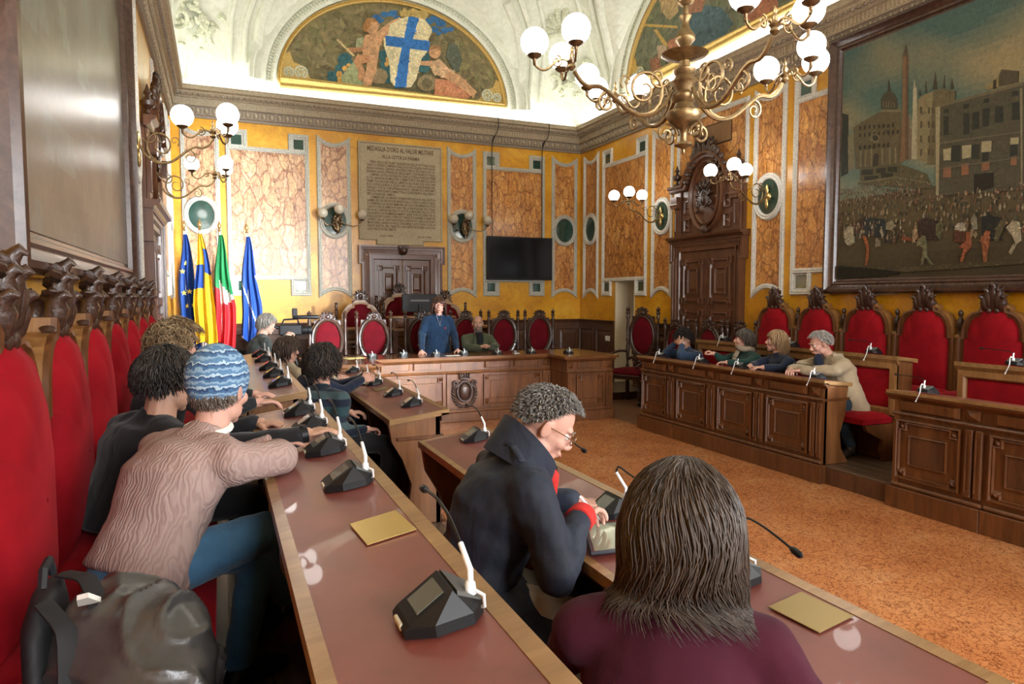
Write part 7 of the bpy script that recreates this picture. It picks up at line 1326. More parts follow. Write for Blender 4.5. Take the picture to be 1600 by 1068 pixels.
# ---- head (faces +y)
def build_head(fem):
    mb = MB(); j = .92 if fem else 1.0
    mb.ell((0, -.015, .030), (.074, .094, .086), 20, 14); mb.ell((0, .022, -.025), (.062*j, .068, .078), 18, 12); mb.ell((0, .040, -.082), (.043*j, .044, .030), 14, 10)
    mb.ell((0, .066, -.102), (.022*j, .020, .016), 10, 8); mb.ell((0, .070, .022), (.050, .020, .014), 12, 8)
    for s in (-1, 1):
        mb.ell((s*.036, .058, -.028), (.024, .026, .024), 10, 8); mb.ell((s*.050*j, .01, -.07), (.018, .04, .028), 10, 8)
        M_ = Matrix.Rotation(s*.35, 3, 'Z'); mb.ell((s*.079, -.006, -.008), (.008, .022, .032), 10, 8, M=M_); mb.ell((s*.084, -.012, .004), (.006, .014, .020), 8, 6, M=M_)
        mb.ell((s*.011, .096, -.036), (.009, .010, .007), 8, 6)
    mb.tube([(0, .078, .016), (0, .090, -.005), (0, .104, -.026), (0, .102, -.036)], [.008, .0095, .0125, .010], 10); mb.ell((0, .103, -.029), .0125, 10, 8)
    mb.ell((0, .083, -.062), (.026, .014, .007), 12, 6); mb.ell((0, .080, -.072), (.022, .014, .008), 12, 6)
    limb(mb, [(0, -.022, -.06), (0, -.030, -.15)], [.056 if not fem else .050, .058 if not fem else .052])
    return remeshed(mb, .0052, 2, .45)
HEADS = {True: build_head(True), False: build_head(False)}
# ---- hands (fingers +y, palm -z, thumb +x); curl in radians per joint
_hand = {}
def build_hand(curl, spread, thumb):
    k = (round(curl, 2), round(spread, 2), round(thumb, 2))
    if k in _hand: return _hand[k]
    mb = MB(); mb.ell((0, .046, 0), (.040, .052, .014), 14, 10); mb.ell((.020, .035, -.006), (.020, .034, .014), 10, 8); limb(mb, [(0, -.04, 0), (0, .015, 0)], [.025, .026])
    for x, L, s in ((-.031, .058, -1.5), (-.011, .073, -.5), (.011, .078, .4), (.031, .068, 1.3)):
        p = V((x, .082-abs(x)*.25, .002)); a = 0.0; pts = [p-V((0, .02, 0)), p]; sp = s*spread
        for q, l in enumerate((.46, .30, .24)):
            a += curl*(.9 if q == 0 else 1.1); d = V((math.sin(sp)*math.cos(a), math.cos(sp)*math.cos(a), -math.sin(a))); p = p+d*L*l; pts.append(p)
        limb(mb, pts, [.010, .0095, .0088, .0082, .0070], 8)
    p = V((.036, .025, -.006)); pts = [V((.018, .012, -.004)), p]; d = V((.75-thumb*.6, .62, -.18-thumb*.5)).normalized(); p = p+d*.036; pts.append(p)
    d = V((.45-thumb*.8, .85, -.25-thumb*.4)).normalized(); p = p+d*.028; pts.append(p); limb(mb, pts, [.014, .0125, .0105, .0085], 8)
    _hand[k] = remeshed(mb, .0045, 2, .45); return _hand[k]
M_EYE = plain('eye_white', (.75, .72, .68), .2); M_IRIS = plain('eye_dark', (.035, .022, .015), .15); M_LIP = plain('lip', (.42, .16, .13), .5)
def skin(name, c): return plain('skin_'+name, c, .48, 0, (.15, .002), .35, .10, 12)
SK = {'a': skin('fair', (.56, .33, .24)), 'b': skin('tan', (.50, .28, .19)), 'c': skin('rosy', (.60, .33, .25))}
def hairmat(name):
    m, nt, b, nd, lk = newmat(name); at = nd.new('ShaderNodeAttribute'); at.attribute_name = 'Col'; lk.new(at.outputs['Color'], b.inputs['Base Color'])
    b.inputs['Roughness'].default_value = .48; b.inputs['Specular IOR Level'].default_value = .40; return m
M_HAIR = hairmat('hair_strands')
SC, SR = V((0, -.014, .028)), V((.079, .099, .091))
def scalp_ok(d, line=.50, back=-.62, side=-.22):
    if d.y > .45: return d.z > line
    if d.y > -.05: t = (d.y+.05)/.5; return d.z > side+(line-side)*t
    return d.z > (back if d.y < -.5 else side+(back-side)*((-.05-d.y)/.45))
def hair(parent, M, cols, n=300, length=.06, lift=.35, grav=.5, curl=0.0, freq=6, r=.009, line=.5, back=-.62, side=-.22, seed=1, segs=6, part=None, push=None, crown=(0, -.25, .97), cap=1.035, sc=1.0, wave=0.0, mask=None, flat=.55, jit=.2):
    rnd = random.Random(seed); mb = MB(); base = V(cols[0])
    NU, NV = 36, 22
    def pt(i, j, k=cap):
        ph = -PI/2+PI*j/NV; a = 2*PI*i/NU; d = V((math.cos(ph)*math.cos(a), math.cos(ph)*math.sin(a), math.sin(ph))); return d, SC+V((d.x*SR.x, d.y*SR.y, d.z*SR.z))*k
    if cap:
        for j in range(NV):
            for i in range(NU):
                d = pt(i+.5, j+.5)[0]
                if scalp_ok(d, line, back, side) and (mask is None or mask(d)): mb.add([pt(i, j)[1], pt(i+1, j)[1], pt(i+1, j+1)[1], pt(i, j+1)[1]], [(0, 1, 2, 3)], 0, tuple(base*.75))
    down = M.to_3x3().inverted() @ V((0, 0, -1)); down.normalize(); crown = V(crown); crown.x += part or 0; crown.normalize(); k = 0; tries = 0
    while k < n and tries < n*12:
        tries += 1; z = rnd.uniform(-.8, 1); a = rnd.uniform(0, 2*PI); q = math.sqrt(1-z*z); d = V((q*math.cos(a), q*math.sin(a), z))
        if not scalp_ok(d, line, back, side) or (mask and not mask(d)): continue
        k += 1; p = SC+V((d.x*SR.x, d.y*SR.y, d.z*SR.z))*(cap or 1.0); nrm = V((d.x/SR.x, d.y/SR.y, d.z/SR.z)).normalized(); tg = d-crown*d.dot(crown)
        tg = tg.normalized() if tg.length > .05 else V((rnd.uniform(-1, 1), rnd.uniform(-1, 1), 0)).normalized()
        v = (nrm*lift+tg*(1-lift*.5)+V((rnd.uniform(-jit, jit), rnd.uniform(-jit, jit), rnd.uniform(-jit, jit)))).normalized(); L = length*rnd.uniform(.75, 1.15); st_ = L/segs; pts = [p]; phs = rnd.uniform(0, 6.3); e1 = v.orthogonal().normalized(); e2 = v.cross(e1); c = p
        for s_ in range(segs):
            v = (v+down*grav*(.45+s_*.12)).normalized(); c = c+v*st_; w = c-SC; e = math.sqrt((w.x/SR.x)**2+(w.y/SR.y)**2+(w.z/SR.z)**2); lim = (cap or 1.0)+.01+.035*rnd.random()
            if e < lim: c = SC+w*(lim/e)
            if c.z < .040 and c.y > .015 and abs(c.x) < .082: sg = 1 if d.x > 0 else -1; c.x = sg*(.083+.006*rnd.random()); c.y = min(c.y, .050); v.x = 0
            if push: c = push(c)
            off = V((0, 0, 0)); t = (s_+1)/segs
            if curl: off = (e1*math.cos(phs+t*freq)+e2*math.sin(phs+t*freq))*curl*min(1, t*2)
            if wave: off = off+(c-SC).cross(down).normalized()*wave*math.sin(a*2.0+phs*.12+t*freq)*t
            pts.append(c+off)
        cc = V(rnd.choice(cols))*rnd.uniform(.7, 1.25); R0 = r*rnd.uniform(.7, 1.2)
        mb.tube(pts, [R0*(.75+.25*math.sin(PI*min(1, i/segs*1.3)))*(1-.75*(i/segs)**3) for i in range(segs+1)], 4, 0, tuple(cc), True, False, flat)
    mb.v = [tuple(M @ V(p)) for p in mb.v]
    return obj('hair', mb, M_HAIR, parent, 'all')
def glasses(parent, M, mat):
    mb = MB()
    for s in (-1, 1):
        mb.tube([tuple(M @ V((s*.033+.022*math.cos(a), .098, .002+.018*math.sin(a)))) for a in [2*PI*i/14 for i in range(14)]], .0022, 5, closed=True)
        mb.tube([tuple(M @ V(p)) for p in ((s*.055, .097, .005), (s*.078, .05, .006), (s*.082, -.01, .004))], .002, 5)
    mb.tube([tuple(M @ V(p)) for p in ((-.011, .099, .006), (0, .102, .009), (.011, .099, .006))], .002, 5); obj('glasses', mb, mat, parent, 50)
class Person: pass
def person(label, floor, pel, chest, neck, head, fwd, look, arms, legs, top_mat, leg_mat, shoe_mat, sk='a', fem=False, bulk=1.0, vox=.013, hs=1.0, up=(0, 0, 1), fold=.006, hem=.10, sw=.185, seed=1, waist=1.0, ground=None):
    p = Person(); pel, chest, neck, head = map(V, (pel, chest, neck, head)); fw = V(fwd).normalized(); 
    root = thing('person', label, 'person', (pel.x, pel.y, floor)); O = V((pel.x, pel.y, floor)); p.root = root; p.O = O
    spine = (neck-pel).normalized(); side = fw.cross(V((0, 0, 1))).normalized(); fr = side.cross(spine) * -1
    if fr.dot(fw) < 0: fr = -fr
    sh = neck-spine*.075; S = {'R': sh+side*sw-spine*.022, 'L': sh-side*sw-spine*.022}; H = {'R': pel+side*.085, 'L': pel-side*.085}
    b = bulk; mbT = MB(); m1 = pel.lerp(chest, .5); up2 = chest.lerp(neck, .5)
    loft(mbT, [(pel-spine*hem, side*.175*b*waist, fr*.125*b*waist), (pel, side*.175*b*waist, fr*.125*b*waist), (m1, side*.158*b*waist, fr*.112*b*waist), (chest, side*.172*b, fr*.122*b), (up2, side*.165*b, fr*.105*b), (sh+spine*.02, side*.135, fr*.075*b), (neck-spine*.01, side*.066, fr*.062), (neck+spine*.015, side*.056, fr*.056)])
    mbB = MB(); loft(mbB, [(pel-spine*.05, side*.13, fr*.09), (m1, side*.12, fr*.08), (chest, side*.13, fr*.09), (up2, side*.12, fr*.07), (neck, side*.05, fr*.05)])
    limb(mbB, [neck-spine*.05, neck, head-spine*.05], [.055, .050, .048])
    parts_hand = []
    for sd in 'LR':
        if sd not in arms: continue
        el, wr, hd, pn, curl, th = arms[sd]; el, wr = V(el), V(wr); s0 = S[sd]
        s_in = sh.lerp(s0, .55)
        limb(mbT, [s_in, s0, s0.lerp(el, .5), el, el.lerp(wr, .5), wr], [.075*b, .066*b, .056*b, .049*b, .044*b, .036*b]); limb(mbB, [s_in, s0, el, wr], [.05, .045, .035, .024])
        f_ = V(hd).normalized(); un = -V(pn); r_, f_, u_ = frame(f_, un); rr = r_ if sd == 'L' else -r_
        M_ = Matrix(((rr.x, f_.x, u_.x, 0), (rr.y, f_.y, u_.y, 0), (rr.z, f_.z, u_.z, 0), (0, 0, 0, 1))); M_.translation = wr+f_*.02
        parts_hand.append((M_, build_hand(curl, .10, th), rr != r_))
    mbL = MB(); loft(mbL, [(pel-spine*.10, side*.15, fr*.12), (pel-spine*.02, side*.165, fr*.12), (pel+spine*.06, side*.155, fr*.11)])
    for sd in 'LR':
        if sd not in legs: continue
        kn, an = V(legs[sd][0]), V(legs[sd][1]); limb(mbL, [H[sd], H[sd].lerp(kn, .5), kn, kn.lerp(an, .4), an], [.092, .082, .064, .060, .050]); limb(mbB, [H[sd], kn, an], [.06, .045, .035])
    # clothing meshes
    def cloth(nm, mb, mat, vx, fold_):
        co, fs, no = remeshed(mb, vx, 4); 
        if fold_:
            for i in range(len(co)):
                q = co[i]; d = mnoise.noise(V((q[0]*9+seed*3, q[1]*9, q[2]*16)))*fold_+mnoise.noise(V((q[0]*24, q[1]*24+seed, q[2]*30)))*fold_*.4; co[i] = q+no[i]*d
        me = bpy.data.meshes.new(nm); me.from_pydata((co-np.array(O)).tolist(), [], fs); me.materials.append(mat); me.polygons.foreach_set('use_smooth', [True]*len(me.polygons)); o = obj(nm, me, None, root); return o
    p.top = cloth('top_garment', mbT, top_mat, vox, fold)
    if leg_mat is not None and legs: p.leg = cloth('trousers', mbL, leg_mat, vox*1.15, fold*.8)
    for sd in legs:
        kn, an, toe = [V(x) for x in legs[sd]]; d = (toe-an); d.z = 0; d.normalize(); r_ = d.cross(V((0, 0, 1))); z0 = toe.z
        mb = MB(); loft(mb, [(an-d*.05+V((0, 0, z0-an.z+.03)), r_*.030, V((0, 0, .03))), (an-d*.02+V((0, 0, z0-an.z+.045)), r_*.036, V((0, 0, .045))), (an+d*.05+V((0, 0, z0-an.z+.042)), r_*.040, V((0, 0, .042))), (an+d*.12+V((0, 0, z0-an.z+.032)), r_*.046, V((0, 0, .031))), (an+d*.17+V((0, 0, z0-an.z+.025)), r_*.042, V((0, 0, .024))), (an+d*.20+V((0, 0, z0-an.z+.02)), r_*.02, V((0, 0, .014)))], 14); limb(mb, [an+V((0, 0, .03)), an+V((0, 0, z0-an.z+.05))], [.046, .044])
        co, fs, no = remeshed(mb, .010, 2); me = bpy.data.meshes.new('shoe'); me.from_pydata((co-np.array(O)).tolist(), [], fs); me.materials.append(shoe_mat); me.polygons.foreach_set('use_smooth', [True]*len(me.polygons)); obj('shoe', me, None, root)
    # body: one mesh (trunk and limbs, head, hands)
    co, fs, no = remeshed(mbB, .016, 2); vs = (co-np.array(O)).tolist(); F = list(fs)
    r_, f_, u_ = frame(look, up); MH = mat4(r_, f_, u_, head-O, hs); p.M = MH
    hv, hf, _ = HEADS[fem]; b0 = len(vs); A = np.array(MH); vs += (hv @ A[:3, :3].T + A[:3, 3]).tolist(); F += [tuple(i+b0 for i in f) for f in hf]
    for M_, (hv, hf, _), mir in parts_hand:
        b0 = len(vs); A = np.array(M_); vs += (hv @ A[:3, :3].T + A[:3, 3]-np.array(O)).tolist(); F += [tuple(i+b0 for i in (f[::-1] if mir else f)) for f in hf]
    me = bpy.data.meshes.new('body'); me.from_pydata(vs, [], F); me.materials.append(SK[sk]); me.polygons.foreach_set('use_smooth', [True]*len(me.polygons)); body = obj('body', me, None, root); p.body = body
    for s in (-1, 1):
        mb = MB(); mb.ell(tuple(MH @ V((s*.032, .069, .000))), .0130*hs, 10, 8); e = obj('eye', mb, M_EYE, body, 'all'); mb = MB(); mb.ell(tuple(MH @ V((s*.032, .0775, -.001))), .0062*hs, 8, 6); obj('iris', mb, M_IRIS, body, 'all')
    mb = MB(); mb.ell((0, 0, 0), (.021, .005, .0065), 10, 6); mb.v = [tuple(MH @ (V(q)+V((0, .094, -.067)))) for q in mb.v]; obj('lips', mb, M_LIP, body, 'all')
    return p
def brows(p, col):
    for s in (-1, 1):
        mb = MB(); mb.tube([tuple(p.M @ V(q)) for q in ((s*.014, .089, .022), (s*.032, .088, .028), (s*.050, .078, .020))], [.0035, .0042, .002], 6, 0, col); obj('eyebrow', mb, M_HAIR, p.body, 'all')
def add(p, nm, mb, mat, smooth=50): mb.v = [tuple(V(q)-p.O) for q in mb.v]; return obj(nm, mb, mat, p.root, smooth)

BLK = fabric('black_knit', (.012, .012, .014)); DEN = fabric('blue_denim', (.048, .135, .24), .8, .35, 300, 6); DEND = fabric('dark_denim', (.018, .032, .045), .8, .3, 300, 6); CHAR = fabric('charcoal_cloth', (.016, .017, .020)); NAVY = fabric('navy_knit', (.012, .018, .040))
M_SHOE = plain('black_leather', (.010, .010, .011), .35); M_SHOEB = plain('brown_leather', (.045, .030, .022), .4)
R_ = 'R'; L_ = 'L'
GR = [(.20, .185, .165), (.14, .13, .115), (.27, .255, .235), (.10, .092, .082)]; BR = [(.055, .032, .020), (.085, .052, .034), (.035, .021, .014)]; DK = [(.018, .013, .010), (.032, .022, .017), (.012, .009, .008)]
BL_ = [(.34, .22, .115), (.44, .30, .17), (.26, .16, .08)]

# 1 man in navy coat, writing
COAT = fabric('navy_coat', (.020, .026, .042), .62, .25, 380, 3, .6, .03, .05)
p = person('man in dark navy trench coat with raised collar, bent over a tablet and writing', P1, (.74, 2.08, .74), (.83, 2.07, 1.00), (.92, 2.06, 1.18), (1.005, 2.05, 1.275), (1, -.08, 0), (.80, -.30, -.55),
    {'R': ((.895, 1.745, .885), (1.035, 1.885, .99), (.80, .58, .02), (.25, -.30, -.9), .62, .75), 'L': ((1.00, 2.33, .94), (1.15, 2.16, .965), (.8, -.45, -.1), (0, 0, -1), .5, .3)},
    {'R': ((1.12, 1.96, .60), (1.10, 1.98, .25), (1.25, 1.98, P1)), 'L': ((1.13, 2.18, .60), (1.10, 2.16, .25), (1.25, 2.16, P1))}, COAT, fabric('beige_trousers', (.40, .33, .23)), M_SHOEB, 'c', False, 1.22, .010, 1.0, fold=.010, hem=.06, seed=3)
hair(p.root, p.M, GR, 2000, .026, .22, .20, .003, 5, .0036, .60, -.50, .02, 4, 4, cap=1.07); brows(p, (.16, .13, .10)); glasses(p.root, p.M, plain('tortoise', (.16, .07, .025), .25))
mb = MB()                                                   # raised collar, leaning with the neck
n = 26; Pc = []; ax = V((.55, -.02, .83)).normalized(); e1 = V((.83, 0, -.55)); e2 = V((0, 1, 0)); c = V((.915, 2.06, 1.165))
for k in range(n+1):
    a = R(-150+300*k/n); w = .5+.5*math.cos(a*1.05); h = .028+.070*w; dx, dy = -math.cos(a), math.sin(a); r0, r1 = .085, .100+.012*w
    B0 = c+e1*dx*r0+e2*dy*r0*1.1-ax*.03; T0 = c+e1*dx*r1+e2*dy*r1*1.1+ax*h; Pc.append([tuple(B0), tuple(T0), tuple(T0+(e1*dx+e2*dy)*.012), tuple(c+(e1*dx+e2*dy)*(r0+.045)-ax*.035)])
mb.grid(Pc); add(p, 'coat_collar', mb, COAT, 60)
mb = MB(); mb.box(-.012, -.035, 0, .012, .045, .012, .004); mb.tf(0, Matrix.Translation((.845, 1.93, 1.205)) @ Matrix.Rotation(.45, 4, 'X')); add(p, 'shoulder_tab', mb, COAT); mb = MB(); mb.lathe([(.011, 0), (.011, .004), (.007, .006)], (.835, 1.985, 1.232), 10); add(p, 'button', mb, M_BLACK)
mb = MB()                                                   # skirt of the coat on the bench
loft(mb, [((.74, 2.06, .80), (0, .20, 0), (.15, 0, 0)), ((.76, 2.05, .70), (0, .24, .01), (.20, 0, .0)), ((.82, 2.03, .655), (0, .26, .02), (.24, 0, -.02))]); add(p, 'coat_skirt', mb, COAT, 70)
mb = MB(); mb.tube([(.955, 1.99, 1.15), (1.0, 2.02, 1.10), (1.01, 2.03, 1.03)], [.03, .035, .02], 8); add(p, 'red_scarf', mb, plain('red_wool', (.55, .02, .015), .8)); mb = MB(); mb.lathe([(.040, -.02), (.0475, -.016), (.046, .030), (.034, .034)], (0, 0, 0), 14); mb.tf(0, Matrix.Translation((1.048, 1.897, .990)) @ V((.74, .60, .12)).to_track_quat('Z', 'Y').to_matrix().to_4x4()); add(p, 'red_cuff', mb, plain('red_wool', (.55, .02, .015), .8))
mb = MB(); mb.tube([(1.165, 1.945, .945), (1.095, 1.985, 1.035)], [.003, .0045], 7); obj('stylus', mb, M_WHITE, None, 50, None, 'white stylus held in the writing hand over the tablet', 'stylus')

# 2 woman with long hair, maroon jumper, from behind
MAR = fabric('maroon_knit', (.050, .005, .015), .85, .15, 420, 3, .25, .02, .03)
p = person('woman with long wavy brown hair in a maroon jumper, seen from behind', P1, (.70, .98, .72), (.80, 1.07, .93), (.85, 1.125, 1.10), (.885, 1.155, 1.245), (.62, .78, 0), (.62, .78, -.12),
    {'R': ((1.02, .90, .88), (1.09, 1.20, .955), (.3, .95, 0), (0, 0, -1), .4, .2), 'L': ((.72, 1.36, .88), (.95, 1.52, .90), (.8, .5, 0), (0, 0, -1), .4, .2)},
    {'R': ((1.08, 1.02, .60), (1.05, 1.05, .25), (1.2, 1.1, P1)), 'L': ((1.05, 1.28, .60), (1.02, 1.3, .25), (1.2, 1.3, P1))}, MAR, CHAR, M_SHOE, 'a', True, 1.05, .010, .94, fold=.005, sw=.175, seed=6)
LB = [(.040, .025, .017), (.050, .033, .023), (.066, .047, .035), (.032, .020, .013), (.085, .064, .050)]
nkc, shc = p.M.inverted() @ (V((.85, 1.125, 1.08))-p.O), None
def push_long(c):
    w = p.M @ c + p.O; q = w-V((.82, 1.09, 1.02)); e = math.sqrt((q.x/.17)**2+(q.y/.17)**2+(q.z/.115)**2)
    if e < 1.0: w = V((.82, 1.09, 1.02))+q/e; return p.M.inverted() @ (w-p.O)
    return c
hair(p.root, p.M, LB, 6200, .226, .10, 1.10, .0010, 10, .0024, .50, -.80, -.50, 9, 11, .0, push_long, (.12, .55, .83), 1.10, wave=.020, flat=.7, jit=.07)

# 3 woman in blue knitted hat
KN = newmat('mauve_cable_knit'); m_, nt_, b_, nd_, lk_ = KN; mp_ = texc(nd_, lk_, (1, 1, .35), rot=(0, 0, R(52))); w_ = nd_.new('ShaderNodeTexWave'); w_.bands_direction = 'X'; w_.inputs['Scale'].default_value = 26; w_.inputs['Distortion'].default_value = 14; w_.inputs['Detail'].default_value = 2; lk_.new(mp_.outputs[0], w_.inputs[0])
r_n = ramp(nd_, lk_, w_.outputs[1], [(.1, (.33, .225, .20)), (.7, (.39, .275, .245))]); lk_.new(r_n.outputs[0], b_.inputs['Base Color']); b_.inputs['Roughness'].default_value = .9; bump(nd_, lk_, b_, w_.outputs[0], .35, .006); KNIT = m_
p = person('woman in blue striped knitted hat and mauve jumper leaning on the left desk', P2, (-.24, 2.31, .885), (-.15, 2.36, 1.13), (-.045, 2.43, 1.27), (-.005, 2.47, 1.395), (.75, .60, 0), (.62, .78, -.10),
    {'R': ((.175, 2.34, 1.175), (.17, 2.55, 1.165), (-.3, .95, .0), (0, 0, -1), .35, .2), 'L': ((-.05, 2.66, 1.08), (.16, 2.66, 1.165), (.8, -.2, 0), (0, 0, -1), .4, .2)},
    {'R': ((.125, 2.36, .93), (.20, 2.60, .60), (.32, 2.70, .52)), 'L': ((.10, 2.42, .85), (.03, 2.50, .44), (.15, 2.58, P2))}, KNIT, DEN, M_SHOE, 'c', True, 1.08, .011, 1.0, fold=.007, hem=.04, sw=.175, seed=8)
mb = MB(); HP = []
for j in range(15):
    t = j/14; ph = R(-34)+R(124)*t; rr = math.cos(ph)*(1+.06*math.sin(PI*t)); HP.append([tuple(p.M @ (SC+V((0, -.006, .008))+V((math.cos(a)*rr*.089, math.sin(a)*rr*.110, math.sin(ph)*.118)))) for a in [2*PI*k/28 for k in range(28)]])
mb.grid(HP, True); 
def hatmat():
    m, nt, b, nd, lk = newmat('striped_blue_knit'); mp = texc(nd, lk); n = noisen(nd, lk, mp, 120, 2, .5); n2 = noisen(nd, lk, mp, 40, 3, .6)
    sx = nd.new('ShaderNodeSeparateXYZ'); lk.new(mp.outputs[0], sx.inputs[0]); ad = nd.new('ShaderNodeMath'); ad.operation = 'MULTIPLY_ADD'; ad.inputs[1].default_value = 26; lk.new(sx.outputs[2], ad.inputs[0]); lk.new(n2.outputs[0], ad.inputs[2])
    fr = nd.new('ShaderNodeMath'); fr.operation = 'FRACT'; lk.new(ad.outputs[0], fr.inputs[0]); r = ramp(nd, lk, fr.outputs[0], [(.0, (.06, .14, .28)), (.22, (.03, .07, .17)), (.36, (.42, .56, .66)), (.52, (.10, .21, .36)), (.78, (.24, .38, .52))]); r.color_ramp.interpolation = 'CONSTANT'
    lk.new(r.outputs[0], b.inputs['Base Color']); b.inputs['Roughness'].default_value = .9; bump(nd, lk, b, n.outputs[0], .7, .006); return m
obj('knitted_hat', mb, hatmat(), p.root, 'all')
hair(p.root, p.M, [(.16, .12, .09), (.11, .08, .06), (.22, .18, .15)], 500, .028, .10, 1.0, .003, 5, .0035, 2, -.85, -.6, 4, 5, mask=lambda d: d.z < -.38 and d.y < .2, cap=1.0)
mb = MB(); mb.tube([tuple(V((-.045, 2.43, 1.275))+V((math.cos(a)*.066, math.sin(a)*.062, .012*math.sin(a)))) for a in [2*PI*k/16 for k in range(16)]], .012, 7, closed=True); add(p, 'white_collar', mb, M_PAPER)

# 4 dark-haired person in black beside her
p = person('short dark-haired person in black beside the woman in the knitted hat', P2, (-.36, 2.98, .90), (-.30, 2.98, 1.12), (-.235, 2.98, 1.255), (-.195, 3.0, 1.375), (.8, .5, 0), (.66, .72, -.12),
    {'R': ((.02, 2.74, 1.14), (.255, 2.63, 1.185), (.95, .2, .12), (0, 0, -1), .35, .2), 'L': ((-.12, 3.3, 1.05), (.12, 3.24, 1.14), (.9, -.3, 0), (0, 0, -1), .4, .2)},
    {'R': ((.10, 2.86, .90), (.12, 2.9, .46), (.26, 2.93, P2)), 'L': ((.06, 3.10, .86), (.10, 3.12, .46), (.24, 3.15, P2))}, BLK, CHAR, M_SHOE, 'b', False, 1.1, .012, 1.05, seed=11)
hair(p.root, p.M, DK+[(.05, .045, .042)], 2400, .040, .12, .8, .003, 5, .0032, .50, -.66, -.30, 5, 5, cap=1.15)
mb = MB(); mb.lathe([(.036, 0), (.036, .024)], (0, 0, 0), 14); mb.tf(0, Matrix.Translation((.262, 2.632, 1.186)) @ V((.95, .2, .12)).to_track_quat('Z', 'Y').to_matrix().to_4x4()); mb.box(.262, 2.615, 1.215, .286, 2.65, 1.225, .003); add(p, 'wristwatch', mb, M_BLACK)

# 5 curly blonde further along the left wall
p = person('person with curly blonde hair further along the left row', P2, (-.34, 3.95, .90), (-.30, 3.95, 1.16), (-.25, 3.95, 1.33), (-.215, 3.97, 1.45), (.8, .5, 0), (.72, .62, 0),
    {'R': ((-.05, 3.72, 1.10), (.14, 3.80, 1.15), (.9, .2, 0), (0, 0, -1), .4, .2), 'L': ((-.10, 4.22, 1.08), (.14, 4.14, 1.15), (.9, -.2, 0), (0, 0, -1), .4, .2)},
    {'R': ((.08, 3.86, .88), (.06, 3.88, .46), (.2, 3.9, P2)), 'L': ((.08, 4.04, .88), (.06, 4.04, .46), (.2, 4.05, P2))}, CHAR, CHAR, M_SHOE, 'c', True, 1.0, .014, 1.0, seed=12)
hair(p.root, p.M, [(.26, .17, .085), (.36, .25, .13), (.18, .11, .055)], 700, .075, .60, .20, .014, 11, .005, .50, -.70, -.35, 3, 9, cap=1.05)

# 6 cameraman
GRYJ = fabric('grey_green_jacket', (.055, .065, .062)); 
p = person('grey-haired cameraman in dark grey jacket looking into the video camera', 0, (.38, 8.72, .84), (.42, 8.76, 1.09), (.47, 8.80, 1.25), (.525, 8.83, 1.385), (.9, .2, 0), (.92, .18, -.30),
    {'R': ((.56, 8.55, 1.02), (.72, 8.72, 1.22), (.7, .5, .5), (.3, .6, -.6), .7, .5), 'L': ((.58, 9.02, 1.02), (.74, 8.98, 1.22), (.7, -.5, .5), (.3, -.6, -.6), .7, .5)},
    {'R': ((.44, 8.64, .44), (.36, 8.62, .08), (.5, 8.62, 0)), 'L': ((.44, 8.84, .44), (.36, 8.84, .08), (.5, 8.86, 0))}, GRYJ, CHAR, M_SHOE, 'a', False, 1.12, .014, 1.0, seed=13)
hair(p.root, p.M, [(.30, .27, .23), (.22, .20, .17), (.38, .35, .31)], 700, .075, .08, 1.2, .003, 5, .0055, .55, -.72, -.35, 6, 6, cap=1.08)

# 7 brown-haired woman in cream
p = person('brown-haired woman in cream jacket at the far end of the lower left desk', P1, (.62, 6.62, .74), (.60, 6.62, .94), (.565, 6.61, 1.09), (.565, 6.62, 1.225), (.9, .3, 0), (.93, .30, -.12),
    {'R': ((.78, 6.42, .88), (.98, 6.56, .94), (.9, .2, 0), (0, 0, -1), .4, .2), 'L': ((.80, 6.82, .88), (1.0, 6.74, .94), (.9, -.2, 0), (0, 0, -1), .4, .2)},
    {'R': ((1.02, 6.53, .62), (1.0, 6.54, .25), (1.15, 6.55, P1)), 'L': ((1.02, 6.72, .62), (1.0, 6.72, .25), (1.15, 6.72, P1))}, fabric('cream_jacket', (.46, .38, .27)), CHAR, M_SHOE, 'c', True, 1.0, .014, .98, seed=14)
hair(p.root, p.M, BR, 700, .11, .08, 1.3, .003, 5, .0055, .52, -.80, -.50, 7, 8, cap=1.08)

# 8 person in navy with clasped hands
p = person('brown-haired person in navy with clasped hands, half hidden on the lower left bench', P1, (.60, 5.90, .74), (.66, 5.88, .96), (.73, 5.86, 1.10), (.775, 5.86, 1.205), (.95, .1, 0), (.85, .5, -.1),
    {'R': ((.92, 5.70, .93), (1.09, 5.82, 1.00), (.9, .35, .25), (.2, .9, -.3), .8, .5), 'L': ((.94, 6.08, .93), (1.10, 5.93, 1.00), (.9, -.35, .25), (.2, -.9, -.3), .8, .5)},
    {'R': ((1.02, 5.80, .64), (1.0, 5.8, .25), (1.15, 5.8, P1)), 'L': ((1.02, 5.98, .64), (1.0, 5.98, .25), (1.15, 5.98, P1))}, NAVY, NAVY, M_SHOE, 'c', True, .98, .013, .98, seed=15)
hair(p.root, p.M, BR, 600, .09, .1, 1.1, .006, 5, .0055, .5, -.75, -.4, 8, 7, cap=1.08)

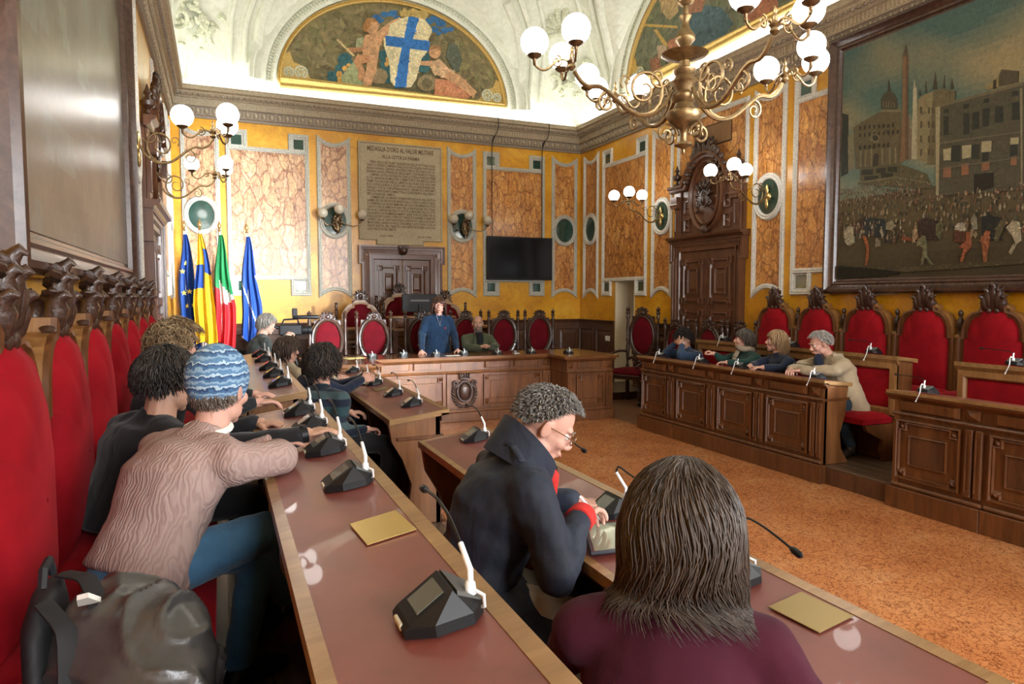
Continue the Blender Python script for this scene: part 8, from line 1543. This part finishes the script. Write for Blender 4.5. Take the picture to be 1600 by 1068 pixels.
# 9 curly dark-haired young person in striped jumper
STR = fabric('striped_jumper', (.03, .05, .06), .85, .2, 300, 4, .4, .02, .1, ('Z', 5.4, [(0, (.018, .045, .055)), (.3, (.008, .013, .028)), (.55, (.045, .075, .082)), (.8, (.012, .02, .035))]))
p = person('young person with thick dark curly hair in a striped dark teal jumper, seen from behind', P1, (.60, 4.78, .74), (.62, 4.84, .94), (.655, 4.92, 1.085), (.665, 4.96, 1.235), (.8, .6, 0), (.62, .78, 0),
    {'R': ((.70, 4.56, .80), (.88, 4.66, .80), (.95, .25, -.1), (0, 0, -1), .9, .7), 'L': ((.62, 5.20, .84), (.85, 5.16, .84), (.9, -.2, 0), (0, 0, -1), .5, .3)},
    {'R': ((1.06, 4.66, .68), (1.04, 4.66, .25), (1.18, 4.68, P1)), 'L': ((1.0, 5.0, .66), (1.0, 5.0, .25), (1.15, 5.02, P1))}, STR, BLK, M_SHOE, 'c', False, 1.0, .012, 1.0, seed=16)
hair(p.root, p.M, DK+[(.05, .034, .024)], 1100, .095, .60, .38, .011, 9, .0058, .48, -.72, -.40, 10, 9, cap=1.10)

# 10 standing woman in blue
BLUE = fabric('petrol_blue_knit', (.005, .021, .052), .85, .2, 300)
p = person('standing woman with glasses in a dark blue jumper leaning on the presidium desk', .12, (2.93, 9.72, .97), (2.93, 9.68, 1.27), (2.935, 9.64, 1.46), (2.935, 9.60, 1.595), (-.12, -1, 0), (-.22, -.97, -.02),
    {'R': ((2.69, 9.64, 1.19), (2.62, 9.40, .955), (-.3, -.85, -.35), (0, .1, -1), .25, .1), 'L': ((3.18, 9.64, 1.19), (3.15, 9.42, .955), (.1, -.9, -.3), (0, .1, -1), .25, .1)},
    {'R': ((2.85, 9.72, .55), (2.85, 9.74, .20), (2.83, 9.6, .12)), 'L': ((3.02, 9.72, .55), (3.02, 9.74, .20), (3.03, 9.6, .12))}, BLUE, CHAR, M_SHOE, 'c', True, 1.2, .012, 1.04, seed=17, hem=.16, sw=.160)
hair(p.root, p.M, [(.060, .024, .013), (.085, .036, .020), (.04, .016, .010)], 900, .19, .05, 1.8, .003, 5, .0045, .40, -.85, -.62, 11, 10, cap=1.04); glasses(p.root, p.M, plain('red_glasses', (.25, .02, .02), .3)); brows(p, (.05, .025, .015))
mb = MB(); mb.tube([tuple(V((2.93+s*.055*(1-abs(s)*.2), 9.545-.012*(1-abs(s)), 1.45-.13*(1-abs(s))))) for s in (-1, -.66, -.33, 0, .33, .66, 1)], .003, 5); mb.ell((2.93, 9.522, 1.305), .011, 8, 6); add(p, 'necklace', mb, plain('silver', (.45, .43, .40), .3, .9))
mb = MB(); mb.ell((3.01, 9.525, 1.26), (.013, .006, .013), 8, 6); add(p, 'red_pin', mb, plain('red_pin', (.55, .03, .03), .4))

# 11 bald man in green jacket
GRN = fabric('olive_tweed', (.070, .080, .042), .85, .3, 200)
p = person('bald bearded man in olive green jacket sitting with clasped hands at the presidium', .12, (3.60, 9.88, .72), (3.59, 9.76, .98), (3.58, 9.70, 1.165), (3.565, 9.66, 1.315), (-.1, -1, 0), (-.28, -.95, -.06),
    {'R': ((3.34, 9.58, .97), (3.48, 9.36, .975), (.55, -.4, .25), (.5, 0, -.5), .9, .6), 'L': ((3.83, 9.58, .97), (3.64, 9.36, .975), (-.55, -.4, .25), (-.5, 0, -.5), .9, .6)},
    {'R': ((3.48, 9.42, .66), (3.48, 9.5, .2), (3.48, 9.35, .12)), 'L': ((3.68, 9.42, .66), (3.68, 9.5, .2), (3.68, 9.35, .12))}, GRN, CHAR, M_SHOE, 'b', False, 1.12, .012, 1.0, seed=18)
BE = [(.16, .13, .105), (.26, .23, .20), (.09, .07, .055)]
rb = random.Random(3); mb = MB()
for k in range(260):
    a = rb.uniform(-1.15, 1.15); z = rb.uniform(-.115, -.045) if abs(a) > .35 else rb.uniform(-.118, -.082); q = V((math.sin(a)*.060, .022+math.cos(a)*.066*(1.0 if z > -.1 else .8), z)); d = V((math.sin(a)*.3, .35, -.8)).normalized(); mb.tube([tuple(p.M @ q), tuple(p.M @ (q+d*.016))], [.0055, .002], 5, 0, BE[k % 3])
for k in range(40): a = rb.uniform(-.4, .4); q = V((math.sin(a)*.055, .092-abs(a)*.02, -.052)); mb.tube([tuple(p.M @ q), tuple(p.M @ (q+V((math.sin(a)*.01, .003, -.008))))], [.005, .002], 5, 0, BE[k % 3])
obj('beard', mb, M_HAIR, p.root, 'all'); brows(p, (.07, .05, .04))
mb = MB(); loft(mb, [((3.585, 9.655, 1.0), (.045, 0, 0), (0, -.018, .0)), ((3.583, 9.625, 1.10), (.055, 0, 0), (0, -.03, 0)), ((3.578, 9.68, 1.195), (.058, 0, 0), (0, -.058, 0)), ((3.575, 9.69, 1.235), (.055, 0, 0), (0, -.055, 0))]); mb.tf(0, Matrix.Translation((0, -.035, -.02))); add(p, 'black_roll_neck', mb, BLK, 60)
for s in (-1, 1):
    mb = MB(); mb.prism([(0, 0), (s*.06, .03), (s*.075, .10), (s*.02, .23), (s*.005, .10)], -.006, .006); mb.tf(0, Matrix.Translation((3.585+s*.035, 9.60, .96)) @ Matrix.Rotation(-.25, 4, 'X')); add(p, 'lapel', mb, GRN)

# 12 curly-haired person on the right with hand on face
p = person('curly dark-haired person in denim-blue jacket hiding the face behind a hand', P1, (5.62, 7.22, .74), (5.57, 7.22, .93), (5.53, 7.22, 1.05), (5.49, 7.22, 1.155), (-1, -.1, 0), (-.80, -.35, -.45),
    {'R': ((5.36, 7.42, .98), (5.40, 7.28, 1.10), (.1, -.6, .6), (.7, .2, .2), .5, .3), 'L': ((5.30, 7.02, .98), (5.37, 7.10, 1.09), (-.1, .55, .7), (.85, .1, -.2), .45, .2)},
    {'R': ((5.42, 7.32, .64), (5.42, 7.32, .25), (5.3, 7.32, P1)), 'L': ((5.42, 7.12, .64), (5.42, 7.12, .25), (5.3, 7.12, P1))}, fabric('denim_jacket', (.030, .055, .105)), CHAR, M_SHOE, 'b', False, 1.08, .014, .98, seed=19)
hair(p.root, p.M, DK, 700, .065, .8, .12, .013, 11, .0055, .42, -.72, -.38, 12, 8, cap=1.08)

# 13 woman with scarf
SCF = fabric('beige_scarf', (.36, .29, .21), .9, .2, 200)
p = person('woman in dark green cardigan with beige scarf, one hand raised, on the right', P1, (5.64, 6.12, .74), (5.59, 6.14, .97), (5.56, 6.16, 1.10), (5.54, 6.17, 1.225), (-1, .2, 0), (-.80, .58, .02),
    {'R': ((5.42, 6.40, .97), (5.36, 6.42, 1.03), (-.5, .6, .35), (-.2, .2, -.9), .8, .5), 'L': ((5.40, 5.96, .97), (5.28, 6.1, .97), (-.6, .7, 0), (0, 0, -1), .5, .3)},
    {'R': ((5.42, 6.22, .64), (5.42, 6.22, .25), (5.3, 6.22, P1)), 'L': ((5.42, 6.02, .64), (5.42, 6.02, .25), (5.3, 6.02, P1))}, fabric('dark_green_cardigan', (.010, .040, .032)), CHAR, M_SHOE, 'c', True, 1.05, .014, 1.0, seed=20)
hair(p.root, p.M, [(.085, .068, .055), (.12, .10, .085), (.055, .042, .034)], 700, .10, .06, 1.5, .003, 5, .005, .50, -.78, -.42, 13, 7, cap=1.05); brows(p, (.09, .07, .05))
mb = MB(); mb.tube([tuple(V((5.555, 6.16, 1.115))+V((math.cos(a)*.082, math.sin(a)*.080, -.015*math.cos(a)+.012*math.sin(3*a)))) for a in [2*PI*k/18 for k in range(18)]], .034, 8, closed=True); mb.tube([(5.49, 6.20, 1.09), (5.455, 6.22, 1.02), (5.45, 6.22, .93)], [.04, .045, .035], 8, flat=.6); add(p, 'scarf', mb, SCF)

# 14 blonde woman
p = person('woman with shoulder-length blonde hair in navy top, third along the right bench', P1, (5.64, 5.62, .74), (5.60, 5.64, .97), (5.57, 5.66, 1.105), (5.545, 5.68, 1.235), (-1, .3, 0), (-.78, .60, .05),
    {'R': ((5.42, 5.86, .96), (5.30, 5.78, .965), (-.7, -.4, 0), (0, 0, -1), .4, .2), 'L': ((5.42, 5.46, .96), (5.30, 5.56, .965), (-.7, .4, 0), (0, 0, -1), .4, .2)},
    {'R': ((5.42, 5.72, .64), (5.42, 5.72, .25), (5.3, 5.72, P1)), 'L': ((5.42, 5.54, .64), (5.42, 5.54, .25), (5.3, 5.54, P1))}, NAVY, CHAR, M_SHOE, 'c', True, 1.0, .014, .98, seed=21)
hair(p.root, p.M, BL_, 800, .14, .06, 1.5, .003, 5, .005, .50, -.85, -.55, 14, 9, cap=1.06); brows(p, (.2, .13, .08))

# 15 old man in beige coat
BEI = fabric('beige_coat', (.40, .315, .205), .7, .18, 300, 3, .5, .03)
p = person('old white-haired man in beige coat leaning on the near end of the right desk', P1, (5.66, 4.86, .74), (5.63, 4.93, .98), (5.58, 5.00, 1.13), (5.52, 5.07, 1.245), (-.9, .35, 0), (-.86, .32, -.36),
    {'R': ((5.45, 5.24, 1.0), (5.26, 5.18, .985), (-.6, -.5, -.1), (0, 0, -1), .55, .3), 'L': ((5.42, 4.78, 1.0), (5.28, 5.03, .985), (-.6, .6, -.05), (0, 0, -1), .55, .3)},
    {'R': ((5.40, 5.02, .62), (5.42, 5.02, .27), (5.3, 5.04, P1)), 'L': ((5.45, 4.74, .60), (5.58, 4.72, .28), (5.46, 4.70, P1))}, BEI, DEND, M_SHOEB, 'c', False, 1.25, .012, 1.02, seed=22, hem=.16, fold=.009)
hair(p.root, p.M, [(.42, .40, .37), (.52, .50, .47), (.32, .30, .28)], 700, .038, .15, .4, .002, 4, .0045, .66, -.6, -.22, 15, 5, cap=1.04); brows(p, (.3, .28, .25))
mb = MB(); mb.tube([(5.50, 5.06, 1.13), (5.475, 5.04, 1.08), (5.47, 5.02, 1.02)], [.03, .05, .04], 10); add(p, 'dark_scarf', mb, NAVY)
mb = MB()
for k in range(17):
    a = R(-150+300*k/16)
    pass
Pc = []
for k in range(19):
    a = R(-130+260*k/18); dx, dy = math.cos(a)*.9+math.sin(a)*.0, math.sin(a); c = V((5.585, 4.99, 1.115)); Pc.append([tuple(c+V((dx*.075, dy*.08, .03))), tuple(c+V((dx*.11, dy*.115, .035))), tuple(c+V((dx*.145, dy*.15, -.035)))])
mb.grid(Pc); add(p, 'coat_collar', mb, BEI, 60)

# ---- backpack on the left seats
t = thing('backpack', 'slumped dark grey shiny backpack on the red seat at the lower left', 'bag', (-.235, 1.66, P2+.462)); t.scale = (.88, .88, .88)
PK = plain('shiny_grey_nylon', (.048, .046, .046), .36, 0, (.4, .01), .8, .3, 9, coat=.1); PB = plain('matt_black_webbing', (.010, .010, .012), .7)
mb = MB(); loft(mb, [((-.10, .15, .22), (.02, .13, 0), (.05, 0, .06)), ((-.06, .10, .20), (.03, .17, 0), (.09, 0, .10)), ((.02, .02, .15), (.04, .19, 0), (.12, 0, .14)), ((.10, -.07, .11), (.05, .17, 0), (.11, 0, .11)), ((.16, -.15, .08), (.05, .13, 0), (.08, 0, .08)), ((.19, -.20, .06), (.03, .08, 0), (.04, 0, .05))]); mb.ell((.19, -.02, .06), (.07, .12, .06), 12, 8); mb.ell((-.02, .02, .08), (.13, .20, .08), 14, 10)
co, fs, no = remeshed(mb, .010, 4)
for i in range(len(co)):
    q = co[i]; w = q[0]*.75-q[1]*.65; l = q[0]*.65+q[1]*.75; n1 = mnoise.noise(V((w*5, l*5, q[2]*6))); d = (1-abs(math.sin(l*20+w*6+4.5*n1)))**2*.020*(.4+abs(mnoise.noise(V((w*6+9, l*6, q[2]*5))))*1.6)+n1*.012-.004; co[i] = q+no[i]*d; co[i][2] = max(co[i][2], .002)
me = bpy.data.meshes.new('sack'); me.from_pydata(co.tolist(), [], fs); me.materials.append(PK); me.polygons.foreach_set('use_smooth', [True]*len(me.polygons)); obj('sack', me, None, t)
mb = MB(); loft(mb, [((-.14, .10, .02), (.0, .16, 0), (.035, 0, 0)), ((-.15, .10, .12), (0, .17, 0), (.045, 0, 0)), ((-.155, .11, .22), (0, .15, 0), (.045, 0, 0)), ((-.15, .12, .29), (0, .10, 0), (.03, 0, 0))]); co, fs, no = remeshed(mb, .012, 3); me = bpy.data.meshes.new('back_panel'); me.from_pydata(co.tolist(), [], fs); me.materials.append(PB); me.polygons.foreach_set('use_smooth', [True]*len(me.polygons)); obj('back_panel', me, None, t)
for pts in (((-.14, .02, .29), (-.08, -.06, .25), (-.07, -.12, .14), (-.08, -.16, .05), (-.06, -.22, .01)), ((-.13, .18, .30), (-.06, .10, .31), (-.02, .0, .26), (-.05, -.06, .17))):
    P_ = [V(q) for q in pts]; pp = []
    for i in range(len(P_)-1):
        for k in range(4): pp.append(P_[i].lerp(P_[i+1], k/4))
    pp.append(P_[-1]); pp = [pp[0]]+[(pp[i-1]+pp[i]*2+pp[i+1])/4 for i in range(1, len(pp)-1)]+[pp[-1]]
    mb = MB(); mb.tube(pp, .024, 6, flat=.22); obj('strap', mb, PB, t, 60)
mb = MB(); mb.tube([(-.15, .06, .31), (-.15, .08, .35), (-.15, .14, .355), (-.15, .17, .31)], .011, 6); obj('grab_handle', mb, PB, t, 50)
mb = MB(); mb.prism([(0, 0), (.05, .01), (.03, .06), (.005, .05)], -.006, .006); mb.tf(0, Matrix.Translation((-.07, .02, .275)) @ Matrix.Rotation(.9, 4, 'X')); obj('white_cloth', mb, M_PAPER, t)
